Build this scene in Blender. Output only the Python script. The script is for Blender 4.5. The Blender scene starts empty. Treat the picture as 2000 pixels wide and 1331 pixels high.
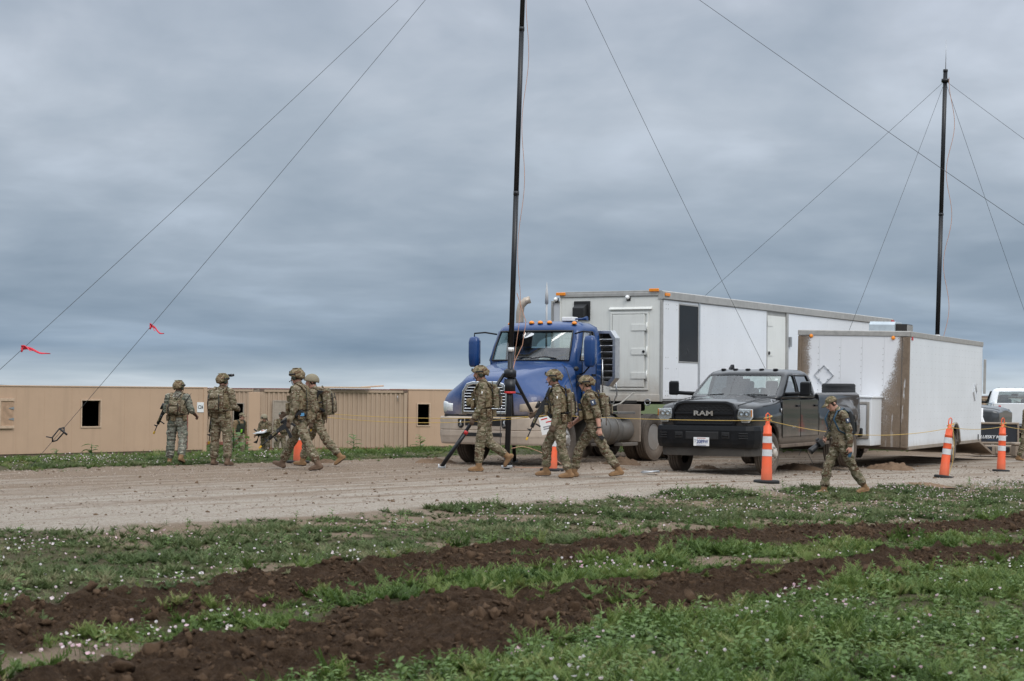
import bpy, bmesh, math, random
import numpy as np
from mathutils import Vector, Matrix, Euler, Quaternion

R = math.radians
random.seed(7)
rng = np.random.default_rng(11)
scene = bpy.context.scene
COL = scene.collection

# ------------------------------------------------------------------ camera
FPX = 3600.0                      # focal length in pixels of the 2000 px wide frame
PITCH, ROLL, CAMZ = math.atan(99.5 / FPX), R(0.5), 1.5
cam_d = bpy.data.cameras.new('camera')
cam = bpy.data.objects.new('camera', cam_d)
COL.objects.link(cam)
cam_d.sensor_width = 36.0
cam_d.lens = FPX / 2000 * 36
cam_d.clip_start, cam_d.clip_end = 0.1, 30000
cam_d.dof.use_dof = True
cam_d.dof.focus_distance = 36.0
cam_d.dof.aperture_fstop = 5.6
CM = Matrix.Rotation(math.pi / 2 + PITCH, 4, 'X') @ Matrix.Rotation(ROLL, 4, 'Z')
CM.translation = (0, 0, CAMZ)
cam.matrix_world = CM
scene.camera = cam
C3 = CM.to_3x3()


def ray(u, v):
    return C3 @ Vector(((u - 1000) / FPX, (665.5 - v) / FPX, -1.0))


def pt(u, v, Y):
    """point of the place seen at photo position u, v whose distance along +Y is Y"""
    d = ray(u, v)
    return Vector((0, 0, CAMZ)) + d * (Y / d.y)


# ------------------------------------------------------------------ sky, sun, exposure
SUN_EL, SUN_AZ = R(46), R(152)    # azimuth clockwise from +Y: light from the right, behind the camera
world = bpy.data.worlds.new('World')
scene.world = world
world.use_nodes = True
wn, wl = world.node_tree.nodes, world.node_tree.links
wn.clear()


def wnode(t, **k):
    n = wn.new(t)
    for a, b in k.items():
        setattr(n, a, b)
    return n


def wmath(op, a, b=None, c=None, clamp=False):
    n = wnode('ShaderNodeMath', operation=op, use_clamp=clamp)
    for i, s in enumerate((a, b, c)):
        if s is None:
            continue
        if isinstance(s, (int, float)):
            n.inputs[i].default_value = s
        else:
            wl.new(s, n.inputs[i])
    return n.outputs[0]


sky = wnode('ShaderNodeTexSky', sky_type='NISHITA', sun_disc=False, sun_elevation=SUN_EL,
            sun_rotation=SUN_AZ, air_density=1.0, dust_density=1.5, ozone_density=1.0)
tc = wnode('ShaderNodeTexCoord')
sep = wnode('ShaderNodeSeparateXYZ')
wl.new(tc.outputs['Generated'], sep.inputs[0])
zz = wmath('MAXIMUM', sep.outputs['Z'], 0.0)
zd = wmath('ADD', zz, 0.055)
cmb = wnode('ShaderNodeCombineXYZ')
wl.new(wmath('DIVIDE', sep.outputs['X'], zd), cmb.inputs[0])
wl.new(wmath('DIVIDE', sep.outputs['Y'], zd), cmb.inputs[1])


def wnoise(scale, detail, rough, off=(0, 0, 0), sc=(1, 1, 1), dist=0.0):
    mp = wnode('ShaderNodeMapping')
    mp.inputs['Location'].default_value = off
    mp.inputs['Scale'].default_value = sc
    wl.new(cmb.outputs[0], mp.inputs[0])
    n = wnode('ShaderNodeTexNoise')
    n.inputs['Scale'].default_value = scale
    n.inputs['Detail'].default_value = detail
    n.inputs['Roughness'].default_value = rough
    n.inputs['Distortion'].default_value = dist
    wl.new(mp.outputs[0], n.inputs['Vector'])
    return n.outputs[0]


def wramp(fac, stops):
    n = wnode('ShaderNodeValToRGB')
    el = n.color_ramp.elements
    while len(el) < len(stops):
        el.new(0.5)
    for e, (p, c) in zip(el, stops):
        e.position = p
        e.color = (*c, 1) if len(c) == 3 else c
    wl.new(fac, n.inputs[0])
    return n.outputs[0]


def wmix(fac, a, b, mode='MIX'):
    n = wnode('ShaderNodeMix', data_type='RGBA', blend_type=mode)
    for s, i in ((fac, 0), (a, 6), (b, 7)):
        if isinstance(s, (int, float)):
            n.inputs[i].default_value = s
        elif isinstance(s, tuple):
            n.inputs[i].default_value = (*s, 1)
        else:
            wl.new(s, n.inputs[i])
    return n.outputs[2]


# an overcast deck: brighter towards the zenith (as any overcast is), blue-grey and layered low down
elev = wmath('POWER', zz, 0.5)
deck = wramp(elev, [(0.0, (0.60, 0.64, 0.66)), (0.09, (0.50, 0.56, 0.60)), (0.15, (0.275, 0.350, 0.43)), (0.22, (0.315, 0.380, 0.448)),
                    (0.32, (0.385, 0.44, 0.50)), (0.39, (0.485, 0.53, 0.585)), (0.46, (0.47, 0.51, 0.57)),
                    (0.60, (0.80, 0.84, 0.89)), (0.8, (1.35, 1.38, 1.42)), (1.0, (1.65, 1.68, 1.72))])
az = wmath('ARCTAN2', sep.outputs['X'], sep.outputs['Y'])
lnz = wmath('LOGARITHM', wmath('ADD', zz, 0.035), math.e)
cmb2 = wnode('ShaderNodeCombineXYZ')
wl.new(wmath('MULTIPLY', az, 10.0), cmb2.inputs[0])
wl.new(wmath('MULTIPLY', lnz, 3.6), cmb2.inputs[1])
cmb = cmb2
n1 = wnoise(0.62, 5, 0.5, (3.1, 0.4, 0), (1.0, 1.0, 1), 0.4)
n2 = wnoise(1.5, 4, 0.5, (1.7, 6.2, 0), (0.9, 1.0, 1), 0.3)
n3 = wnoise(3.2, 4, 0.5, (8.7, 2.2, 0), (0.5, 1.0, 1), 0.2)
cl = wmath('ADD', wmath('ADD', wmath('MULTIPLY', n1, 0.60), wmath('MULTIPLY', n2, 0.30)), wmath('MULTIPLY', n3, 0.10))
shade = wramp(cl, [(0.36, (0.78, 0.82, 0.85)), (0.46, (0.92, 0.94, 0.955)), (0.53, (1.04, 1.04, 1.04)), (0.63, (1.27, 1.25, 1.24))])
clouds = wmix(1.0, wmix(1.0, deck, (0.965, 1.0, 1.045), 'MULTIPLY'), shade, 'MULTIPLY')
skyc = wmix(1.0, sky.outputs[0], (0.1, 0.1, 0.1), 'MULTIPLY')
thin = wramp(n2, [(0.60, (0, 0, 0)), (0.80, (0.10, 0.10, 0.10))])
fin = wmix(thin, clouds, skyc)
bg = wnode('ShaderNodeBackground')
bg.inputs['Strength'].default_value = 1.0
wl.new(fin, bg.inputs[0])
wo = wnode('ShaderNodeOutputWorld')
wl.new(bg.outputs[0], wo.inputs[0])

sun_d = bpy.data.lights.new('sun', 'SUN')
sun_d.energy = 1.5
sun_d.angle = R(32)
sun_d.color = (1.0, 0.97, 0.92)
sun = bpy.data.objects.new('sun', sun_d)
COL.objects.link(sun)
sv = Vector((math.sin(SUN_AZ) * math.cos(SUN_EL), math.cos(SUN_AZ) * math.cos(SUN_EL), math.sin(SUN_EL)))
sun.rotation_euler = sv.to_track_quat('Z', 'Y').to_euler()
sun.location = (20, -20, 30)

vs = scene.view_settings
vs.view_transform = 'Standard'
vs.look = 'None'
vs.exposure, vs.gamma = 0.0, 1.0
vs.use_curve_mapping = False
scene.cycles.use_denoising = True
scene.cycles.max_bounces = 8
scene.cycles.transparent_max_bounces = 12

# ------------------------------------------------------------------ materials
MATS = {}


class NT:
    """small wrapper to write node materials"""
    def __init__(s, name):
        m = bpy.data.materials.new(name)
        m.use_nodes = True
        s.m, s.n, s.l = m, m.node_tree.nodes, m.node_tree.links
        s.b = s.n['Principled BSDF']
        s.t = None

    def co(s, kind='Object'):
        if s.t is None:
            s.t = s.n.new('ShaderNodeTexCoord')
        return s.t.outputs[kind]

    def put(s, v, sock):
        if isinstance(v, (int, float)):
            sock.default_value = v
        elif isinstance(v, tuple):
            sock.default_value = (*v, 1) if len(sock.default_value) == 4 and len(v) == 3 else v
        else:
            s.l.new(v, sock)

    def math(s, op, a, b=0.0, clamp=False):
        n = s.n.new('ShaderNodeMath')
        n.operation, n.use_clamp = op, clamp
        s.put(a, n.inputs[0]); s.put(b, n.inputs[1])
        return n.outputs[0]

    def mapped(s, vec, scale=(1, 1, 1), loc=(0, 0, 0), rot=(0, 0, 0)):
        n = s.n.new('ShaderNodeMapping')
        s.put(vec, n.inputs[0])
        n.inputs['Scale'].default_value = scale
        n.inputs['Location'].default_value = loc
        n.inputs['Rotation'].default_value = rot
        return n.outputs[0]

    def noise(s, scale, detail=4, rough=0.55, vec=None, dist=0.0):
        n = s.n.new('ShaderNodeTexNoise')
        n.inputs['Scale'].default_value = scale
        n.inputs['Detail'].default_value = detail
        n.inputs['Roughness'].default_value = rough
        n.inputs['Distortion'].default_value = dist
        s.l.new(vec if vec is not None else s.co(), n.inputs['Vector'])
        return n.outputs[0]

    def voro(s, scale, vec=None, feature='F1', rand=1.0):
        n = s.n.new('ShaderNodeTexVoronoi')
        n.feature = feature
        n.inputs['Scale'].default_value = scale
        n.inputs['Randomness'].default_value = rand
        s.l.new(vec if vec is not None else s.co(), n.inputs['Vector'])
        return n

    def ramp(s, fac, stops):
        n = s.n.new('ShaderNodeValToRGB')
        el = n.color_ramp.elements
        while len(el) < len(stops):
            el.new(0.5)
        for e, (p, c) in zip(el, stops):
            e.position = p
            e.color = (c, c, c, 1) if isinstance(c, (int, float)) else (*c, 1)
        s.put(fac, n.inputs[0])
        return n.outputs[0]

    def mix(s, fac, a, b, mode='MIX'):
        n = s.n.new('ShaderNodeMix')
        n.data_type, n.blend_type = 'RGBA', mode
        s.put(fac, n.inputs[0]); s.put(a, n.inputs[6]); s.put(b, n.inputs[7])
        return n.outputs[2]

    def sepz(s, vec, ax='Z'):
        n = s.n.new('ShaderNodeSeparateXYZ')
        s.put(vec, n.inputs[0])
        return n.outputs[ax]

    def bump(s, h, strength=0.3, dist=0.01):
        n = s.n.new('ShaderNodeBump')
        n.inputs['Strength'].default_value = strength
        n.inputs['Distance'].default_value = dist
        s.put(h, n.inputs['Height'])
        s.l.new(n.outputs[0], s.b.inputs['Normal'])

    def attr(s, name):
        n = s.n.new('ShaderNodeAttribute')
        n.attribute_name = name
        return n

    def out(s, color=None, rough=None, metal=None, spec=None, coat=None):
        for v, k in ((color, 'Base Color'), (rough, 'Roughness'), (metal, 'Metallic'), (spec, 'Specular IOR Level'), (coat, 'Coat Weight')):
            if v is not None:
                s.put(v, s.b.inputs[k])
        return s.m


MUD_DRY = (0.33, 0.255, 0.19)
MUD_WET = (0.115, 0.075, 0.05)


def mat(name, col, rough=0.6, metal=0.0, var=0.12, scale=6.0, bump=0.0, bscale=40.0, dirt=None, dirt_col=MUD_DRY,
        spec=0.5, coat=0.0, speck=0.0, streak=0.0):
    """painted / plastic / metal surface with grain; dirt=(z_full, z_none): mud thrown up from the ground"""
    if name in MATS:
        return MATS[name]
    t = NT(name)
    f = t.noise(scale, 6, 0.6)
    dark = tuple(c * (1 - var) for c in col)
    lite = tuple(min(1, c * (1 + var)) for c in col)
    c = t.mix(t.ramp(f, [(0.3, 0.0), (0.7, 1.0)]), dark, lite)
    r = t.math('ADD', rough - 0.08, t.math('MULTIPLY', f, 0.16))
    if streak:
        sn = t.noise(3.0, 5, 0.6, t.mapped(t.co(), (6, 6, 0.35)))
        c = t.mix(t.math('MULTIPLY', t.ramp(sn, [(0.52, 0.0), (0.72, 1.0)]), streak), c, tuple(x * 0.55 for x in dirt_col))
    if dirt:
        z = t.sepz(t.co())
        dn = t.noise(3.5, 8, 0.7)
        g = t.math('DIVIDE', t.math('SUBTRACT', dirt[1], z), max(1e-3, dirt[1] - dirt[0]))
        g = t.math('ADD', g, t.math('MULTIPLY', t.math('SUBTRACT', dn, 0.5), 0.9))
        g = t.math('MULTIPLY', t.math('MINIMUM', t.math('MAXIMUM', g, 0.0), 1.0), 0.93)
        c = t.mix(g, c, t.mix(t.noise(9, 6, 0.7), tuple(x * 0.72 for x in dirt_col), tuple(x * 1.15 for x in dirt_col)))
        r = t.math('ADD', t.math('MULTIPLY', r, t.math('SUBTRACT', 1.0, g)), t.math('MULTIPLY', g, 0.9))
    if speck:
        v = t.noise(70.0, 3, 0.75)
        zone = t.noise(1.6, 3, 0.5)
        k = t.math('MULTIPLY', t.ramp(v, [(0.60, 0.0), (0.66, 1.0)]), t.math('MULTIPLY', t.ramp(zone, [(0.42, 0.0), (0.6, 1.0)]), speck))
        c = t.mix(k, c, dirt_col)
    if bump:
        t.bump(t.noise(bscale, 4, 0.6), bump, 0.01)
    MATS[name] = t.out(c, r, metal, spec, coat)
    return MATS[name]


# ------------------------------------------------------------------ mesh builder
class MB:
    def __init__(s):
        s.v, s.f, s.mi, s.sm = [], [], [], []
        s.cur, s.smooth = 0, False
        s.X = None

    def _add(s, vs, fs, smooth=None):
        o = len(s.v)
        if s.X is not None:
            vs = [tuple(s.X @ Vector(p)) for p in vs]
        s.v.extend([tuple(p) for p in vs])
        for f in fs:
            s.f.append(tuple(i + o for i in f))
            s.mi.append(s.cur)
            s.sm.append(s.smooth if smooth is None else smooth)
        return s

    def box(s, c, d, rot=None, taper=None):
        x, y, z = (k / 2 for k in d)
        tx, ty = taper or (1, 1)
        vs = [Vector(p) for p in ((-x, -y, -z), (x, -y, -z), (x, y, -z), (-x, y, -z),
                                  (-x * tx, -y * ty, z), (x * tx, -y * ty, z), (x * tx, y * ty, z), (-x * tx, y * ty, z))]
        if rot is not None:
            m = rot if isinstance(rot, Matrix) else Euler(rot).to_matrix()
            vs = [m @ p for p in vs]
        vs = [p + Vector(c) for p in vs]
        return s._add(vs, [(0, 3, 2, 1), (4, 5, 6, 7), (0, 1, 5, 4), (1, 2, 6, 5), (2, 3, 7, 6), (3, 0, 4, 7)], False)

    def b2(s, x0, x1, y0, y1, z0, z1):
        return s.box(((x0 + x1) / 2, (y0 + y1) / 2, (z0 + z1) / 2), (abs(x1 - x0), abs(y1 - y0), abs(z1 - z0)))

    def ringloft(s, rings, closed=True, caps=True, smooth=True):
        n = len(rings[0])
        vs = [p for r in rings for p in r]
        fs = []
        m = n if closed else n - 1
        for i in range(len(rings) - 1):
            for j in range(m):
                a, b = i * n + j, i * n + (j + 1) % n
                fs.append((a, b, b + n, a + n))
        s._add(vs, fs, smooth)
        if caps and closed:
            o = len(s.v) - len(vs)
            for idx in (list(range(n))[::-1], [(len(rings) - 1) * n + j for j in range(n)]):
                s.f.append(tuple(o + k for k in idx)); s.mi.append(s.cur); s.sm.append(False)
        return s

    def tube(s, path, r, n=10, caps=True, flat=1.0):
        path = [Vector(p) for p in path]
        rs = r if isinstance(r, (list, tuple)) else [r] * len(path)
        rings, up = [], None
        for i, p in enumerate(path):
            t = (path[min(i + 1, len(path) - 1)] - path[max(i - 1, 0)]).normalized()
            if up is None:
                up = Vector((0, 0, 1)) if abs(t.z) < 0.9 else Vector((0, 1, 0))
            a = t.cross(up)
            if a.length < 1e-6:
                a = t.orthogonal()
            a.normalize()
            b = t.cross(a).normalized()
            up = -b if b.dot(up) < 0 else b
            b = up
            rings.append([p + (a * math.cos(2 * math.pi * k / n) + b * flat * math.sin(2 * math.pi * k / n)) * rs[i] for k in range(n)])
        return s.ringloft(rings, True, caps, True)

    def cyl(s, p0, p1, r0, r1=None, n=16):
        return s.tube([p0, p1], [r0, r0 if r1 is None else r1], n)

    def lathe(s, prof, n=24, axis='X', c=(0, 0, 0), caps=True):
        """prof: (along, radius) pairs"""
        rings = []
        for a, r in prof:
            ring = []
            for k in range(n):
                t = 2 * math.pi * k / n
                q, w = r * math.cos(t), r * math.sin(t)
                p = (a, q, w) if axis == 'X' else ((w, a, q) if axis == 'Y' else (q, w, a))
                ring.append((p[0] + c[0], p[1] + c[1], p[2] + c[2]))
            rings.append(ring)
        return s.ringloft(rings, True, caps, True)

    def prism(s, poly, axis, a, b):
        """extrude a 2d polygon along an axis; poly in the two other axes (x,y,z order)"""
        def P(q, t):
            return {'X': (t, q[0], q[1]), 'Y': (q[0], t, q[1]), 'Z': (q[0], q[1], t)}[axis]
        n = len(poly)
        vs = [P(q, a) for q in poly] + [P(q, b) for q in poly]
        fs = [tuple(range(n))[::-1], tuple(range(n, 2 * n))] + [(i, (i + 1) % n, (i + 1) % n + n, i + n) for i in range(n)]
        return s._add(vs, fs, False)

    def grid(s, P):
        """P: rows of points"""
        nr, nc = len(P), len(P[0])
        return s._add([p for r in P for p in r],
                      [(i * nc + j, i * nc + j + 1, (i + 1) * nc + j + 1, (i + 1) * nc + j) for i in range(nr - 1) for j in range(nc - 1)], True)

    def ell(s, c, r, nu=14, nv=9):
        rings = []
        for i in range(1, nv):
            t = math.pi * i / nv
            rings.append([(c[0] + r[0] * math.sin(t) * math.cos(2 * math.pi * k / nu), c[1] + r[1] * math.sin(t) * math.sin(2 * math.pi * k / nu),
                           c[2] - r[2] * math.cos(t)) for k in range(nu)])
        s.ringloft(rings, True, True, True)
        for k in (1, 2):
            s.sm[-k] = True
        return s

    def mesh(s, name, mats):
        me = bpy.data.meshes.new(name)
        me.from_pydata(s.v, [], s.f)
        for m in (mats if isinstance(mats, (list, tuple)) else [mats]):
            me.materials.append(m)
        me.polygons.foreach_set('material_index', s.mi)
        me.polygons.foreach_set('use_smooth', s.sm)
        bm = bmesh.new()
        bm.from_mesh(me)
        bmesh.ops.recalc_face_normals(bm, faces=bm.faces)
        bm.to_mesh(me)
        bm.free()
        me.update()
        return me

    def build(s, name, mats, parent=None, bevel=0.0, seg=2, sub=0, solid=0.0):
        o = bpy.data.objects.new(name, s.mesh(name, mats))
        COL.objects.link(o)
        if parent is not None:
            o.parent = parent
        if solid:
            k = o.modifiers.new('solid', 'SOLIDIFY'); k.thickness = solid; k.offset = 0
        if bevel:
            k = o.modifiers.new('bevel', 'BEVEL')
            k.width, k.segments, k.limit_method, k.angle_limit = bevel, seg, 'ANGLE', R(35)
        if sub:
            k = o.modifiers.new('sub', 'SUBSURF'); k.levels = k.render_levels = sub
        return o


def tag(o, label=None, cat=None, group=None, kind=None):
    for k, v in (('label', label), ('category', cat), ('group', group), ('kind', kind)):
        if v:
            o[k] = v
    return o


def empty(name, loc=(0, 0, 0), rz=0.0, label=None, cat=None, group=None):
    o = bpy.data.objects.new(name, None)
    COL.objects.link(o)
    o.location = loc
    o.rotation_euler = (0, 0, rz)
    o.empty_display_size = 0.2
    return tag(o, label, cat, group)


def copy_tree(o, parent=None):
    c = o.copy()
    COL.objects.link(c)
    c.parent = parent
    for ch in [k for k in bpy.data.objects if k.parent == o]:
        copy_tree(ch, c)
    return c


FONT = None


def text_mesh(body, name, m, parent, loc, rot, size, depth=0.002, align='CENTER', shear=0.0, weight=0.0, sx=1.0):
    cu = bpy.data.curves.new(name, 'FONT')
    cu.body, cu.size, cu.extrude, cu.align_x, cu.align_y, cu.shear, cu.offset = body, size, depth, align, 'CENTER', shear, weight
    t = bpy.data.objects.new(name, cu)
    COL.objects.link(t)
    dg = bpy.context.evaluated_depsgraph_get()
    me = bpy.data.meshes.new_from_object(t.evaluated_get(dg))
    bpy.data.objects.remove(t)
    me.materials.clear()
    me.materials.append(m)
    o = bpy.data.objects.new(name, me)
    COL.objects.link(o)
    o.parent = parent
    o.location, o.rotation_euler, o.scale = loc, rot, (sx, 1, 1)
    return o


# ------------------------------------------------------------------ numpy noise
def vnoise(x, y, seed=0):
    xi, yi = np.floor(x).astype(np.int64), np.floor(y).astype(np.int64)
    fx, fy = x - xi, y - yi
    fx = fx * fx * fx * (fx * (fx * 6 - 15) + 10)
    fy = fy * fy * fy * (fy * (fy * 6 - 15) + 10)

    def h(a, b):
        k = (a * 374761393 + b * 668265263 + seed * 974634541) & 0xFFFFFFFF
        k = ((k ^ (k >> 13)) * 1274126177) & 0xFFFFFFFF
        k = k ^ (k >> 16)
        return (k & 0xFFFF) / 65535.0
    a, b, c, d = h(xi, yi), h(xi + 1, yi), h(xi, yi + 1), h(xi + 1, yi + 1)
    return (a * (1 - fx) + b * fx) * (1 - fy) + (c * (1 - fx) + d * fx) * fy


def fbm(x, y, oct=4, seed=0, gain=0.5):
    s, a, t = 0.0, 1.0, 0.0
    for i in range(oct):
        s = s + a * vnoise(x * 2 ** i + 17.3 * i, y * 2 ** i - 9.1 * i, seed + i)
        t += a
        a *= gain
    return s / t


def sstep(a, b, x):
    t = np.clip((x - a) / (b - a), 0, 1)
    return t * t * (3 - 2 * t)
# ------------------------------------------------------------------ terrain
def road_s(x, y):
    """metres across the gravel road, 0 at its near edge, about 11 at the far one"""
    return (x + 5.5) * -0.757 + (y - 19.7) * 0.653


def road_t(x, y):
    return (x + 5.5) * 0.653 + (y - 19.7) * 0.757


def base_h(x, y):
    s = road_s(x, y)
    z = -0.024 * np.clip(x - 2.0, 0, 11)                       # the lot falls to the right
    z = z - 1.08 * sstep(13.0, 34.0, s)                        # hollow with the huts behind the road
    z = z - 0.10 * sstep(0.6, -1.4, s)                         # verge below the road
    z = z + 0.05 * (fbm(x * 0.35, y * 0.35, 3, 5) - 0.5) * sstep(0.5, -1.5, s)
    return z


def ground_pt(u, v):
    d = ray(u, v)
    o = Vector((0, 0, CAMZ))
    k = 1.5 / -d.z
    for _ in range(12):
        p = o + d * k
        k = (CAMZ - float(base_h(np.array(p.x), np.array(p.y)))) / -d.z
    return o + d * k


def H(x, y):
    return float(base_h(np.array(float(x)), np.array(float(y))))


RUT_A = [(-300, 1268, 1400), (0, 1188, 1288), (250, 1162, 1248), (500, 1128, 1200), (750, 1098, 1160), (1000, 1066, 1122), (1250, 1051, 1092),
         (1500, 1039, 1072), (1750, 1029, 1057), (2000, 1017, 1043), (2400, 1002, 1026), (2900, 985, 1006)]
RUT_B = [(150, 1310, 1440), (350, 1270, 1400), (550, 1232, 1375), (750, 1194, 1338), (1000, 1150, 1278), (1250, 1128, 1216), (1500, 1104, 1166),
         (1750, 1083, 1130), (2000, 1060, 1097), (2400, 1035, 1068), (2900, 1012, 1040)]


def rut_line(rows):
    c, w = [], []
    for u, a, b in rows:
        p, q = ground_pt(u, a), ground_pt(u, b)
        c.append(((p.x + q.x) / 2, (p.y + q.y) / 2)); w.append((p - q).length / 2)
    c, w = np.array(c), np.array(w)
    t = np.gradient(c, axis=0)
    t /= np.linalg.norm(t, axis=1)[:, None]
    side = np.array([ray(u, 1100).to_tuple()[:2] for u, _, _ in rows])
    side /= np.linalg.norm(side, axis=1)[:, None]
    w = w * np.abs(t[:, 0] * side[:, 1] - t[:, 1] * side[:, 0])
    return c, w


RUTS = [rut_line(RUT_A), rut_line(RUT_B)]


def rut_d(x, y, rut):
    """(signed distance / half width, along) to a rut's centre line"""
    c, w = rut
    best = np.full(x.shape, 1e9); side = np.zeros(x.shape); al = np.zeros(x.shape)
    acc = 0.0
    for i in range(len(c) - 1):
        d = c[i + 1] - c[i]
        L = np.hypot(*d)
        k = np.clip(((x - c[i, 0]) * d[0] + (y - c[i, 1]) * d[1]) / (L * L), 0, 1)
        ex, ey = x - (c[i, 0] + k * d[0]), y - (c[i, 1] + k * d[1])
        q = np.hypot(ex, ey) / (w[i] + (w[i + 1] - w[i]) * k)
        m = q < best
        best = np.where(m, q, best)
        side = np.where(m, np.sign(ex * d[1] - ey * d[0]), side)
        al = np.where(m, acc + k * L, al)
        acc += L
    return best, side, al


def masks(x, y):
    s, t = road_s(x, y), road_t(x, y)
    edge = 0.9 * (fbm(x * 0.7, y * 0.7, 4, 21) - 0.5) * 2
    edge2 = 1.2 * (fbm(x * 0.4, y * 0.4, 3, 33) - 0.5) * 2
    gravel = sstep(-0.75, -0.05, s + 0.8 * edge) * sstep(11.9, 11.2, s + 0.4 * edge2)
    mud = np.zeros(x.shape)
    hh = np.zeros(x.shape)
    near = (y < 40) & (s < 3)
    if near.any():
        xn, yn = x[near], y[near]
        wob = 0.75 * (fbm(xn * 1.3, yn * 1.3, 5, 2, 0.62) - 0.5)
        m, h = np.zeros(xn.shape), np.zeros(xn.shape)
        for r, (rut, dep) in enumerate(zip(RUTS, (0.030, 0.042))):
            d, sd, al = rut_d(xn, yn, rut)
            d = d * 1.03 + wob
            k = sstep(1.12, 0.86, d)
            m = np.maximum(m, k)
            prof = -dep * sstep(0.75, 0.2, d) + dep * 1.15 * np.exp(-((d - 0.86) / 0.2) ** 2)
            tread = 0.020 * np.sin(al * 2 * math.pi / 0.15 + sd * d * 2.2) * sstep(0.75, 0.5, d) * sstep(0.35, 0.6, fbm(xn * 0.6, yn * 0.6, 2, 50 + r))
            h = np.maximum(h, prof * (h == 0)) + np.where(h != 0, 0.5 * prof, 0) + tread * k
        mud[near], hh[near] = m, h
    # scuffed bare soil between the ruts and the road
    bare = sstep(0.50, 0.60, fbm(x * 0.55 + 3, y * 0.9, 5, 77, 0.58)) * sstep(1.0, -0.5, s) * (1 - mud)
    if near.any():
        bd = np.ones(x.shape)
        db_, sb_, _ = rut_d(x[near], y[near], RUTS[1])
        bd[near] = np.where((sb_ > 0) & (db_ > 0.7), 0.0, 1.0)
        bare = bare * bd
    return s, t, gravel, mud, hh, bare


def full_h(x, y):
    s, t, gravel, mud, hh, bare = masks(x, y)
    z = base_h(x, y) + hh
    lump = (fbm(x * 5, y * 5, 5, 9, 0.62) - 0.5)
    z = z + mud * (0.17 * lump + 0.11 * (fbm(x * 3.2, y * 3.2, 3, 88) - 0.5) + 0.085 * (np.abs(fbm(x * 9, y * 9, 4, 61, 0.65) - 0.5) * -2 + 0.3))
    z = z + mud * 0.05 * (fbm(x * 24, y * 24, 3, 63, 0.6) - 0.5)
    z = z + (1 - mud) * (1 - gravel) * 0.035 * (fbm(x * 2.2, y * 2.2, 4, 14) - 0.5) * (y < 120)
    z = z + gravel * (0.028 * (fbm(s * 1.1, t * 0.13, 4, 8) - 0.5) + 0.016 * (fbm(x * 6, y * 6, 3, 19) - 0.5))
    return z, mud, gravel, bare


def axis_pts(segs):
    out = [segs[0][0]]
    for a, b, st in segs:
        n = max(1, int(round((b - a) / st)))
        out += list(a + (b - a) * (np.arange(1, n + 1) / n))
    return np.array(out)


def geo(a, b, n):
    return list(np.geomspace(a, b, n))


ys = np.concatenate([-np.array(geo(3, 4000, 14))[::-1], axis_pts([(0, 8, 0.5), (8, 19, 0.024), (19, 27, 0.045), (27, 48, 0.12), (48, 95, 0.7)]), np.array(geo(100, 9000, 40))])
xs = np.concatenate([-np.array(geo(32, 9000, 26))[::-1], axis_pts([(-30, -10, 0.5), (-10, -5.5, 0.12), (-5.5, 8, 0.029), (8, 14, 0.12), (14, 34, 0.6)]), np.array(geo(36, 9000, 26))])
GX, GY = np.meshgrid(xs, ys)
gz, gmud, ggrav, gbare = full_h(GX.ravel(), GY.ravel())
gz = gz + np.where(np.hypot(GX.ravel(), GY.ravel()) > 150, 0.0, 0.0)
nx, ny = len(xs), len(ys)
co = np.stack([GX.ravel(), GY.ravel(), gz], 1).astype(np.float32)
ii = (np.arange(ny - 1)[:, None] * nx + np.arange(nx - 1)[None, :]).ravel()
quads = np.stack([ii, ii + 1, ii + nx + 1, ii + nx], 1).astype(np.int32)
gme = bpy.data.meshes.new('ground')
gme.vertices.add(len(co)); gme.vertices.foreach_set('co', co.ravel())
gme.loops.add(quads.size); gme.loops.foreach_set('vertex_index', quads.ravel())
gme.polygons.add(len(quads))
gme.polygons.foreach_set('loop_start', np.arange(0, quads.size, 4, dtype=np.int32))
gme.polygons.foreach_set('use_smooth', np.ones(len(quads), bool))
gme.update()
for nm, arr in (('mud', gmud), ('gravel', ggrav), ('bare', gbare)):
    a = gme.attributes.new(nm, 'FLOAT', 'POINT')
    a.data.foreach_set('value', arr.astype(np.float32))
ground = bpy.data.objects.new('ground', gme)
COL.objects.link(ground)
tag(ground, 'ground with pale gravel road, grassy verge and churned mud ruts', None, None, 'structure')


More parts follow.
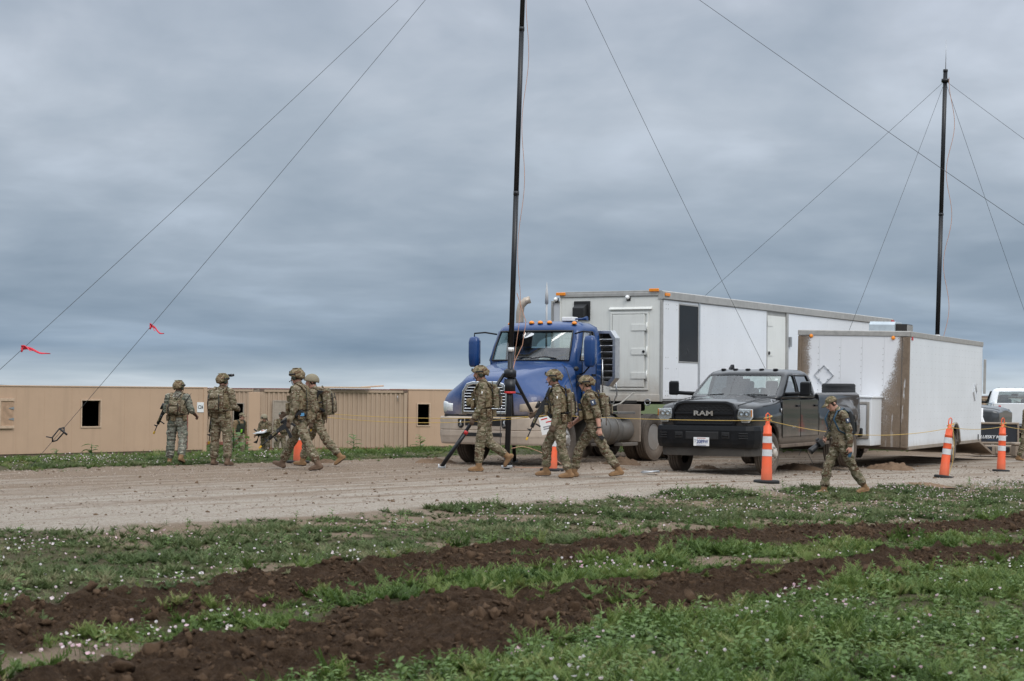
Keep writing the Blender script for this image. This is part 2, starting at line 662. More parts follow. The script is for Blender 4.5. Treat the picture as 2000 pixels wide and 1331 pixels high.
def ground_mat():
    t = NT('ground')
    P = t.co()
    rd = t.mapped(P, (1, 1, 1), (0, 0, 0), (0, 0, -math.atan2(0.757, 0.653)))     # x along the road, y across
    # gravel: crushed pale stone, tracked with brown mud along the road
    st = t.voro(38, P)
    fine = t.noise(160, 3, 0.7, P)
    gv = t.mix(t.ramp(st.outputs['Color'], [(0.1, 0.0), (0.9, 1.0)]), (0.42, 0.362, 0.298), (0.60, 0.535, 0.46))
    gv = t.mix(t.ramp(fine, [(0.35, 0.0), (0.65, 0.5)]), gv, (0.20, 0.155, 0.12))
    sn = t.noise(1.0, 7, 0.62, t.mapped(rd, (0.10, 1.7, 1)))
    sn2 = t.noise(1.6, 6, 0.65, t.mapped(rd, (0.5, 2.2, 1)))
    y = t.sepz(rd, 'Y')
    far = t.math('MULTIPLY', t.math('ADD', y, -19.5), 0.020)
    k = t.math('ADD', t.math('ADD', t.math('MULTIPLY', sn, 0.75), t.math('MULTIPLY', sn2, 0.35)), far)
    gv = t.mix(t.ramp(k, [(0.50, 0.0), (0.66, 0.88)]), gv, t.mix(fine, (0.19, 0.135, 0.092), (0.32, 0.237, 0.17)))
    patch = t.noise(2.6, 6, 0.7, P)
    gv = t.mix(t.ramp(patch, [(0.60, 0.0), (0.70, 0.75)]), gv, (0.15, 0.095, 0.062))
    # churned mud
    mn = t.noise(7, 8, 0.7, P)
    mud = t.mix(t.ramp(mn, [(0.3, 0.0), (0.7, 1.0)]), (0.034, 0.0195, 0.0115), (0.115, 0.072, 0.044))
    mud = t.mix(t.ramp(t.noise(30, 4, 0.7, P), [(0.45, 0.0), (0.75, 0.5)]), mud, (0.165, 0.110, 0.072))
    # soil and thatch under the grass
    so = t.mix(t.noise(12, 6, 0.7, P), (0.060, 0.055, 0.028), (0.150, 0.130, 0.075))
    gr = t.mix(t.noise(0.12, 4, 0.6, P), (0.060, 0.090, 0.032), (0.105, 0.125, 0.055))
    cy = t.sepz(P, 'Y')
    so = t.mix(t.ramp(t.math('DIVIDE', cy, 120.0), [(0.25, 0.0), (0.6, 0.85)]), so, gr)
    ba = t.mix(t.noise(25, 5, 0.7, P), (0.17, 0.115, 0.075), (0.36, 0.285, 0.21))
    col = t.mix(t.attr('bare').outputs['Fac'], so, ba)
    col = t.mix(t.attr('gravel').outputs['Fac'], col, gv)
    col = t.mix(t.attr('mud').outputs['Fac'], col, mud)
    hgt = t.math('ADD', t.math('MULTIPLY', st.outputs['Distance'], -0.5), t.noise(55, 6, 0.75, P))
    mm_ = t.attr('mud').outputs['Fac']
    hgt = t.math('ADD', hgt, t.math('MULTIPLY', mm_, t.math('MULTIPLY', t.noise(24, 6, 0.72, P, 0.4), 2.6)))
    t.bump(hgt, 1.0, 0.04)
    return t.out(col, 0.95, 0.0, 0.12)


gme.materials.append(ground_mat())


# ------------------------------------------------------------------ scattered ground cover (stuff)
def scatter(name, pts, rots, scales, idx, coll, label, cat=None):
    me = bpy.data.meshes.new(name)
    n = len(pts)
    me.vertices.add(n)
    me.vertices.foreach_set('co', np.asarray(pts, np.float32).ravel())
    a = me.attributes.new('rot', 'FLOAT_VECTOR', 'POINT'); a.data.foreach_set('vector', np.asarray(rots, np.float32).ravel())
    a = me.attributes.new('siz', 'FLOAT', 'POINT'); a.data.foreach_set('value', np.asarray(scales, np.float32))
    a = me.attributes.new('pick', 'INT', 'POINT'); a.data.foreach_set('value', np.asarray(idx, np.int32))
    o = bpy.data.objects.new(name, me)
    COL.objects.link(o)
    ng = bpy.data.node_groups.new(name, 'GeometryNodeTree')
    ng.interface.new_socket('Geometry', in_out='INPUT', socket_type='NodeSocketGeometry')
    ng.interface.new_socket('Geometry', in_out='OUTPUT', socket_type='NodeSocketGeometry')
    N, L = ng.nodes, ng.links
    gi, go = N.new('NodeGroupInput'), N.new('NodeGroupOutput')
    ci = N.new('GeometryNodeCollectionInfo')
    ci.inputs['Collection'].default_value = coll
    ci.inputs['Separate Children'].default_value = True
    ci.inputs['Reset Children'].default_value = True
    ip = N.new('GeometryNodeInstanceOnPoints')
    ip.inputs['Pick Instance'].default_value = True

    def na(nm, ty):
        q = N.new('GeometryNodeInputNamedAttribute')
        q.data_type = ty
        q.inputs['Name'].default_value = nm
        return q.outputs['Attribute']
    L.new(gi.outputs[0], ip.inputs['Points'])
    L.new(ci.outputs[0], ip.inputs['Instance'])
    L.new(na('pick', 'INT'), ip.inputs['Instance Index'])
    er = N.new('FunctionNodeEulerToRotation')
    L.new(na('rot', 'FLOAT_VECTOR'), er.inputs[0])
    L.new(er.outputs[0], ip.inputs['Rotation'])
    L.new(na('siz', 'FLOAT'), ip.inputs['Scale'])
    L.new(ip.outputs[0], go.inputs[0])
    m = o.modifiers.new('scatter', 'NODES')
    m.node_group = ng
    return tag(o, label, cat, None, 'stuff')


def source(name, meshes):
    c = bpy.data.collections.new(name)
    for i, me in enumerate(meshes):
        c.objects.link(bpy.data.objects.new('%s_%02d' % (name, i), me))
    return c


def leaf_mat(name, stops, trans=0.35, rough=0.55):
    t = NT(name)
    oi = t.n.new('ShaderNodeObjectInfo')
    f = t.math('ADD', t.math('MULTIPLY', oi.outputs['Random'], 0.42), t.math('MULTIPLY', t.ramp(t.noise(0.75, 4, 0.6, oi.outputs['Location']), [(0.3, 0.0), (0.7, 1.0)]), 0.58))
    c = t.ramp(f, stops)
    t.out(c, rough, 0.0, 0.35)
    tr = t.n.new('ShaderNodeBsdfTranslucent')
    t.l.new(c, tr.inputs[0])
    mx = t.n.new('ShaderNodeMixShader')
    mx.inputs[0].default_value = trans
    t.l.new(t.b.outputs[0], mx.inputs[1])
    t.l.new(tr.outputs[0], mx.inputs[2])
    t.l.new(mx.outputs[0], t.n['Material Output'].inputs[0])
    return t.m


M_GRASS = leaf_mat('grass_blade', [(0.12, (0.060, 0.110, 0.026)), (0.45, (0.110, 0.172, 0.040)), (0.70, (0.175, 0.225, 0.060)), (0.86, (0.27, 0.26, 0.11))])
M_VERGE = leaf_mat('verge_blade', [(0.12, (0.060, 0.098, 0.033)), (0.45, (0.108, 0.150, 0.052)), (0.68, (0.160, 0.190, 0.082)), (0.84, (0.28, 0.25, 0.14))])
M_WEED = leaf_mat('weed_leaf', [(0.2, (0.085, 0.155, 0.036)), (0.6, (0.145, 0.225, 0.062)), (0.9, (0.205, 0.280, 0.10))])
M_PETAL = leaf_mat('petal', [(0.2, (0.80, 0.56, 0.62)), (0.5, (0.82, 0.70, 0.72)), (0.75, (0.84, 0.80, 0.79))], 0.4)


def blade(mb, p, yaw, h, w, lean, curl):
    c, s_ = math.cos(yaw), math.sin(yaw)
    side = Vector((-s_, c, 0)) * w
    fw = Vector((c, s_, 0))
    p = Vector(p)
    a = p + fw * lean * h * 0.4 + Vector((0, 0, h * 0.6))
    b = p + fw * (lean + curl) * h + Vector((0, 0, h * (1 - 0.35 * curl)))
    mb._add([p - side * 0.5, p + side * 0.5, a + side * 0.42, a - side * 0.42, b], [(0, 1, 2, 3), (3, 2, 4)], True)


def leafblade(mb, p, yaw, L, w, pitch, droop):
    """broad leaf, folded on its midrib"""
    c, s_ = math.cos(yaw), math.sin(yaw)
    fw, sd, up = Vector((c, s_, 0)), Vector((-s_, c, 0)), Vector((0, 0, 1))
    p = Vector(p)
    pts = []
    for k, ww in ((0, 0.08), (0.3, 0.85), (0.6, 0.9), (0.85, 0.45), (1, 0.02)):
        q = p + fw * L * k * math.cos(pitch) + up * (L * k * math.sin(pitch) - droop * L * k * k)
        pts.append((q + sd * w * ww / 2 + up * 0.12 * w * ww, q, q - sd * w * ww / 2 + up * 0.12 * w * ww))
    mb.grid(pts)


def tuft_mesh(seed, n, rad, h0, h1, w):
    r = random.Random(seed)
    mb = MB()
    for _ in range(n):
        a, d = r.uniform(0, 6.28), rad * math.sqrt(r.random())
        blade(mb, (d * math.cos(a), d * math.sin(a), -0.01), a + r.uniform(-1.2, 1.2), r.uniform(h0, h1), w * r.uniform(0.7, 1.3), r.uniform(0.1, 0.7), r.uniform(0, 0.6))
    return mb.mesh('tuft', M_GRASS)


def fern_mesh(seed):
    """low feathery weed: stems with many small side leaves"""
    r = random.Random(seed)
    mb = MB()
    for _ in range(10):
        a = r.uniform(0, 6.28)
        L, el = r.uniform(0.05, 0.13), r.uniform(0.15, 0.9)
        for k in range(7):
            f = (k + 1) / 7
            p = (L * f * math.cos(a) * math.cos(el), L * f * math.sin(a) * math.cos(el), L * f * math.sin(el))
            for sg in (-1, 1):
                blade(mb, p, a + sg * r.uniform(0.6, 1.2), 0.024 * (1.3 - f * 0.6), 0.0075, r.uniform(0.7, 1.4), 0.2)
    return mb.mesh('fern', M_GRASS)


def weed_mesh(seed, n, h, L):
    r = random.Random(seed)
    mb = MB()
    mb.tube([(0, 0, -0.02), (0.004, 0, h * 0.5), (0.0, 0.005, h)], [0.004, 0.0035, 0.002], 5)
    for k in range(n):
        f = (k + 0.6) / n
        leafblade(mb, (0, 0, h * f), k * 2.4 + r.uniform(-0.4, 0.4), L * (1.15 - 0.5 * f) * r.uniform(0.8, 1.2), L * 0.52 * r.uniform(0.8, 1.1), r.uniform(0.1, 0.7), r.uniform(0.15, 0.5))
    return mb.mesh('weed', M_WEED)


def flower_mesh(seed, open_):
    r = random.Random(seed)
    mb = MB()
    h = r.uniform(0.05, 0.09)
    lx, ly = r.uniform(-0.02, 0.02), r.uniform(-0.02, 0.02)
    mb.cur = 1
    mb.tube([(0, 0, -0.01), (lx * 0.4, ly * 0.4, h * 0.6), (lx, ly, h)], [0.0022, 0.002, 0.0015], 4)
    mb.cur = 0
    for k in range(4):
        a = k * math.pi / 2 + r.uniform(-0.2, 0.2)
        leafblade(mb, (lx, ly, h), a, 0.018, 0.022, open_ + r.uniform(-0.15, 0.15), -0.25)
    return mb.mesh('flower', [M_PETAL, M_WEED])


def clod_mesh(seed):
    r = random.Random(seed)
    bm = bmesh.new()
    bmesh.ops.create_icosphere(bm, subdivisions=2, radius=1)
    for v in bm.verts:
        k = 0.5 + 0.75 * r.random()
        v.co = Vector((v.co.x * k * 1.15, v.co.y * k, v.co.z * k * 0.62))
    bmesh.ops.smooth_vert(bm, verts=bm.verts, factor=0.15)
    me = bpy.data.meshes.new('clod')
    bm.to_mesh(me); bm.free()
    return me


def rand_pts(n, x0, x1, y0, y1):
    return rng.uniform(x0, x1, n), rng.uniform(y0, y1, n)


def in_view(x, y, pad=2.5):
    return (np.abs(x) < y * 0.292 + pad)


def lay(x, y):
    z, mud, grav, bare = full_h(x, y)
    return z, mud, grav, bare


def rots(n, tilt=0.15):
    return np.stack([rng.normal(0, tilt, n), rng.normal(0, tilt, n), rng.uniform(0, 6.283, n)], 1)


src_grass = source('grass_tuft', [tuft_mesh(1, 34, 0.08, 0.02, 0.06, 0.0042), tuft_mesh(2, 26, 0.07, 0.03, 0.085, 0.0038), fern_mesh(6), fern_mesh(4), fern_mesh(5), weed_mesh(15, 8, 0.03, 0.035)])
def recolour(coll, name, m):
    out = []
    for o in coll.objects:
        me = o.data.copy(); me.materials.clear(); me.materials.append(m); out.append(me)
    return source(name, out)


src_verge = recolour(src_grass, 'verge_tuft', M_VERGE)
x, y = rand_pts(300000, -9, 15, 8, 42)
k = in_view(x, y); x, y = x[k], y[k]
z, mud, grav, bare = lay(x, y)
dens = (1 - sstep(0.25, 0.75, mud)) * (1 - sstep(0.35, 0.75, grav)) * (1 - 0.85 * bare)
thick = 0.30 + 0.75 * sstep(0.38, 0.60, fbm(x * 0.9, y * 0.9, 4, 40))
verge = np.where(rut_d(x, y, RUTS[1])[1] > 0, 1.0, 1.0)
dens = dens * thick + 0.020 * (mud > 0.5) * sstep(0.55, 0.7, fbm(x * 1.1, y * 1.1, 3, 71)) * 4
dens = dens * np.clip(1.25 - y / 60, 0.5, 1)
k = rng.random(len(x)) < dens
x, y, z = x[k], y[k], z[k]
dA, sA, _ = rut_d(x, y, RUTS[0])
up_ = sA < 0
hs = rng.uniform(0.6, 1.2, len(x)) * (0.5 + 0.75 * sstep(0.35, 0.68, fbm(x * 1.4, y * 1.4, 3, 140)))
pk_ = rng.choice(6, len(x), p=[0.16, 0.14, 0.2, 0.2, 0.18, 0.12])
for k, nm, sr, lab in ((up_, 'verge_grass', src_verge, 'low matted grass and feathery weeds between the road and the ruts'), (~up_, 'grass', src_grass, 'fresh green grass between and in front of the mud ruts')):
    hh_ = hs[k] * (0.68 if nm == 'verge_grass' else 0.92)
    scatter(nm, np.stack([x[k], y[k], z[k]], 1), rots(int(k.sum())), hh_, pk_[k], sr, lab)

x, y = rand_pts(60000, -7, 14, 8, 32)
k = in_view(x, y, 2); x, y = x[k], y[k]
z, mud, grav, bare = lay(x, y)
k = (mud > 0.08) & (mud < 0.9) & (rng.random(len(x)) < 0.8 * sstep(0.42, 0.6, fbm(x * 2, y * 2, 3, 150)))
x, y, z = x[k], y[k], z[k]
scatter('edge_grass', np.stack([x, y, z], 1), rots(len(x), 0.4), rng.uniform(0.8, 1.6, len(x)), rng.choice(6, len(x), p=[0.3, 0.3, 0.1, 0.1, 0.1, 0.1]), src_grass,
        'torn ragged grass along the edges of the mud ruts')

# grass of the hollow behind the road
x, y = rand_pts(60000, -26, 30, 30, 92)
s = road_s(x, y)
k = (s > 11.3 + 0.5 * rng.normal(0, 1, len(x))) & in_view(x, y, 5) & (rng.random(len(x)) < np.clip(1.35 - y / 90, 0.25, 1))
x, y = x[k], y[k]
z = lay(x, y)[0]
s = road_s(x, y)
scatter('far_grass', np.stack([x, y, z], 1), rots(len(x)), rng.uniform(0.8, 1.7, len(x)) * (0.5 + 0.5 * sstep(12, 17, s)), rng.integers(0, 4, len(x)), src_grass,
        'green grass in the hollow between the gravel road and the tan huts')

src_weed = source('weed_clump', [weed_mesh(11, 7, 0.10, 0.07), weed_mesh(12, 9, 0.14, 0.075), weed_mesh(13, 6, 0.06, 0.06), weed_mesh(14, 10, 0.18, 0.08)])
x, y = rand_pts(46000, -6, 12, 8, 36)
k = in_view(x, y); x, y = x[k], y[k]
z, mud, grav, bare = lay(x, y)
dB, sB, _ = rut_d(x, y, RUTS[1])
below = (sB > 0) & (dB > 0.8)
dens = np.where(below, 0.62 * sstep(0.33, 0.55, fbm(x * 0.7, y * 0.7, 3, 90)) * np.clip(2.1 - y / 10, 0.08, 1), 0.03 + 0.12 * sstep(0.55, 0.7, fbm(x * 0.8, y * 0.8, 3, 91)))
dens = dens + 0.75 * below * (dB < 1.7) * (y < 17) * sstep(0.42, 0.58, fbm(x * 1.3, y * 1.3, 3, 160))
dens = dens * (1 - sstep(0.3, 0.8, mud)) * (1 - sstep(0.2, 0.5, grav))
k = rng.random(len(x)) < dens
x, y, z = x[k], y[k], z[k]
scatter('broadleaf_weeds', np.stack([x, y, z], 1), rots(len(x), 0.12), rng.uniform(0.45, 1.0, len(x)), rng.integers(0, 4, len(x)), src_weed,
        'leafy broadleaf weeds spread through the grass in front of the ruts')

src_fl = source('primrose', [flower_mesh(21, 0.25), flower_mesh(22, 0.7), flower_mesh(23, 1.05), flower_mesh(24, 0.45)])
x, y = rand_pts(120000, -10, 15, 8, 42)
k = in_view(x, y); x, y = x[k], y[k]
z, mud, grav, bare = lay(x, y)
cl_ = fbm(x * 0.55, y * 0.55, 3, 55)
left = sstep(-0.12, -0.24, x / y) * (y < 20)
tiny = sstep(0.5, 0.7, fbm(x * 2.6, y * 2.6, 2, 56))
dens = 0.022 + 0.34 * sstep(0.50, 0.66, cl_) * (0.12 + tiny) + 0.55 * left * sstep(0.36, 0.52, cl_) * (0.3 + tiny)
edge_band = np.exp(-((road_s(x, y) + 0.7) / 0.6) ** 2) * sstep(0.0, 0.08, x / y)
dens = dens + 0.5 * edge_band * sstep(0.4, 0.6, fbm(x * 1.2, y * 1.2, 2, 58))
dens = dens * (1 - sstep(0.2, 0.6, mud)) * (1 - sstep(0.3, 0.6, grav))
k = rng.random(len(x)) < dens
x, y, z = x[k], y[k], z[k]
scatter('primrose_flowers', np.stack([x, y, z], 1), rots(len(x), 0.4), rng.uniform(0.45, 1.1, len(x)), rng.integers(0, 4, len(x)), src_fl,
        'small pale pink and white wildflowers dotted through the grass')
x, y = rand_pts(7000, -22, 5, 32, 60)
s = road_s(x, y)
k = (s > 11.9) & (s < 24) & (fbm(x * 0.5, y * 0.5, 3, 101) > 0.58) & (rng.random(len(x)) < 0.22)
x, y = x[k], y[k]
z = lay(x, y)[0]
scatter('far_flowers', np.stack([x, y, z + 0.04], 1), rots(len(x), 0.35), rng.uniform(0.9, 1.3, len(x)), rng.integers(0, 4, len(x)), src_fl,
        'pink wildflowers in the grass strip beyond the gravel road')


def soil_mat(name, a, b, sc=9):
    t = NT(name)
    c = t.mix(t.ramp(t.noise(sc, 7, 0.7), [(0.3, 0.0), (0.7, 1.0)]), a, b)
    oi = t.n.new('ShaderNodeObjectInfo')
    c = t.mix(t.math('MULTIPLY', oi.outputs['Random'], 0.5), c, tuple(k * 1.5 for k in b))
    t.bump(t.noise(60, 5, 0.7), 0.7, 0.02)
    return t.out(c, 0.95, 0.0, 0.12)


M_CLOD = soil_mat('mud_clod', (0.034, 0.0195, 0.0115), (0.125, 0.080, 0.050))
M_DIRT = soil_mat('dirt_clod', (0.085, 0.055, 0.036), (0.185, 0.125, 0.083))
M_STONE = soil_mat('gravel_stone', (0.27, 0.215, 0.17), (0.42, 0.355, 0.30))


def with_mat(me, m, smooth=True):
    me.materials.clear(); me.materials.append(m)
    me.polygons.foreach_set('use_smooth', [smooth] * len(me.polygons))
    return me


src_clod = source('clod', [with_mat(clod_mesh(i), M_CLOD) for i in range(31, 36)])
src_dirt = source('dirt', [with_mat(clod_mesh(i), M_DIRT) for i in range(36, 40)])
src_stone = source('stone', [with_mat(clod_mesh(i), M_STONE, False) for i in range(41, 44)])
x, y = rand_pts(170000, -7, 14, 8, 32)
k = in_view(x, y, 2); x, y = x[k], y[k]
z, mud, grav, bare = lay(x, y)
k = rng.random(len(x)) < np.where(mud > 0.55, 0.95, 0.10 * (mud > 0.02)) * sstep(0.30, 0.62, fbm(x * 2.2, y * 2.2, 3, 120))
x, y, z = x[k], y[k], z[k]
sz = np.clip(rng.lognormal(-4.55, 0.62, len(x)), 0.004, 0.065)
scatter('mud_clods', np.stack([x, y, z + sz * 0.2], 1), rots(len(x), 0.8), sz, rng.integers(0, 5, len(x)), src_clod, 'dark brown clods thrown up along the mud ruts')
x, y = rand_pts(26000, -12, 15, 18, 48)
s = road_s(x, y)
k = (s > 0.2) & (s < 11.8) & in_view(x, y, 2); x, y, s = x[k], y[k], s[k]
k = rng.random(len(x)) < 0.05 + 0.35 * sstep(0.55, 0.75, fbm(x * 1.0, y * 1.0, 4, 130)); x, y = x[k], y[k]
z = lay(x, y)[0]
sz = np.clip(rng.lognormal(-4.45, 0.55, len(x)), 0.005, 0.05)
scatter('dirt_clods', np.stack([x, y, z + sz * 0.1], 1), rots(len(x), 0.5), sz, rng.integers(0, 4, len(x)), src_dirt, 'brown dirt clumps strewn over the gravel road')
x, y = rand_pts(42000, -12, 15, 18, 44)
s = road_s(x, y)
k = (s > -0.8) & (s < 11.6) & in_view(x, y, 2); x, y = x[k], y[k]
z = lay(x, y)[0]
sz = np.clip(rng.lognormal(-4.9, 0.4, len(x)), 0.004, 0.022)
scatter('gravel_stones', np.stack([x, y, z + sz * 0.2], 1), rots(len(x), 0.8), sz, rng.integers(0, 3, len(x)), src_stone, 'loose pale crushed stones on the gravel road')

# far hills on the skyline
hb = MB()
M_HILL = mat('far_hill', (0.075, 0.095, 0.10), 0.95, 0, 0.1, 0.002)
for (cx, wd, hg, seed) in ((-2600, 900, 45, 3), (2350, 700, 20, 4)):
    rr = random.Random(seed)
    rows = []
    for j, (f, yy) in enumerate(((0.0, 6400), (1.0, 6900), (0.0, 7600))):
        rows.append([(cx + wd * (i / 20 - 0.5) * 2, yy, -3 + hg * f * (math.sin(math.pi * i / 20) ** 1.3) * (1 + 0.2 * math.sin(i * 1.3 + seed))) for i in range(21)])
    hb.grid(rows)
tag(hb.build('hills', M_HILL), 'low blue hills far off on the skyline', None, None, 'structure')
# ------------------------------------------------------------------ helpers for upright faces
class Face:
    """a vertical plane through a ground point with a heading: gives local X and height for a place in the photo"""
    def __init__(s, o, rz):
        s.o, s.rz = Vector(o), rz
        s.d = Vector((math.cos(rz), math.sin(rz), 0))
        s.n = Vector((-math.sin(rz), math.cos(rz), 0))

    def xz(s, u, v, off=0.0):
        r = ray(u, v)
        c = Vector((0, 0, CAMZ))
        k = (s.o + s.n * off - c).dot(s.n) / r.dot(s.n)
        p = c + r * k
        return (p - s.o).dot(s.d), p.z - s.o.z


def wall_with_holes(mb, x0, x1, z0, z1, holes, y0, y1):
    """solid wall slab between y0 and y1 with rectangular openings (x0,x1,z0,z1)"""
    xsx = sorted({x0, x1} | {h[0] for h in holes} | {h[1] for h in holes})
    zsx = sorted({z0, z1} | {h[2] for h in holes} | {h[3] for h in holes})
    for a, b in zip(xsx[:-1], xsx[1:]):
        for c, d in zip(zsx[:-1], zsx[1:]):
            mx, mz = (a + b) / 2, (c + d) / 2
            if any(h[0] < mx < h[1] and h[2] < mz < h[3] for h in holes):
                continue
            mb._add([(a, y0, c), (b, y0, c), (b, y0, d), (a, y0, d)], [(0, 1, 2, 3)])
            mb._add([(a, y1, c), (b, y1, c), (b, y1, d), (a, y1, d)], [(0, 3, 2, 1)])
    for h in holes:
        a, b, c, d = h
        for q in (((a, y0, c), (a, y1, c), (a, y1, d), (a, y0, d)), ((b, y0, c), (b, y0, d), (b, y1, d), (b, y1, c)),
                  ((a, y0, c), (b, y0, c), (b, y1, c), (a, y1, c)), ((a, y0, d), (a, y1, d), (b, y1, d), (b, y0, d))):
            mb._add(q, [(0, 1, 2, 3)])


def frame_ring(mb, x0, x1, z0, z1, f, y0, y1):
    """one connected rectangular frame around an opening"""
    o = [(x0 - f, z0 - f), (x1 + f, z0 - f), (x1 + f, z1 + f), (x0 - f, z1 + f)]
    i = [(x0, z0), (x1, z0), (x1, z1), (x0, z1)]
    vs = [(a, y, b) for y in (y0, y1) for q in (o, i) for a, b in q]
    fs = []
    for k in range(4):
        n = (k + 1) % 4
        fs += [(k, n, n + 4, k + 4), (k + 8, k + 12, n + 12, n + 8), (k, k + 8, n + 8, n), (k + 4, n + 4, n + 12, k + 12)]
    return mb._add(vs, fs, False)


def tan_wall(name, col, seams=0.0):
    t = NT(name)
    P = t.co()
    c = t.mix(t.noise(0.9, 5, 0.6, P), tuple(k * 0.90 for k in col), tuple(min(1, k * 1.08) for k in col))
    st = t.noise(1.0, 6, 0.6, t.mapped(P, (3.2, 1, 0.28)))
    c = t.mix(t.ramp(st, [(0.5, 0.0), (0.8, 0.35)]), c, tuple(k * 0.66 for k in col))
    rs = t.noise(4.0, 8, 0.75, P)
    c = t.mix(t.ramp(rs, [(0.66, 0.0), (0.76, 0.55)]), c, (0.20, 0.105, 0.065))
    z = t.sepz(P)
    low = t.math('ADD', t.math('MULTIPLY', z, -1.6), t.math('MULTIPLY', t.noise(5, 5, 0.7, P), 1.3))
    c = t.mix(t.ramp(low, [(0.25, 0.0), (0.75, 0.35)]), c, (0.27, 0.19, 0.13))
    t.bump(t.noise(1.3, 3, 0.5, P), 0.25, 0.03)
    return t.out(c, 0.72, 0.0, 0.35)


M_TAN = tan_wall('tan_wall_paint', (0.50, 0.345, 0.238))
M_TAN2 = tan_wall('tan_container_paint', (0.43, 0.315, 0.228))
M_TANTRIM = mat('tan_trim', (0.52, 0.38, 0.27), 0.7, 0, 0.15, 9, 0.3)
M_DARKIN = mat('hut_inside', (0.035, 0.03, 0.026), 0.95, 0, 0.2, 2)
M_RUST = mat('rust_red_rail', (0.23, 0.085, 0.065), 0.85, 0, 0.3, 7, 0.3)
M_GREYD = mat('weathered_door_board', (0.33, 0.275, 0.225), 0.85, 0, 0.14, 8, 0.2, streak=0.3)
M_STEEL = mat('galvanised_steel', (0.42, 0.43, 0.44), 0.45, 0.8, 0.15, 14)
M_BLACK = mat('black_plastic', (0.012, 0.012, 0.013), 0.5, 0, 0.3, 20)
M_WHITE = mat('white_board', (0.78, 0.78, 0.78), 0.5, 0, 0.03, 9)
M_PLY = mat('plywood', (0.40, 0.26, 0.17), 0.8, 0, 0.25, 5, 0.4)


def hut(name, label, L, W, Ht, loc, rz, holes, seam=1.22, cat='hut'):
    r = empty(name, loc, rz, label, cat)
    b = MB()
    wall_with_holes(b, 0, L, 0.14, Ht, holes, 0.0, 0.09)
    b.build('front_wall', M_TAN, r)
    for x0 in (0.0, L - 0.09):
        MB().b2(x0 + 0.002, x0 + 0.088, 0.092, W, 0.14, Ht).build('end_wall', M_TAN, r)
    MB().b2(0.092, L - 0.092, W - 0.09, W, 0.14, Ht).build('back_wall', M_DARKIN, r)
    MB().b2(0.092, L - 0.092, 0.092, W - 0.092, 0.10, 0.14).build('floor', M_DARKIN, r)
    MB().b2(-0.03, L + 0.03, -0.025, W + 0.03, Ht + 0.002, Ht + 0.05).build('roof', M_TAN, r, 0.01)
    MB().b2(0.0, L, 0.035, W, -0.25, 0.135).build('skid', mat('hut_skid', (0.16, 0.115, 0.085), 0.85, 0, 0.3, 6), r)
    x = seam
    while x < L - 0.3:
        if not any(h[0] - 0.12 < x < h[1] + 0.12 for h in holes):
            MB().b2(x - 0.006, x + 0.006, -0.004, 0.0, 0.14, Ht).build('panel_joint', M_TAN, r)
        x += seam
    for h in holes:
        frame_ring(MB(), *h, 0.055, -0.03, -0.001).build('window_frame', M_TANTRIM, r, 0.006)
    return r


# hut on the left, its front runs on past the picture's edge
hz = H(-14, 70)
pl, pr = pt(0, 890, 66.7), pt(402, 888, 74.0)
rz1 = math.atan2(pr.y - pl.y, pr.x - pl.x)
dv = Vector((math.cos(rz1), math.sin(rz1), 0))
o1 = Vector((pl.x, pl.y, hz)) - dv * 3.0
L1 = (Vector((pr.x, pr.y, 0)) - Vector((o1.x, o1.y, 0))).length
F1 = Face(o1, rz1)
wx0, wz1 = F1.xz(160, 783); wx1, wz0 = F1.xz(195, 833)
hole1 = (wx0, wx1, wz0, wz1)
hut_a = hut('tan_hut', 'long tan hut with one dark window and a half open shutter, far left', L1, 2.6, 2.60, o1, rz1, [hole1])
# shutter of plywood beside the picture's left edge
sx1, sz1 = F1.xz(25, 780); sx0, sz0 = F1.xz(-14, 836)
sh = MB().b2(sx0, sx1, -0.05, -0.003, sz0, sz1).build('window_shutter', M_PLY, hut_a, 0.006)
tag(sh, 'plywood window shutter with iron strap hinges')
for q in ((sx0 - 0.03, sx1 + 0.03, sz1 - 0.07, sz1 + 0.03), (sx0 - 0.03, sx1 + 0.03, sz0 - 0.03, sz0 + 0.07), (sx0 + 0.18, sx0 + 0.28, sz0 + 0.07, sz1 - 0.07)):
    MB().b2(q[0], q[1], -0.078, -0.052, q[2], q[3]).build('batten', M_TANTRIM, sh, 0.004)
for f in (0.30, 0.68):
    zz_ = sz0 + (sz1 - sz0) * f
    MB().prism([(sx1 + 0.02, zz_ - 0.05), (sx1 + 0.02, zz_ + 0.05), (sx1 - 0.2, zz_ + 0.012), (sx1 - 0.2, zz_ - 0.012)], 'Y', -0.064, -0.052).build('hinge', M_STEEL, sh)
# number board and the narrow door at the right end
cx, cz = F1.xz(391, 796)
brd = MB().b2(cx - 0.17, cx + 0.17, -0.02, -0.003, cz - 0.20, cz + 0.20).build('number_board', M_WHITE, hut_a, 0.004)
tag(brd, 'white number board reading C24')
M_INK = mat('black_paint', (0.02, 0.02, 0.022), 0.6, 0, 0.2, 30)
text_mesh('C24', 'lettering', M_INK, brd, (cx, -0.024, cz), (R(90), 0, 0), 0.20, 0.002, weight=0.004, sx=0.74)
dx0, _ = F1.xz(346, 860); dx1, _ = F1.xz(364, 860)
MB().b2(dx0, dx1, -0.02, -0.003, 0.2, 2.05).build('door', mat('hut_door', (0.40, 0.27, 0.185), 0.75, 0, 0.15, 5), hut_a, 0.006)
MB().b2(dx1 + 0.003, dx1 + 0.05, -0.028, -0.003, 0.2, 2.05).build('door_jamb', M_RUST, hut_a, 0.004)
b = MB().b2(L1 - 0.16, L1 + 0.012, -0.022, 0.12, -0.1, 2.6)
b.build('corner_post', M_TAN, hut_a, 0.006)


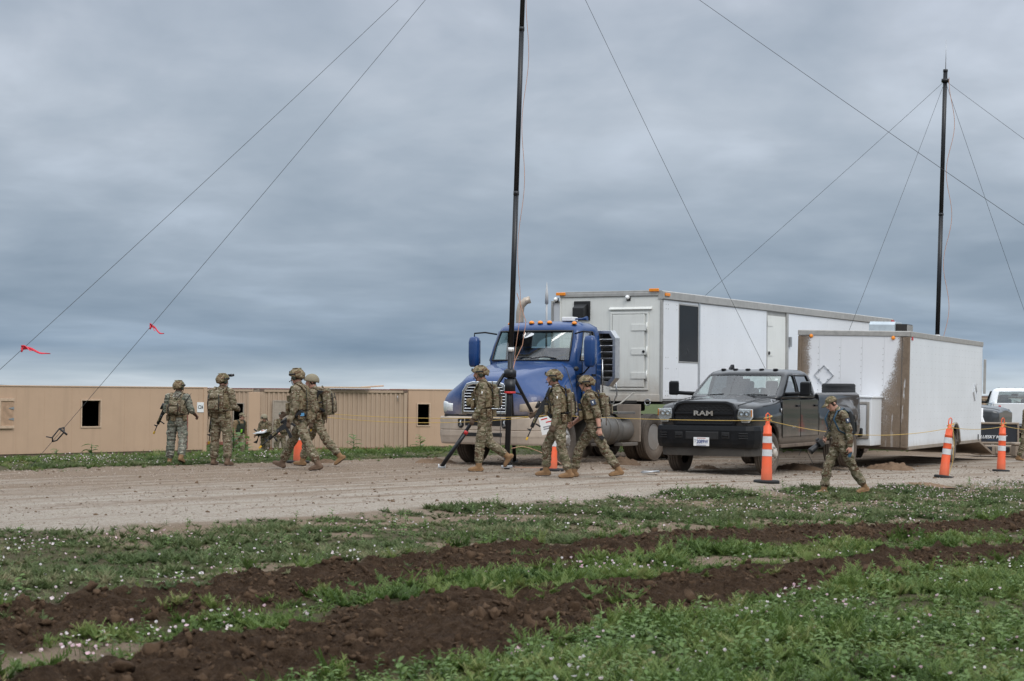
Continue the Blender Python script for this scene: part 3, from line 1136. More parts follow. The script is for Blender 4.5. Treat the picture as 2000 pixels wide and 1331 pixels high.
def corrugated(mb, x0, x1, z0, z1, y, period=0.2, dep=0.04, back=0.012):
    prof = []
    n = int(round((x1 - x0) / period))
    p = (x1 - x0) / n
    for i in range(n):
        a = x0 + i * p
        prof += [(a, y), (a + p * 0.36, y), (a + p * 0.5, y + dep), (a + p * 0.86, y + dep)]
    prof.append((x1, y))
    vs = [(q[0], q[1], z0) for q in prof] + [(q[0], q[1], z1) for q in prof]
    m = len(prof)
    mb._add(vs, [(i, i + 1, i + 1 + m, i + m) for i in range(m - 1)], False)


def container(name, label, loc, rz, L, Ht=2.59, W=2.44, door=None, hole=None):
    r = empty(name, loc, rz, label, 'container')
    for a in (0, L - 0.13):
        for q in (0, W - 0.13):
            MB().b2(a, a + 0.13, q, q + 0.13, 0.0, Ht).build('corner_post', M_TAN2, r, 0.01)
    MB().b2(0.132, L - 0.132, 0.0, 0.09, 0.02, 0.16).build('bottom_rail', M_RUST, r, 0.008)
    MB().b2(0.132, L - 0.132, 0.0, 0.07, Ht - 0.12, Ht).build('top_rail', M_TAN2, r, 0.008)
    c = MB()
    segs = [(0.132, L - 0.132)]
    if hole:
        segs = [(0.132, hole[0]), (hole[1], L - 0.132)]
        corrugated(c, hole[0], hole[1], hole[3], Ht - 0.121, 0.03)
        corrugated(c, hole[0], hole[1], 0.161, hole[2], 0.03)
    for a, q in segs:
        corrugated(c, a, q, 0.161, Ht - 0.121, 0.03)
    c.build('corrugated_wall', M_TAN2, r, 0, solid=0.006)
    for a in (0.02, L - 0.06):
        MB().b2(a, a + 0.04, 0.132, W - 0.132, 0.1, Ht - 0.02).build('end_wall', M_TAN2, r)
    MB().b2(0.132, L - 0.132, W - 0.05, W, 0.1, Ht - 0.02).build('back_wall', M_DARKIN, r)
    MB().b2(0.0, L, -0.02, W, Ht + 0.003, Ht + 0.04).build('roof', M_RUST, r, 0.006)
    for xx in (-0.015, L - 0.163):
        for z_ in (-0.03, Ht - 0.1):
            MB().b2(xx, xx + 0.178, -0.018, 0.162, z_, z_ + 0.118).build('corner_casting', mat('casting_metal', (0.16, 0.11, 0.085), 0.7, 0.2, 0.3, 9), r, 0.012)
    if door:
        x0, x1, z0, z1 = door
        frame_ring(MB(), x0, x1, z0, z1, 0.06, -0.045, -0.004).build('door_frame', M_GREYD, r, 0.006)
        m = (x0 + x1) / 2
        for a, q in ((x0, m - 0.022), (m + 0.022, x1)):
            MB().b2(a + 0.004, q, -0.028, 0.02, z0, z1).build('door_leaf', M_GREYD, r, 0.006)
    if hole:
        frame_ring(MB(), *hole, 0.05, -0.02, 0.09).build('doorway_frame', M_GREYD, r, 0.006)
    return r


pl, pr = pt(507, 890, 76.6), pt(794, 888, 78.2)
rz2 = math.atan2(pr.y - pl.y, pr.x - pl.x)
o2 = Vector((pl.x, pl.y, H(pl.x, pl.y)))
F2 = Face(o2, rz2)
L2 = (Vector((pr.x, pr.y, 0)) - Vector((pl.x, pl.y, 0))).length
ax0, az1 = F2.xz(535, 785); ax1, az0 = F2.xz(598, 880)
cont_c = container('shipping_container', 'corrugated tan shipping container with grey double door and loose plank on its roof', o2, rz2, L2, door=(ax0, ax1, 0.2, az1))
px0, _ = F2.xz(636, 765); px1, _ = F2.xz(722, 765)
MB().box(((px0 + px1) / 2 - 0.5, -0.12, 2.685), (px1 - px0 + 1.0, 0.16, 0.07), (0, 0, R(-3))).build('roof_plank', M_TANTRIM, cont_c, 0.008)
MB().box((px1 + 0.15, 0.25, 2.735), (1.1, 0.16, 0.06), (0, R(-3.5), R(24))).build('roof_plank', M_TANTRIM, cont_c, 0.008)
ex0, _ = F2.xz(485, 820)
dl = MB().box((ex0 / 2 - 0.015, -0.12, 1.25), (abs(ex0) - 0.02, 0.06, 2.42)).build('open_end_door', M_TAN, cont_c, 0.01)
hk, hkz = F2.xz(776, 778)
MB().tube([(hk, -0.02, hkz + 0.12), (hk, -0.06, hkz + 0.02), (hk + 0.02, -0.05, hkz - 0.14)], 0.015, 6).build('hook', M_STEEL, cont_c)

pl, pr = pt(384, 886, 84.0), pt(508, 886, 85.0)
o3 = Vector((pl.x, pl.y, H(pl.x, pl.y)))
rz3 = math.atan2(pr.y - pl.y, pr.x - pl.x)
F3 = Face(o3, rz3)
hx0, hz1 = F3.xz(457, 789); hx1, _ = F3.xz(475, 789)
container('shipping_container', 'tan shipping container with an open dark doorway, behind the C24 hut', o3, rz3, 6.06, door=None, hole=(hx0, hx1, 0.18, hz1))

pl, pr = pt(794, 882, 80.5), pt(905, 882, 81.5)
o4 = Vector((pl.x + 0.06, pl.y, H(pl.x, pl.y)))
rz4 = math.atan2(pr.y - pl.y, pr.x - pl.x)
F4 = Face(o4, rz4)
gx0, gz1 = F4.xz(816, 790); gx1, gz0 = F4.xz(838, 831)
hut('tan_hut', 'tan hut with a narrow dark window between the container and the blue truck', 6.0, 2.5, 2.60, o4, rz4, [(gx0, gx1, gz0, gz1)])
o5 = pt(1880, 800, 98)
container('shipping_container', 'far tan container behind the white pickup at the right edge', (o5.x, o5.y, H(o5.x, o5.y)), R(3), 12.19)
# ------------------------------------------------------------------ vehicle materials
M_RUBBER = mat('tyre_rubber', (0.022, 0.021, 0.020), 0.85, 0, 0.3, 14, 0.5, 60, dirt=(-0.9, 0.55), dirt_col=(0.17, 0.13, 0.10))
M_RUBBER2 = mat('muddy_tyre_rubber', (0.03, 0.028, 0.026), 0.85, 0, 0.3, 14, 0.5, 60, dirt=(-0.8, 0.8), dirt_col=(0.19, 0.145, 0.11))
M_SPARE = mat('clean_tyre_rubber', (0.014, 0.015, 0.017), 0.75, 0, 0.3, 14, 0.3, 60)
M_RIM = mat('steel_rim', (0.42, 0.41, 0.40), 0.45, 0.6, 0.1, 14, dirt=(-0.75, 0.45), dirt_col=(0.25, 0.195, 0.145))
M_RIMW = mat('white_steel_rim', (0.62, 0.62, 0.60), 0.5, 0.1, 0.1, 14, dirt=(-0.3, 0.55))
M_CHROME = mat('chrome', (0.78, 0.79, 0.80), 0.16, 1.0, 0.05, 20)
M_ALU = mat('brushed_aluminium', (0.60, 0.61, 0.62), 0.34, 0.9, 0.1, 12)
M_UNDER = mat('chassis_black', (0.022, 0.02, 0.018), 0.8, 0.0, 0.4, 6, dirt=(0.1, 0.8), dirt_col=(0.12, 0.09, 0.065))
M_AMBER = mat('amber_lens', (0.85, 0.27, 0.02), 0.25, 0, 0.15, 30)
M_REDL = mat('red_lens', (0.5, 0.02, 0.02), 0.25, 0, 0.15, 30)
M_SEAT = mat('seat_fabric', (0.045, 0.045, 0.048), 0.9, 0, 0.2, 20)
M_DASH = mat('dashboard', (0.03, 0.03, 0.032), 0.7, 0, 0.2, 20)
M_TRIMB = mat('black_trim', (0.007, 0.0075, 0.009), 0.45, 0, 0.25, 12, dirt=(-0.2, 0.5), dirt_col=(0.06, 0.05, 0.04), spec=0.22)


M_RAILG = mat('dull_grey_metal', (0.45, 0.45, 0.45), 0.6, 0.1, 0.1, 8)


def glass_mat(name, tint, refl=0.14):
    t = NT(name)
    t.n.remove(t.b)
    tr = t.n.new('ShaderNodeBsdfTransparent'); tr.inputs[0].default_value = (*tint, 1)
    gl = t.n.new('ShaderNodeBsdfGlossy'); gl.inputs['Roughness'].default_value = 0.03
    lw = t.n.new('ShaderNodeLayerWeight'); lw.inputs[0].default_value = 0.35
    dust = t.n.new('ShaderNodeBsdfDiffuse'); dust.inputs[0].default_value = (0.45, 0.42, 0.38, 1)
    m1, m2 = t.n.new('ShaderNodeMixShader'), t.n.new('ShaderNodeMixShader')
    f = t.math('ADD', refl, t.math('MULTIPLY', lw.outputs['Fresnel'], 0.55), True)
    t.l.new(f, m1.inputs[0]); t.l.new(tr.outputs[0], m1.inputs[1]); t.l.new(gl.outputs[0], m1.inputs[2])
    t.l.new(t.math('MULTIPLY', t.ramp(t.noise(2.2, 6, 0.65), [(0.4, 0.15), (0.8, 1.0)]), 0.03), m2.inputs[0])
    t.l.new(m1.outputs[0], m2.inputs[1]); t.l.new(dust.outputs[0], m2.inputs[2])
    t.l.new(m2.outputs[0], t.n['Material Output'].inputs[0])
    return t.m


M_GLASS = glass_mat('window_glass', (0.74, 0.83, 0.81), 0.13)
M_GLASSD = glass_mat('dark_window_glass', (0.10, 0.12, 0.13), 0.10)


def paint_mat(name, col, dust_z, rough=0.28, coat=0.6, dust_col=MUD_DRY, var=0.1, base_dust=0.12, xlim=None):
    """car paint under road dust: a thin film everywhere, thick low down, splashed"""
    t = NT(name)
    P = t.co()
    c = t.mix(t.noise(3, 4, 0.6, P), tuple(k * (1 - var) for k in col), tuple(k * (1 + var) for k in col))
    z = t.sepz(P)
    g = t.math('DIVIDE', t.math('SUBTRACT', dust_z[1], z), dust_z[1] - dust_z[0])
    g = t.math('ADD', g, t.math('MULTIPLY', t.math('SUBTRACT', t.noise(2.3, 8, 0.7, P), 0.5), 0.75))
    g = t.math('ADD', g, t.math('MULTIPLY', t.math('SUBTRACT', t.noise(38, 3, 0.7, P), 0.5), 0.35))
    g = t.math('MULTIPLY', t.math('MINIMUM', t.math('MAXIMUM', g, 0.0), 1.0), 0.94)
    film = t.math('MULTIPLY', t.noise(5, 5, 0.6, P), base_dust)
    sp = t.math('MULTIPLY', t.ramp(t.noise(60, 2, 0.8, P), [(0.63, 0.0), (0.69, 0.6)]), t.ramp(t.noise(1.4, 3, 0.5, P), [(0.42, 0.0), (0.62, 1.0)]))
    f = t.math('MAXIMUM', t.math('MAXIMUM', g, film), t.math('MULTIPLY', sp, 0.18))
    dc = t.mix(t.noise(7, 6, 0.7, P), tuple(k * 0.75 for k in dust_col), tuple(k * 1.15 for k in dust_col))
    c = t.mix(f, c, dc)
    r = t.math('ADD', t.math('MULTIPLY', t.math('SUBTRACT', 1.0, f), rough), t.math('MULTIPLY', f, 0.9))
    t.out(c, r, 0.0, 0.25, t.math('MULTIPLY', t.math('SUBTRACT', 1.0, f), coat))
    t.b.inputs['Coat Roughness'].default_value = 0.03
    return t.m


# ------------------------------------------------------------------ vehicle pieces
def catmull(pts, n):
    """smooth open polyline through pts (tuples of any length), n samples per span"""
    P = [Vector(p) for p in pts]
    P = [P[0] * 2 - P[1]] + P + [P[-1] * 2 - P[-2]]
    out = []
    for i in range(1, len(P) - 2):
        a, b, c, d = P[i - 1:i + 3]
        for k in range(n):
            t = k / n
            out.append(0.5 * ((2 * b) + (c - a) * t + (2 * a - 5 * b + 4 * c - d) * t * t + (3 * b - a - 3 * c + d) * t ** 3))
    out.append(P[-2])
    return out


def wheel(root, x, y, r, w, side, rim_r, m_tyre, m_rim, dish=0.06, z=None, lugs=8, hub_r=0.09):
    """road wheel: tyre with grooved tread > rim > hub; side = +1 outer face towards +X"""
    z = r - 0.012 if z is None else z
    h = w / 2
    prof = [(-h * 0.72, rim_r), (-h * 0.95, rim_r + 0.03), (-h, (rim_r + r) / 2), (-h * 0.94, r - 0.035), (-h * 0.82, r - 0.006)]
    for k in range(4):
        a = -h * 0.74 + k * h * 0.42
        prof += [(a, r), (a + h * 0.28, r), (a + h * 0.30, r - 0.014), (a + h * 0.40, r - 0.014)]
    prof += [(h * 0.82, r - 0.006), (h * 0.94, r - 0.035), (h, (rim_r + r) / 2), (h * 0.95, rim_r + 0.03), (h * 0.72, rim_r)]
    ty = MB().lathe([(a * side, q) for a, q in prof], 40, 'X', (0, 0, 0), False).build('tyre', m_tyre, root)
    ty.location = (x, y, z)
    o = h * 0.74
    prof = [(o, rim_r + 0.004), (o + 0.012, rim_r - 0.012), (o - 0.02, rim_r - 0.025), (o - 0.05, rim_r - 0.03), (o - dish - 0.02, rim_r * 0.80),
            (o - dish, rim_r * 0.66), (o - dish + 0.01, hub_r * 1.7), (o - dish + 0.01, hub_r * 1.2), (-h * 0.6, hub_r)]
    rm = MB().lathe([(a * side, q) for a, q in prof], 32, 'X', (0, 0, 0), True).build('rim', m_rim, ty)
    hb_ = MB().lathe([(a * side, q) for a, q in ((o - dish, hub_r * 1.1), (o - dish + 0.05, hub_r), (o - dish + 0.075, hub_r * 0.6))], 16, 'X').build('hub', m_rim, ty)
    for k in range(lugs):
        a = 2 * math.pi * k / lugs
        q = rim_r * 0.52
        MB().cyl(((o - dish + 0.004) * side, q * math.cos(a), q * math.sin(a)), ((o - dish + 0.035) * side, q * math.cos(a), q * math.sin(a)), 0.016, 0.014, 6).build('wheel_nut', m_rim, ty)
    return ty


def arch_z(y, cs, r, zc):
    z = -9.0
    for c in cs:
        if abs(y - c) < r:
            z = max(z, zc + math.sqrt(r * r - (y - c) ** 2))
    return z


def body_loft(mb, stations, arches=(), ar=0.0, azc=0.0, n=3, step=0.05):
    """stations: (y, [(x,z) half profile bottom-outside to top-centre]); mirrored skin with wheel arches cut in"""
    ysn = [s_[0] for s_ in stations]
    fine = set(ysn)
    for c in arches:
        k = c - ar
        while k <= c + ar + 1e-6:
            if ysn[0] < k < ysn[-1]:
                fine.add(round(k, 4))
            k += step
    fine = sorted(fine)
    fine = [f for i, f in enumerate(fine) if i == 0 or f - fine[i - 1] > 0.004]
    rows = []
    for y in fine:
        i = max(0, min(len(ysn) - 2, max(j for j in range(len(ysn)) if ysn[j] <= y + 1e-9) if y >= ysn[0] else 0))
        t = (y - ysn[i]) / (ysn[i + 1] - ysn[i])
        pr = [(a[0] + (b[0] - a[0]) * t, a[1] + (b[1] - a[1]) * t) for a, b in zip(stations[i][1], stations[i + 1][1])]
        az = arch_z(y, arches, ar, azc)
        sm = [(max(p.x, 0), max(p.y, az)) for p in catmull(pr, n)]
        rows.append([(x_, y, z_) for x_, z_ in sm] + [(-x_, y, z_) for x_, z_ in sm[-2::-1]])
    mb.grid(rows)
    return rows


def cabin(root, levels, half, glass, m_paint, m_glass, name='cab'):
    """shell of horizontal rings; half(level) -> list of half-ring points from front centre to rear centre; glass = {name:(levels lo,hi, idx set)}"""
    rings = []
    for lv in levels:
        h = half(lv)
        rings.append([(x_, y_, lv[0]) for x_, y_ in h] + [(-x_, y_, lv[0]) for x_, y_ in h[-2:0:-1]])
    n, m = len(rings[0]), len(half(levels[0]))
    shell, panes = MB(), {}
    for i in range(len(rings) - 1):
        for j in range(n):
            jj = (j + 1) % n
            hj = j if j < m - 1 else (n - 1 - j)
            sg = 1 if j < m - 1 else -1
            hit = None
            for g, (lo, hi, idx) in glass.items():
                if lo <= i < hi and hj in idx:
                    hit = g if g in ('windscreen', 'rear_window') else (g, sg)
            q = [rings[i][j], rings[i][jj], rings[i + 1][jj], rings[i + 1][j]]
            if hit is None:
                shell._add(q, [(0, 1, 2, 3)], True)
            else:
                panes.setdefault(hit, MB())._add([(x_ * 0.985, y_ + (0.012 if y_ < 1.2 else -0.004), z_) for x_, y_, z_ in q], [(0, 1, 2, 3)], True)
    shell._add(rings[-1], [tuple(range(n))], True)
    bm_ = shell.mesh('x', m_paint)
    b = bmesh.new(); b.from_mesh(bm_)
    bmesh.ops.remove_doubles(b, verts=b.verts, dist=0.0005)
    bmesh.ops.recalc_face_normals(b, faces=b.faces)
    b.to_mesh(bm_); b.free()
    o = bpy.data.objects.new(name, bm_)
    COL.objects.link(o); o.parent = root
    k = o.modifiers.new('solid', 'SOLIDIFY'); k.thickness = 0.03; k.offset = -1
    for g, mb in panes.items():
        nm = g if isinstance(g, str) else g[0]
        me = mb.mesh(nm, m_glass if nm != 'rear_side_window' else M_GLASSD)
        b = bmesh.new(); b.from_mesh(me); bmesh.ops.remove_doubles(b, verts=b.verts, dist=0.0005); b.to_mesh(me); b.free()
        w = bpy.data.objects.new(nm, me)
        COL.objects.link(w); w.parent = root
    return rings, panes


def sweep(mb, path, prof):
    """profile (outward, z) carried along a plan path of (x,y); closed profile, capped ends"""
    rings = []
    for i, p in enumerate(path):
        a, b = Vector(path[max(0, i - 1)]), Vector(path[min(len(path) - 1, i + 1)])
        t = (b - a).normalized()
        nrm = Vector((t.y, -t.x))
        rings.append([(p[0] + nrm.x * o_, p[1] + nrm.y * o_, z_) for o_, z_ in prof])
    return mb.ringloft(rings, True, True, False)


# ------------------------------------------------------------------ blue tractor truck
def blue_truck():
    A = R(-31.5)
    r = empty('tractor_truck', (0.09, 38.35, 0.0), A, 'dusty blue day-cab tractor truck with chrome grille, hitched to the long white trailer', 'truck')
    blue = paint_mat('blue_truck_paint', (0.002, 0.042, 0.165), (0.72, 1.48), 0.4, 0.6, (0.40, 0.32, 0.25), base_dust=0.05)
    blue_c = paint_mat('blue_cab_paint', (0.002, 0.042, 0.165), (0.3, 1.2), 0.4, 0.6, (0.40, 0.32, 0.25), base_dust=0.04)
    cream = mat('dust_covered_bumper', (0.45, 0.375, 0.305), 0.7, 0, 0.12, 4, 0.2, 60, dirt=(0.2, 0.9), dirt_col=(0.40, 0.325, 0.26))

    def st(y, w1, zb, zf, w2, zt):
        return (y, [(w1 - 0.03, zb), (w1, zb + 0.04), (w1, (zb + zf) / 2), (w1 - 0.03, zf), (w1 * 0.62 + w2 * 0.38, zf + (zt - zf) * 0.26), (w2 * 1.04, zt - (zt - zf) * 0.34), (w2 * 0.86, zt - 0.055), (w2 * 0.45, zt - 0.006), (0, zt)])
    S = [st(-1.17, 0.72, 1.03, 1.18, 0.56, 1.68), st(-1.14, 0.95, 1.02, 1.27, 0.61, 1.745), st(-1.05, 1.09, 1.02, 1.34, 0.66, 1.81), st(-0.85, 1.18, 1.02, 1.41, 0.72, 1.88),
         st(-0.45, 1.21, 1.02, 1.46, 0.80, 1.98), st(0.0, 1.21, 1.02, 1.48, 0.88, 2.07), st(0.35, 1.20, 0.95, 1.49, 0.95, 2.13), st(0.62, 1.12, 0.92, 1.5, 1.0, 2.18)]
    b = MB()
    rows = body_loft(b, S, (0.0,), 0.64, 0.50)
    b._add(rows[0], [tuple(range(len(rows[0])))], False)
    b.build('hood', blue, r)
    for sg in (-1, 1):
        MB().tube([(sg * 1.215, 0.30, 1.0), (sg * 1.205, 0.33, 1.45), (sg * 1.10, 0.36, 1.72), (sg * 0.99, 0.38, 1.98), (sg * 0.86, 0.42, 2.07)], 0.007, 5).build('hood_seam', M_BLACK, r)
    # wheel arch lips
    for sg in (-1, 1):
        path = [(sg * 1.2, 0.64 * math.cos(t), 0.50 + 0.64 * math.sin(t)) for t in np.linspace(R(48), R(150), 16)]
        MB().tube(path, 0.022, 6).build('wheel_arch_lip', M_TRIMB, r)
        MB().b2(sg * 0.35 if sg > 0 else -0.95, 0.95 if sg > 0 else sg * 0.35, -0.62, 0.62, 1.14, 1.18).build('inner_fender', M_UNDER, r)
    # grille: chrome surround, dark core, eight bright bars
    gy = -1.19
    outer = [(-0.56, 1.04), (0.56, 1.04), (0.55, 1.5), (0.44, 1.66), (0.30, 1.70), (-0.30, 1.70), (-0.44, 1.66), (-0.55, 1.5)]
    inner = [(-0.49, 1.10), (0.49, 1.10), (0.48, 1.47), (0.40, 1.60), (0.28, 1.635), (-0.28, 1.635), (-0.40, 1.60), (-0.48, 1.47)]
    g = MB()
    n = len(outer)
    vs = [(x, y, z) for y in (gy - 0.03, gy + 0.05) for q in (outer, inner) for x, z in q]
    fs = []
    for k in range(n):
        m = (k + 1) % n
        fs += [(k, m, m + n, k + n), (k + 2 * n, k + 3 * n, m + 3 * n, m + 2 * n), (k, k + 2 * n, m + 2 * n, m), (k + n, m + n, m + 3 * n, k + 3 * n)]
    gr = g._add(vs, fs, False).build('grille', M_CHROME, r, 0.012)
    MB().prism(inner, 'Y', gy + 0.02, gy + 0.045).build('radiator_core', M_BLACK, gr)
    for k in range(8):
        z = 1.145 + k * 0.061
        hw = 0.485 if z < 1.47 else 0.485 - (z - 1.47) * 0.65
        MB().box((0, gy - 0.006, z), (2 * hw, 0.035, 0.017), (R(-20), 0, 0)).build('bar', M_CHROME, gr, 0.004)
    bd = MB().tube([(0.33, gy - 0.03, 1.13), (0.36, gy - 0.045, 1.17), (0.40, gy - 0.045, 1.14), (0.42, gy - 0.03, 1.18)], 0.012, 6).build('badge', M_CHROME, gr)
    # bumper
    path = [(-1.22, -0.62), (-1.22, -0.85), (-1.17, -1.03), (-1.03, -1.16), (-0.8, -1.235), (-0.4, -1.26), (0, -1.265), (0.4, -1.26), (0.8, -1.235), (1.03, -1.16), (1.17, -1.03), (1.22, -0.85), (1.22, -0.62)]
    prof = [(-0.12, 0.44), (-0.02, 0.42), (0.0, 0.46), (0.012, 0.56), (0.022, 0.60), (0.022, 0.70), (0.006, 0.712), (0.022, 0.724), (0.022, 0.955), (0.0, 0.985), (-0.12, 0.985)]
    bp = sweep(MB(), path, prof).build('bumper', cream, r, 0.006)
    MB().b2(-0.98, 0.98, -1.2, -1.1, 0.985, 1.025).build('bumper_gap', M_BLACK, r)
    for sg in (-1, 1):
        MB().prism([(sg * 0.52 - 0.07, 0.95), (sg * 0.52 + 0.07, 0.95), (sg * 0.52 + 0.07, 0.80), (sg * 0.52 + 0.03, 0.755), (sg * 0.52 - 0.03, 0.755), (sg * 0.52 - 0.07, 0.80)], 'Y', -1.288, -1.25).build('tow_hook_opening', M_BLACK, bp)
        MB().tube([(sg * 0.52, -1.27, 0.92), (sg * 0.52, -1.31, 0.87), (sg * 0.52 + 0.03, -1.31, 0.81), (sg * 0.52 - 0.02, -1.30, 0.80)], 0.017, 8).build('tow_hook', M_STEEL, bp)
        MB().lathe([(-1.245, 0.075), (-1.272, 0.08), (-1.268, 0.06), (-1.25, 0.05)], 20, 'Y', (sg * 0.93 * 0.9, 0.055, 0.585)).build('fog_lamp', cream, bp)
    MB().b2(-0.42, 0.42, -1.29, -1.26, 0.80, 0.955).build('air_intake', M_BLACK, bp, 0.01)
    MB().b2(-0.46, 0.46, -1.288, -1.262, 0.585, 0.665).build('air_intake', M_BLACK, bp, 0.01)
    for k in range(5):
        MB().b2(-0.40, 0.40, -1.296, -1.289, 0.822 + k * 0.028, 0.828 + k * 0.028).build('slat', M_UNDER, bp)
    # headlights wrap the front corners of the fenders; the driver's one is caked with mud
    for sg, m in ((-1, mat('headlight_lens', (0.72, 0.74, 0.74), 0.15, 0.2, 0.1, 20, coat=0.8)), (1, mat('mud_caked_lens', (0.46, 0.375, 0.29), 0.75, 0, 0.1, 5))):
        path = [(0.80, -1.152), (0.95, -1.125), (1.06, -1.07), (1.13, -0.98), (1.175, -0.86), (1.195, -0.72)]
        rings = []
        for i, p in enumerate(path):
            f = i / (len(path) - 1)
            zc, hh_ = 1.165 + 0.035 * f, 0.115 * math.sin(math.pi * (0.16 + 0.72 * f)) ** 0.5
            a, b_ = Vector(path[max(0, i - 1)]), Vector(path[min(len(path) - 1, i + 1)])
            t = (b_ - a).normalized(); nr = Vector((t.y, -t.x))
            ring = []
            for k in range(12):
                q = 2 * math.pi * k / 12
                oo = 0.022 * max(0, math.cos(q)) - 0.03 * max(0, -math.cos(q))
                ring.append((sg * (p[0] + nr.x * oo), p[1] + nr.y * oo, zc + hh_ * math.sin(q)))
            rings.append(ring)
        hl = MB().ringloft(rings, True, True, True).build('headlight', m, r)
    # cab
    LV = [(0.95, 0.62, 1.06, 1.76), (2.06, 0.52, 1.11, 1.76), (2.16, 0.50, 1.11, 1.76), (2.45, 0.60, 1.09, 1.755), (2.78, 0.76, 1.04, 1.75), (2.88, 0.83, 1.0, 1.74), (2.96, 0.98, 0.86, 1.70), (3.0, 1.18, 0.62, 1.6)]

    def half(l):
        z, yf, hw, yb = l
        return [(0, yf - 0.06), (0.45 * hw, yf - 0.035), (0.85 * hw, yf + 0.07), (0.94 * hw, yf + 0.13), (hw, yf + 0.24), (hw + 0.003, yb - 0.36), (hw, yb - 0.10), (hw - 0.07, yb), (0.62 * hw, yb + 0.004), (0, yb + 0.004)]
    rings, panes = cabin(r, LV, half, {'windscreen': (2, 4, {0, 1}), 'side_window': (2, 4, {4}), 'rear_window': (3, 4, {8})}, blue_c, M_GLASS)
    fr = [half(LV[2])[k] for k in (2, 1, 0)]
    p_ = [(-x, y - 0.006, 2.16) for x, y in fr] + [(x, y - 0.006, 2.16) for x, y in fr[1::-1]]
    t_ = [half(LV[4])[k] for k in (0, 1, 2)]
    q_ = [(x, y - 0.006, 2.78) for x, y in t_[::-1]] + [(-x, y - 0.006, 2.78) for x, y in t_[1:]]
    m1 = half(LV[3])[2]
    MB().tube(p_ + [(m1[0], m1[1] - 0.006, 2.45)] + q_ + [(-m1[0], m1[1] - 0.006, 2.45), p_[0]], 0.02, 6, False).build('windscreen_gasket', M_BLACK, r)
    for sg in (-1, 1):
        a, c = half(LV[2]), half(LV[4])
        MB().tube([(sg * a[4][0], a[4][1], 2.16), (sg * a[5][0], a[5][1], 2.16), (sg * c[5][0], c[5][1], 2.78), (sg * c[4][0], c[4][1], 2.78), (sg * a[4][0], a[4][1], 2.16)], 0.016, 6).build('window_gasket', M_BLACK, r)
        d = MB().b2(sg * 1.112, sg * 1.118, 0.84, 1.40, 1.06, 2.12).build('door', blue_c, r, 0.004)
        MB().box((sg * 1.13, 1.30, 1.86), (0.03, 0.16, 0.045)).build('handle', M_TRIMB, d, 0.008)
        MB().tube([(sg * 1.117, 0.84, 1.06), (sg * 1.119, 0.82, 2.1), (sg * 1.105, 0.80, 2.18)], 0.006, 5).build('door_gap', M_BLACK, r)
        MB().tube([(sg * 1.117, 1.42, 1.06), (sg * 1.119, 1.42, 2.16), (sg * 1.06, 1.42, 2.76)], 0.006, 5).build('door_gap', M_BLACK, r)
        # wipers
        MB().tube([(sg * 0.25 - 0.15, 0.40, 2.19), (sg * 0.25 + 0.18, 0.445, 2.235), (sg * 0.25 + 0.42, 0.505, 2.20)], 0.012, 6).build('wiper', M_BLACK, r)
        # mirrors
        mi = MB()
        rings2 = []
        for z, w_, d_ in ((2.02, 0.075, 0.05), (2.06, 0.105, 0.085), (2.25, 0.118, 0.10), (2.55, 0.118, 0.10), (2.64, 0.10, 0.08), (2.67, 0.065, 0.04)):
            rings2.append([(sg * 1.42 + w_ * math.copysign(abs(math.cos(t)) ** 0.6, math.cos(t)), 0.60 + d_ * math.copysign(abs(math.sin(t)) ** 0.6, math.sin(t)), z) for t in np.linspace(0, 2 * math.pi, 17)[:-1]])
        mm = mi.ringloft(rings2, True, True, True).build('mirror', blue_c, r)
        MB().tube([(sg * 0.96, 0.78, 2.72), (sg * 1.2, 0.68, 2.76), (sg * 1.42, 0.60, 2.74), (sg * 1.42, 0.6, 2.64)], 0.017, 8).build('mirror_arm', M_TRIMB, mm)
        MB().tube([(sg * 1.06, 0.78, 1.86), (sg * 1.25, 0.66, 1.9), (sg * 1.42, 0.60, 2.04)], 0.017, 8).build('mirror_arm', M_TRIMB, mm)
        MB().box((sg * 1.42, 0.704, 2.34), (0.18, 0.008, 0.5)).build('mirror_glass', M_CHROME, mm)
    # roof lights, antenna box, horn
    for x_, y_ in ((-0.72, 0.94), (-0.17, 0.90), (0.05, 0.89), (0.27, 0.90), (0.84, 0.96)):
        zr = 2.945 if abs(x_) < 0.5 else 2.925
        MB().lathe([(0, 0.06), (0.03, 0.055), (0.055, 0.032), (0.062, 0.0)], 12, 'Z', (x_, y_, zr)).build('marker_light', M_AMBER, r)
    MB().b2(0.42, 0.68, 1.15, 1.4, 3.0, 3.09).build('roof_box', M_WHITE, r, 0.015)
    MB().tube([(0.68, 1.3, 3.05), (0.85, 1.3, 3.05), (0.96, 1.3, 3.06)], [0.02, 0.02, 0.05], 10).build('air_horn', blue_c, r)
    # interior
    MB().b2(-0.95, 0.95, 0.66, 0.95, 1.75, 2.14).build('dashboard', M_DASH, r, 0.05)
    for sg in (-1, 1):
        MB().b2(sg * 0.52 - 0.24, sg * 0.52 + 0.24, 1.18, 1.62, 1.5, 1.68).build('seat', M_SEAT, r, 0.04)
        MB().box((sg * 0.52, 1.58, 2.05), (0.46, 0.13, 0.8), (R(-8), 0, 0)).build('seat_back', M_SEAT, r, 0.05)
    MB().tube([(0.52 + 0.21 * math.cos(t), 0.98 + 0.1 * math.sin(t), 2.1 + 0.18 * math.sin(t)) for t in np.linspace(0, 2 * math.pi, 25)], 0.015, 6).build('steering_wheel', M_DASH, r)
    MB().box((0.28, 0.64, 2.17), (0.26, 0.16, 0.006), (R(25), 0, 0)).build('paper', M_WHITE, r)
    MB().b2(-0.9, 0.9, 0.85, 1.7, 1.05, 1.15).build('cab_floor', M_DASH, r)
    # hood mirrors / intake on the side, grab rail, side fairing with louvres
    MB().ell((1.20, 0.42, 1.98), (0.05, 0.07, 0.05)).build('hood_latch', M_BLACK, r)
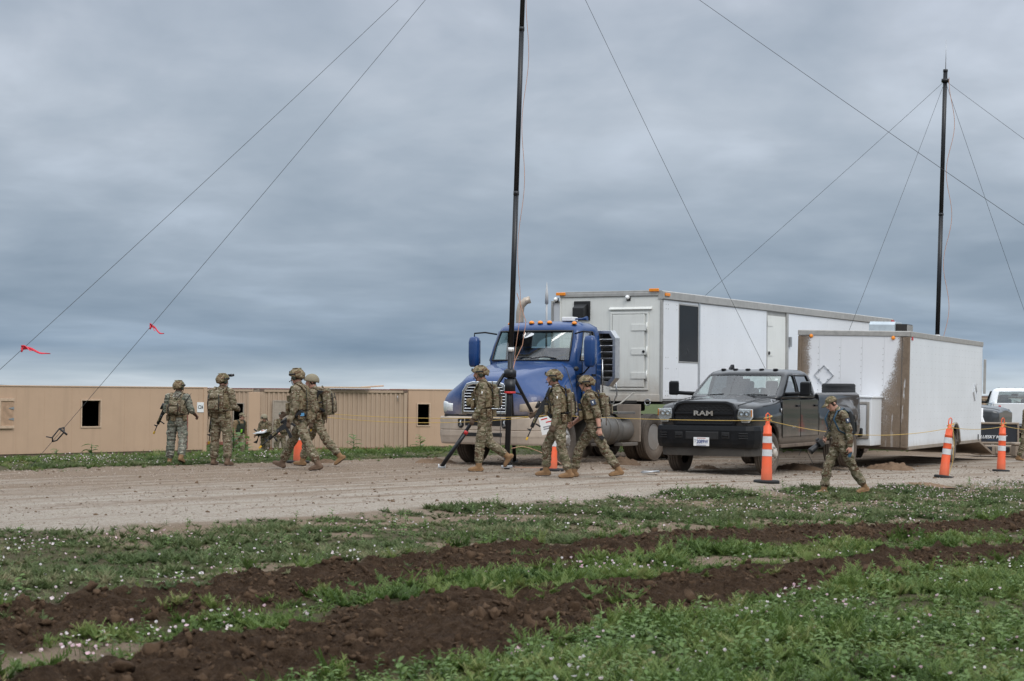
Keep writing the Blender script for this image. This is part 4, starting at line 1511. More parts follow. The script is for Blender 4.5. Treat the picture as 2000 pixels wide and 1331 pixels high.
    for z in (1.62, 1.78):
        MB().b2(1.10, 1.17, 0.60, 0.74, z, z + 0.075).build('cab_step_vent', M_BLACK, r, 0.012)
    fa = MB()
    outer = [(0.90, 1.68), (1.20, 1.62), (1.36, 1.80), (1.36, 2.66), (1.24, 2.82), (0.90, 2.82)]
    inner = [(0.96, 1.76), (1.17, 1.72), (1.29, 1.84), (1.29, 2.62), (1.20, 2.75), (0.96, 2.75)]
    n = 6
    vs = [(x, y, z) for y in (1.82, 2.02) for q in (outer, inner) for x, z in q]
    fs = []
    for k in range(n):
        m = (k + 1) % n
        fs += [(k, m, m + n, k + n), (k + 2 * n, k + 3 * n, m + 3 * n, m + 2 * n), (k, k + 2 * n, m + 2 * n, m), (k + n, m + n, m + 3 * n, k + 3 * n)]
    fo = fa._add(vs, fs, False).build('side_fairing', M_ALU, r, 0.006)
    MB().prism(inner, 'Y', 2.0, 2.03).build('fairing_back', M_UNDER, fo)
    for k in range(7):
        MB().box((1.125, 1.90, 1.80 + k * 0.135), (0.32, 0.10, 0.012), (R(-28), 0, 0)).build('louvre', M_ALU, fo)
    MB().tube([(1.08, 1.78, 1.5), (1.08, 1.76, 2.2)], 0.018, 8).build('grab_rail', M_ALU, r)
    # exhaust
    ex = MB().tube([(-1.12, 1.98, 1.1), (-1.12, 1.98, 3.25), (-1.10, 2.0, 3.40), (-1.02, 2.05, 3.50), (-0.93, 2.1, 3.53)], [0.085, 0.085, 0.085, 0.082, 0.08], 14).build('exhaust_stack', mat('stained_exhaust', (0.42, 0.36, 0.30), 0.5, 0.5, 0.2, 5), r)
    MB().tube([(-0.42, 1.95, 2.4), (-0.42, 1.95, 3.62)], 0.022, 8).build('antenna_post', M_RAILG, r)
    MB().tube([(-0.42, 1.95, 3.42), (-0.42, 1.95, 3.62), (-0.42, 1.95, 3.9)], [0.04, 0.035, 0.004], 8).build('antenna', M_RAILG, r)
    # chassis, tanks, steps
    for sg in (-1, 1):
        MB().b2(sg * 0.36, sg * 0.44, -1.0, 6.0, 0.66, 0.94).build('frame_rail', M_UNDER, r)
    MB().b2(-0.34, 0.34, -0.95, 1.1, 0.6, 1.0).build('engine', M_UNDER, r, 0.05)
    MB().cyl((-1.0, 0, 0.5), (1.0, 0, 0.5), 0.07).build('front_axle', M_UNDER, r)
    tank_m = mat('dirty_fuel_tank', (0.17, 0.162, 0.152), 0.5, 0.35, 0.15, 4, dirt=(-0.3, 0.85), dirt_col=(0.20, 0.155, 0.115))
    for sg in (-1, 1):
        tk = MB().lathe([(1.42, 0.02), (1.42, 0.28), (1.45, 0.33), (2.55, 0.33), (2.58, 0.28), (2.58, 0.02)], 28, 'Y', (sg * 0.86, 0, 0.70)).build('fuel_tank', tank_m, r)
        for yb_ in (1.62, 1.98, 2.34):
            MB().lathe([(yb_ - 0.025, 0.333), (yb_ - 0.025, 0.345), (yb_ + 0.025, 0.345), (yb_ + 0.025, 0.333)], 28, 'Y', (sg * 0.86, 0, 0.70), False).build('tank_strap', tank_m, tk)
        MB().cyl((sg * 1.03, 1.55, 0.98), (sg * 1.06, 1.55, 1.06), 0.06).build('tank_cap', M_ALU, tk)
        MB().b2(sg * 1.02, sg * 1.22, 1.38, 1.60, 0.36, 0.42).build('step', tank_m, r, 0.01)
        MB().b2(sg * 1.0, sg * 1.22, 2.45, 3.15, 0.34, 0.41).build('step', tank_m, r, 0.01)
        at = MB().lathe([(2.68, 0.02), (2.68, 0.24), (2.71, 0.27), (3.18, 0.27), (3.21, 0.24), (3.21, 0.02)], 24, 'Y', (sg * 0.84, 0, 0.68)).build('air_tank', tank_m, r)
        MB().b2(sg * 0.62, sg * 1.2, 3.28, 3.32, 0.42, 1.24).build('mud_flap', mat('muddy_flap', (0.28, 0.23, 0.185), 0.8, 0, 0.15, 4, 0.3), r, 0.006)
        MB().b2(sg * 0.75, sg * 1.18, 2.3, 3.1, 1.03, 1.08).build('deck_plate', tank_m, r, 0.008)
    MB().b2(-0.5, 0.5, 3.9, 4.9, 1.08, 1.24).build('fifth_wheel', M_UNDER, r, 0.04)
    for sg in (-1, 1):
        wheel(r, sg * 1.03, 0, 0.52, 0.29, sg, 0.29, M_RUBBER, M_RIM, -0.06, lugs=10, hub_r=0.11)
        for yy in (4.02, 5.36):
            wheel(r, sg * 1.06, yy, 0.52, 0.27, sg, 0.29, M_RUBBER2, M_RIM, 0.15, lugs=10, hub_r=0.11)
            wheel(r, sg * 0.74, yy, 0.52, 0.27, sg, 0.29, M_RUBBER2, M_RIM, 0.05, lugs=0)
    for yy in (4.02, 5.36):
        MB().cyl((-1.0, yy, 0.5), (1.0, yy, 0.5), 0.12).build('drive_axle', M_UNDER, r)
    # air hoses to the trailer
    MB().tube([(0.6, 1.9, 1.35), (0.75, 2.4, 1.15), (0.85, 3.0, 1.25), (0.9, 3.55, 1.5)], 0.018, 6).build('air_hose', mat('grey_hose', (0.3, 0.28, 0.25), 0.7), r)
    MB().tube([(1.15, 2.2, 1.9), (1.2, 2.2, 1.45), (1.05, 2.3, 1.25), (0.8, 2.5, 1.2)], 0.018, 6).build('grab_pipe', M_ALU, r)
    return r


blue_truck()
# ------------------------------------------------------------------ long white semi-trailer
M_CREAM = mat('cream_trailer_paint', (0.72, 0.725, 0.69), 0.45, 0, 0.04, 1.5, 0.05, 30, dirt=(1.15, 1.95), dirt_col=(0.40, 0.33, 0.26), streak=0.10)
M_WSIDE = mat('white_trailer_panel', (0.77, 0.785, 0.81), 0.32, 0, 0.03, 0.8, 0.12, 1.6, dirt=(0.9, 1.5), coat=0.2, streak=0.05)
M_RAIL = mat('grey_roof_rail', (0.40, 0.395, 0.38), 0.55, 0.3, 0.12, 5, streak=0.2)
M_DKGLASS = mat('tinted_black_window', (0.006, 0.007, 0.009), 0.3, 0, 0.1, 3, spec=0.25)


def diamond(mb, cx, cz, rr, w, y0, y1):
    o = [(cx + rr * math.sin(k * math.pi / 2), cz + rr * math.cos(k * math.pi / 2)) for k in range(4)]
    i = [(cx + (rr - w) * math.sin(k * math.pi / 2), cz + (rr - w) * math.cos(k * math.pi / 2)) for k in range(4)]
    vs = [(x, y, z) for y in (y0, y1) for q in (o, i) for x, z in q]
    fs = []
    for k in range(4):
        n = (k + 1) % 4
        fs += [(k, n, n + 4, k + 4), (k + 8, k + 12, n + 12, n + 8), (k, k + 8, n + 8, n), (k + 4, n + 4, n + 12, k + 12)]
    return mb._add(vs, fs, False)


def swap(o):
    """turn a part modelled on the front plane (x,z) onto the side plane: x -> along the side"""
    o.matrix_basis = Matrix(((0, -1, 0, 0), (1, 0, 0, 0), (0, 0, 1, 0), (0, 0, 0, 1)))
    return o


def semi_trailer():
    A = R(-29.5)
    corner = Vector((3.36, 41.4, 0.0))
    r = empty('semi_trailer', corner, A, 'long white box semi-trailer with tall black side window behind the blue truck', 'trailer')
    FF, FS = Face(corner, A), Face(corner, A + math.pi / 2)
    W, L, Z0, Z1 = 2.59, 16.6, 1.30, 3.80
    MB().b2(-W + 0.03, -0.03, 0.0, 0.08, Z0, Z1 - 0.12).build('front_wall', M_CREAM, r, 0.012)
    # side: separate riveted panels with dark joints, window bay and door bay
    cuts = [0.05]
    for u in (1325, 1366, 1497, 1538):
        cuts.append(FS.xz(u, 700)[0])
    a, b_, c, d = cuts[1:]
    MB().b2(-0.05, -0.012, 0.06, L, Z0 + 0.02, Z1 - 0.12).build('side_core', M_RAIL, r)
    wins = FS.xz(1345, 598)[1], FS.xz(1345, 707)[1]
    bays = [(0.09, a - 0.012), (b_ + 0.02, c - 0.012), (d + 0.02, d + 3.0), (d + 3.012, d + 6.0), (d + 6.012, L - 0.05)]
    for y0, y1 in bays:
        if y1 > y0:
            MB().b2(-0.011, 0.006, y0, y1, Z0 + 0.06, Z1 - 0.20).build('side_panel', M_WSIDE, r, 0.004)
    for z0, z1 in ((Z0 + 0.06, wins[1] - 0.03), (wins[0] + 0.03, Z1 - 0.20)):
        MB().b2(-0.011, 0.001, a, b_ - 0.09, z0, z1).build('side_panel', M_WSIDE, r, 0.004)
    MB().b2(-0.011, 0.004, a, b_ - 0.09, wins[1], wins[0]).build('side_window', M_DKGLASS, r)
    swap(frame_ring(MB(), a + 0.01, b_ - 0.10, wins[1], wins[0], 0.025, -0.014, -0.001).build('window_frame', M_RAIL, r, 0.004))
    MB().b2(-0.011, 0.02, b_ - 0.085, b_ + 0.005, Z0 + 0.03, Z1 - 0.17).build('door_post', M_ALU, r, 0.006)
    MB().b2(-0.011, 0.014, c, c + 0.035, Z0 + 0.03, Z1 - 0.17).build('door_post', M_RAIL, r, 0.006)
    MB().b2(-0.011, 0.03, d - 0.14, d + 0.005, Z0 + 0.03, Z1 - 0.17).build('door_post', M_RAIL, r, 0.006)
    dr = MB().b2(-0.011, 0.001, c + 0.045, d - 0.15, Z0 + 0.05, Z1 - 0.30).build('side_door', M_CREAM, r, 0.006)
    for v in (632, 690):
        z = FS.xz(1500, v)[1]
        MB().b2(0.002, 0.014, c + 0.06, c + 0.42, z - 0.07, z + 0.07).build('door_hinge', M_CREAM, dr, 0.004)
    z = FS.xz(1500, 690)[1]
    MB().cyl((0.012, c + 0.12, z), (0.04, c + 0.12, z), 0.045, None, 10).build('door_lock', M_BLACK, dr)
    sy, sz = FS.xz(1541, 668)
    MB().b2(0.008, 0.07, sy - 0.05, sy + 0.05, sz - 0.13, sz + 0.13).build('switch_box', M_STEEL, r, 0.01)
    rl = MB()
    rl.prism([(0.03, Z1 - 0.19), (0.05, Z1 - 0.18), (0.05, Z1 - 0.02), (0.0, Z1), (-0.08, Z1), (-0.08, Z1 - 0.19)], 'Y', -0.02, L)
    rl.build('roof_rail', M_RAIL, r)
    MB().b2(-W, -0.082, -0.03, 0.08, Z1 - 0.118, Z1 - 0.03).build('front_rail', M_RAIL, r, 0.012)
    MB().b2(-W + 0.01, -0.06, 0.0, L, Z1 - 0.028, Z1 + 0.012).build('roof', M_RAIL, r, 0.008)
    MB().b2(-W + 0.01, 0.012, 0.09, L, Z0 - 0.06, Z0 + 0.018).build('floor_rail', M_UNDER, r)
    MB().b2(-W, -W + 0.04, 0.085, L, Z0 + 0.02, Z1 - 0.12).build('far_side_wall', M_WSIDE, r)
    MB().b2(-W + 0.05, -0.06, L - 0.06, L, Z0 + 0.02, Z1 - 0.05).build('rear_wall', M_WSIDE, r)
    MB().b2(-0.045, 0.012, -0.012, 0.045, Z0, Z1 - 0.19).build('corner_post', M_RAIL, r, 0.01)
    MB().b2(-W - 0.005, -W + 0.03, -0.012, 0.045, Z0, Z1 - 0.12).build('corner_post', M_CREAM, r, 0.01)
    # bolt heads and scuffs on the panels
    bo = MB()
    for yy in (0.22, 0.34, a - 0.12):
        for zz_ in (Z0 + 0.14, Z0 + 0.24, 2.05, 2.30, Z1 - 0.40, Z1 - 0.30):
            bo.ell((0.007, yy, zz_), (0.006, 0.014, 0.014), 6, 4)
    for k in range(9):
        yy = b_ + 0.25 + k * (c - b_ - 0.5) / 8
        for m in range(11):
            bo.ell((0.0065, yy, Z0 + 0.2 + m * 0.2), (0.004, 0.009, 0.009), 5, 3)
    for k in range(22):
        bo.ell((-W + 0.1 + k * 0.112, -0.001, Z0 + 0.30), (0.008, 0.005, 0.008), 5, 3)
    tag(bo.build('bolt_heads', M_RAIL, r), kind='stuff')
    # nose details
    for u, v in ((1097, 575), (1279, 567)):
        x, z = FF.xz(u, v)
        MB().b2(x - 0.12, x + 0.12, -0.065, -0.03, z - 0.035, z + 0.035).build('marker_light', M_AMBER, r, 0.01)
    MB().b2(0.051, 0.08, 0.05, 0.30, Z1 - 0.12, Z1 - 0.05).build('marker_light', M_AMBER, r, 0.01)
    MB().b2(0.051, 0.08, L - 0.3, L - 0.05, Z1 - 0.12, Z1 - 0.05).build('marker_light', M_REDL, r, 0.01)
    for u, v in ((1088, 587), (1228, 583)):
        x, z = FF.xz(u, v)
        hk = MB().b2(x - 0.05, x + 0.05, -0.02, -0.002, z - 0.06, z + 0.05).build('lamp_bracket', M_BLACK, r, 0.006)
        MB().lathe([(-0.02, 0.045), (-0.05, 0.052), (-0.085, 0.04), (-0.10, 0.0)], 14, 'Y', (x - 0.01, 0, z + 0.02)).build('dome_lamp', M_WHITE, hk)
    x0, z1 = FF.xz(1122, 589); x1, z0 = FF.xz(1153, 626)
    vt = MB().b2(x0, x1, -0.03, -0.002, z0, z1).build('exhaust_vent', M_BLACK, r, 0.006)
    hood = MB().prism([(-0.031, z1 - 0.07), (-0.20, z1 - 0.16), (-0.20, z0 + 0.09), (-0.031, z0 + 0.05)], 'X', x0 + 0.05, x1 - 0.07)
    hood.build('vent_hood', mat('vent_black', (0.02, 0.021, 0.023), 0.5, 0, 0.2, 9), vt, 0.008)
    MB().b2(x0 + 0.075, x1 - 0.095, -0.206, -0.201, z0 + 0.12, z1 - 0.19).build('vent_mouth', M_BLACK, vt)
    x0, z1 = FF.xz(1194, 612); x1, z0 = FF.xz(1265, 761)
    frame_ring(MB(), x0 + 0.03, x1 - 0.03, z0 + 0.03, z1 - 0.03, 0.05, -0.03, -0.002).build('door_frame', M_CREAM, r, 0.01)
    dr = MB().b2(x0 + 0.045, x1 - 0.075, -0.036, -0.002, z0 + 0.05, z1 - 0.04).build('front_door', M_CREAM, r, 0.01)
    for v in (640, 687, 734):
        xx, z = FF.xz(1252, v)
        MB().b2(x1 - 0.40, x1 - 0.02, -0.052, -0.038, z - 0.075, z + 0.075).build('door_hinge', M_CREAM, dr, 0.006)
        MB().cyl((x1 - 0.01, -0.05, z - 0.11), (x1 - 0.01, -0.05, z + 0.11), 0.018, None, 8).build('hinge_pin', M_CREAM, dr)
    xx, z = FF.xz(1259, 687)
    MB().cyl((xx, -0.052, z), (xx, -0.075, z), 0.03, None, 10).build('lock', M_BLACK, dr)
    hx, hz_ = FF.xz(1205, 690); _, hz2 = FF.xz(1203, 728)
    MB().b2(hx - 0.03, hx + 0.09, -0.05, -0.038, hz_ - 0.05, hz_ + 0.09).build('handle_plate', M_CREAM, dr, 0.006)
    MB().tube([(hx + 0.02, -0.055, hz_ + 0.03), (hx + 0.015, -0.085, hz_), (hx - 0.01, -0.085, hz2)], 0.017, 8).build('door_handle', M_STEEL, dr)
    gx, gz = FF.xz(1199, 656)
    MB().tube([(gx, -0.01, gz + 0.07), (gx, -0.06, gz + 0.06), (gx, -0.06, gz - 0.06), (gx, -0.01, gz - 0.07)], 0.012, 6).build('grab_handle', M_CREAM, r)
    x0, z = FF.xz(1191, 603); x1, _ = FF.xz(1274, 602)
    MB().prism([(-0.002, z - 0.02), (-0.05, z - 0.03), (-0.05, z - 0.02), (-0.002, z + 0.03)], 'X', x0, x1).build('drip_rail', M_CREAM, r)
    MB().b2(-W + 0.05, -0.04, -0.02, -0.002, Z0 + 0.0, Z0 + 0.16).build('nose_plate', M_CREAM, r, 0.008)
    # reefer-style pack on the far side of the nose
    MB().b2(-W - 0.33, -W - 0.01, 0.25, 1.6, 2.2, 3.62).build('side_cabinet', M_WSIDE, r, 0.02)
    frame_ring(MB(), -W - 0.30, -W - 0.04, 2.2, 3.58, 0.045, 0.20, 0.248).build('cabinet_frame', M_RAIL, r, 0.006)
    # gladhands, ring and lower gear
    gx, gz = FF.xz(1232, 786)
    MB().b2(gx - 0.14, gx + 0.16, -0.06, -0.022, gz - 0.03, gz + 0.04).build('gladhand_bracket', M_UNDER, r, 0.008)
    rx, rz_ = FF.xz(1266, 786)
    MB().tube([(rx + 0.07 * math.cos(t), -0.035, rz_ + 0.07 * math.sin(t)) for t in np.linspace(0, 2 * math.pi, 17)], 0.012, 6).build('tie_ring', M_STEEL, r)
    # landing legs and bogie
    for xx in (-0.45, -2.15):
        lg = MB().b2(xx - 0.06, xx + 0.06, 2.9, 3.02, 0.1, Z0 - 0.06).build('landing_leg', M_UNDER, r, 0.008)
        MB().b2(xx - 0.13, xx + 0.13, 2.83, 3.09, 0.02, 0.10).build('foot', M_UNDER, lg, 0.01)
    for yy in (13.0, 14.25):
        MB().cyl((-2.3, yy, 0.5), (-0.3, yy, 0.5), 0.07).build('axle', M_UNDER, r)
        for xx, sg in ((-0.16, 1), (-2.43, -1)):
            wheel(r, xx, yy, 0.52, 0.27, sg, 0.29, M_RUBBER2, M_RIM, 0.15, lugs=0, z=0.52 + H(9.5, 53))
    MB().b2(-2.0, -0.6, 12.2, 15.0, 0.8, Z0 - 0.06).build('bogie', M_UNDER, r)
    return r


semi_trailer()


# ------------------------------------------------------------------ small mud-splashed trailer behind the pickup
def splash_mat():
    """white sheet metal with mud thrown up its outer edges (x in -2.59..0, z up)"""
    t = NT('mud_splashed_sheet')
    P = t.co()
    x, z = t.sepz(P, 'X'), t.sepz(P)
    base = t.mix(t.noise(1.2, 4, 0.6, P), (0.70, 0.70, 0.72), (0.78, 0.785, 0.80))
    # wedge growing downwards from the right-hand edge, a narrower one along the left-hand edge
    wr = t.math('ADD', 0.26, t.math('MULTIPLY', t.math('MAXIMUM', t.math('SUBTRACT', 2.85, z), 0.0), 0.26))
    wr = t.math('ADD', wr, t.math('MULTIPLY', t.math('MAXIMUM', t.math('SUBTRACT', 1.75, z), 0.0), 0.38))
    kr = t.math('SUBTRACT', 1.0, t.math('DIVIDE', t.math('MULTIPLY', x, -1.0), wr))
    kl = t.math('SUBTRACT', 1.0, t.math('DIVIDE', t.math('ADD', x, 2.59), 0.34))
    k = t.math('MAXIMUM', kr, kl)
    broad = t.noise(2.5, 5, 0.6, P)
    fine = t.noise(34, 3, 0.75, P)
    m = t.math('ADD', k, t.math('ADD', t.math('MULTIPLY', t.math('SUBTRACT', broad, 0.5), 1.0), t.math('MULTIPLY', t.math('SUBTRACT', fine, 0.5), 1.1)))
    spl = t.ramp(m, [(0.06, 0.0), (0.26, 0.85), (0.6, 0.98)])
    # mud low on the panel, wiped clean in upright streaks
    wipe = t.noise(1.0, 5, 0.65, t.mapped(P, (7.5, 1, 1.1)))
    core = t.math('MULTIPLY', t.ramp(k, [(0.25, 0.0), (0.6, 1.0)]), t.ramp(z, [(0.0, 1.0), (1.0, 1.0)]))
    w = t.math('MULTIPLY', t.ramp(wipe, [(0.56, 0.0), (0.63, 0.8)]), t.math('MULTIPLY', t.ramp(t.math('DIVIDE', z, 3.0), [(0.30, 0.25), (0.40, 1.0), (0.62, 1.0), (0.68, 0.0)]), t.ramp(k, [(0.2, 0.0), (0.35, 1.0)])))
    mudc = t.mix(t.noise(5, 7, 0.7, P), (0.085, 0.058, 0.037), (0.27, 0.20, 0.14))
    f = t.math('MULTIPLY', spl, t.math('SUBTRACT', 1.0, w))
    low = t.math('ADD', t.math('MULTIPLY', z, -2.2), t.math('MULTIPLY', broad, 2.0))
    f = t.math('MAXIMUM', f, t.math('MULTIPLY', t.ramp(low, [(0.1, 0.0), (0.9, 0.7)]), 0.6))
    c = t.mix(f, base, mudc)
    t.bump(t.math('MULTIPLY', f, t.noise(14, 6, 0.7, P)), 0.6, 0.03)
    return t.out(c, t.math('ADD', 0.4, t.math('MULTIPLY', f, 0.5)), 0.0, 0.4)


M_SPLASH = splash_mat()
M_TSIDE = mat('white_trailer_side', (0.74, 0.765, 0.79), 0.36, 0, 0.04, 1.1, 0.10, 2.5, dirt=(0.30, 0.62), dirt_col=(0.42, 0.36, 0.29), streak=0.10)
M_TRIM = mat('dull_aluminium_trim', (0.42, 0.405, 0.38), 0.5, 0.4, 0.15, 8, dirt=(0.2, 1.6), dirt_col=(0.30, 0.24, 0.18), speck=0.6)
M_MUDDY = mat('mud_caked_steel', (0.28, 0.25, 0.22), 0.8, 0, 0.2, 5, 0.5, 30, dirt=(0.3, 1.2), dirt_col=(0.26, 0.195, 0.14))


def cargo_trailer():
    A = R(-25)
    c0 = Vector((8.90, 41.5, -0.15))
    r = empty('cargo_trailer', c0, A, 'white enclosed cargo trailer with mud-splashed front corner and spare tyre on its nose box', 'trailer')
    r.rotation_euler = (R(0.0), R(1.1), A)
    FF, FS = Face(c0, A), Face(c0, A + math.pi / 2)
    W, L, Z0, Z1 = 2.59, 8.6, 0.46, 3.08
    # front wall of upright riveted sheets
    xs_ = [-W + 0.10, -W + 0.52, -W + 1.02, -W + 1.52, -W + 2.02, -0.17]
    for a, b_ in zip(xs_[:-1], xs_[1:]):
        MB().b2(a + 0.001, b_ - 0.002, 0.0, 0.03, Z0, Z1 - 0.12).build('front_sheet', M_SPLASH, r)
    rv = MB()
    for x in xs_[1:-1]:
        for k in range(13):
            rv.ell((x - 0.025, -0.002, Z0 + 0.55 + k * 0.14), (0.011, 0.006, 0.011), 6, 4)
    tag(rv.build('rivets', M_RAIL, r), kind='stuff')
    for xx, w_ in ((-W, 0.10), (-0.17, 0.17)):
        MB().b2(xx + 0.002, xx + w_, -0.012, 0.10, Z0 - 0.02, Z1 - 0.12).build('corner_post', M_SPLASH, r, 0.03, 3)
    MB().b2(-W, 0.0, -0.02, 0.05, Z1 - 0.118, Z1).build('front_rail', M_TRIM, r, 0.012)
    MB().b2(-0.02, 0.022, 0.052, L, Z1 - 0.118, Z1).build('roof_rail', M_TRIM, r, 0.008)
    MB().b2(-W - 0.01, -0.021, 0.052, L, Z1 - 0.06, Z1 + 0.008).build('roof', M_TRIM, r, 0.01)
    # right side with a wheel opening
    wy = FS.xz(1863, 870)[0]
    arch = []
    for t in np.linspace(math.pi, 0, 17):
        arch.append((wy + 0.60 * math.cos(t), 0.34 + 0.62 * math.sin(t) if 0.34 + 0.62 * math.sin(t) > Z0 else Z0))
    side = MB()
    poly = [(0.11, Z0), (0.11, Z1 - 0.12), (L, Z1 - 0.12), (L, Z0)] + arch[::-1]
    side.prism(poly, 'X', -0.03, 0.0)
    side.build('side_wall', M_TSIDE, r)
    MB().tube([(0.02, a, z) for a, z in arch if z > Z0], 0.03, 8).build('wheel_arch_trim', M_TRIM, r)
    rv = MB()
    for k in range(21):
        for m in range(13):
            rv.ell((0.001, 0.35 + k * 0.4, 0.75 + m * 0.17), (0.005, 0.009, 0.009), 5, 3)
    tag(rv.build('side_rivets', M_RAIL, r), kind='stuff')
    MB().b2(-0.05, 0.012, 0.112, wy - 0.62, Z0 - 0.05, Z0 + 0.03).build('bottom_rail', M_TRIM, r, 0.006)
    MB().b2(-0.05, 0.012, wy + 0.62, L, Z0 - 0.05, Z0 + 0.03).build('bottom_rail', M_TRIM, r, 0.006)
    MB().b2(-W, -W + 0.03, 0.11, L, Z0, Z1 - 0.12).build('far_side_wall', M_TSIDE, r)
    MB().b2(-W + 0.04, -0.06, 0.1, L, Z0 - 0.06, Z0 - 0.01).build('floor', M_MUDDY, r)
    for xx in (-W + 0.02, -0.06):
        MB().b2(xx - 0.03, xx + 0.05, L + 0.002, L + 0.07, Z0, Z1 - 0.1).build('rear_post', M_TRIM, r, 0.01)
    MB().b2(0.03, 0.09, L + 0.02, L + 0.10, 1.7, 2.62).build('door_bar', M_RAIL, r, 0.01)
    # lights, placard frames
    for u, v in ((1580, 660), (1740, 661)):
        x, z = FF.xz(u, v)
        MB().lathe([(-0.004, 0.045), (-0.02, 0.045), (-0.034, 0.025), (-0.036, 0.0)], 14, 'Y', (x, 0, z)).build('clearance_light', M_AMBER, r)
    y_, z_ = FS.xz(1777, 661)
    MB().b2(0.002, 0.02, y_ - 0.08, y_ + 0.04, z_ - 0.05, z_ + 0.04).build('side_marker', M_REDL, r, 0.008)
    x, z = FF.xz(1606, 736)
    pf = diamond(MB(), x, z, 0.235, 0.024, -0.03, -0.002).build('placard_frame', M_ALU, r, 0.004)
    for a in range(4):
        t = a * math.pi / 2 + math.pi / 4
        MB().box((x + 0.155 * math.cos(t), -0.036, z + 0.155 * math.sin(t)), (0.05, 0.008, 0.03), (0, -t, 0)).build('clip', M_STEEL, pf)
    y_, z_ = FS.xz(1901, 766)
    swap(diamond(MB(), y_, z_, 0.235, 0.024, -0.03, -0.002).build('placard_frame', M_ALU, r, 0.004))
    y_, z_ = FS.xz(1909, 855)
    MB().b2(0.002, 0.02, y_ - 0.03, y_ + 0.03, z_ - 0.09, z_ + 0.09).build('latch', M_BLACK, r, 0.006)
    # nose box with framed hatch, spare tyre on top
    bx0, bx1, by0 = -W + 0.12, -0.60, -0.95
    zt = 1.56
    MB().b2(bx0, bx1, by0, -0.003, 0.50, zt).build('nose_box', M_TSIDE, r, 0.015)
    MB().b2(bx0 - 0.03, bx1 + 0.03, by0 - 0.03, -0.004, zt + 0.002, zt + 0.045).build('nose_box_lid', M_TSIDE, r, 0.012)
    hx0 = bx1 - 0.62
    frame_ring(MB(), hx0, bx1 - 0.10, 0.72, zt - 0.14, 0.06, by0 - 0.03, by0 - 0.002).build('hatch_frame', M_TRIM, r, 0.008)
    MB().b2(hx0 + 0.2, bx1 - 0.11, by0 - 0.016, by0 - 0.002, 0.73, zt - 0.15).build('hatch', M_TSIDE, r)
    for x_ in (-1.0, -1.6):
        MB().tube([(-1.3 + (x_ + 1.3) * 1.6, -0.2, 0.52), (-1.3, -1.75, 0.55)], 0.05, 8).build('tongue', M_MUDDY, r)
    MB().cyl((-1.3, -1.35, 0.12), (-1.3, -1.35, 0.78), 0.04).build('jack', M_MUDDY, r)
    # roof unit
    FT = Face(c0 + Vector((0, 0, 0)), A)
    ac = MB().prism([(0.9, Z1 + 0.01), (0.9, Z1 + 0.18), (1.0, Z1 + 0.25), (1.65, Z1 + 0.25), (1.65, Z1 + 0.01)], 'X', -1.16, -0.56).build('roof_unit', mat('bluish_grey_metal', (0.46, 0.52, 0.56), 0.4, 0.3, 0.15, 4), r, 0.01)
    MB().b2(-0.558, -0.30, 1.0, 1.6, Z1 + 0.02, Z1 + 0.20).build('condenser', M_UNDER, ac, 0.01)
    for k in range(6):
        MB().b2(-0.298, -0.28, 1.02 + k * 0.095, 1.07 + k * 0.095, Z1 + 0.04, Z1 + 0.18).build('fin', M_RAIL, ac)
    # wheels
    for sg, xx in ((1, -0.13), (-1, -W + 0.13)):
        wheel(r, xx, wy, 0.37, 0.23, sg, 0.20, M_RUBBER2, M_RIMW, 0.03, lugs=6, hub_r=0.06, z=0.355)
        MB().b2(min(xx, xx - sg * 0.5), max(xx, xx - sg * 0.5), wy - 0.6, wy + 0.6, 0.95, 0.98).build('wheel_well', M_UNDER, r)
    MB().cyl((-W + 0.2, wy, 0.355), (-0.2, wy, 0.355), 0.05).build('axle', M_MUDDY, r)
    # ramp let down at the rear
    rp = MB().prism([(L + 0.05, Z0 - 0.06), (L + 0.05, Z0), (L + 2.0, 0.09), (L + 2.0, 0.03)], 'X', -W + 0.1, -0.05).build('ramp', M_MUDDY, r)
    return r


cargo_trailer()

sp = empty('spare_tyre', (0, 0, 0), 0, 'black spare tyre lying on the nose box of the cargo trailer', 'tyre')
TP = Vector((8.90, 41.5, -0.15)) + Matrix.Rotation(R(-25), 3, 'Z') @ Vector((-1.45, -0.45, 1.612 + 0.045))
sp.location = TP
prof = [(-0.09, 0.21), (-0.115, 0.26), (-0.115, 0.34), (-0.09, 0.375), (-0.04, 0.38), (-0.03, 0.372), (0.0, 0.38), (0.03, 0.372), (0.04, 0.38), (0.09, 0.375), (0.115, 0.34), (0.115, 0.26), (0.09, 0.21)]
MB().lathe([(a + 0.12, q) for a, q in prof], 36, 'Z', (0, 0, 0), False).build('tread', M_SPARE, sp)
MB().lathe([(0.03, 0.205), (0.05, 0.10), (0.07, 0.10), (0.2, 0.205)], 24, 'Z', (0, 0, 0), True).build('rim', M_RIM, sp)
# ------------------------------------------------------------------ crew-cab dually pickups
LIFT = 0.08


def lift_parts(r):
    for c in r.children:
        if not c.name.startswith(('tyre', 'axle')):
            c.location.z += LIFT + (0.045 if c.name.startswith(('grille', 'headlight', 'front_bumper', 'licence', 'air_dam', 'bumper_step')) else 0.0)


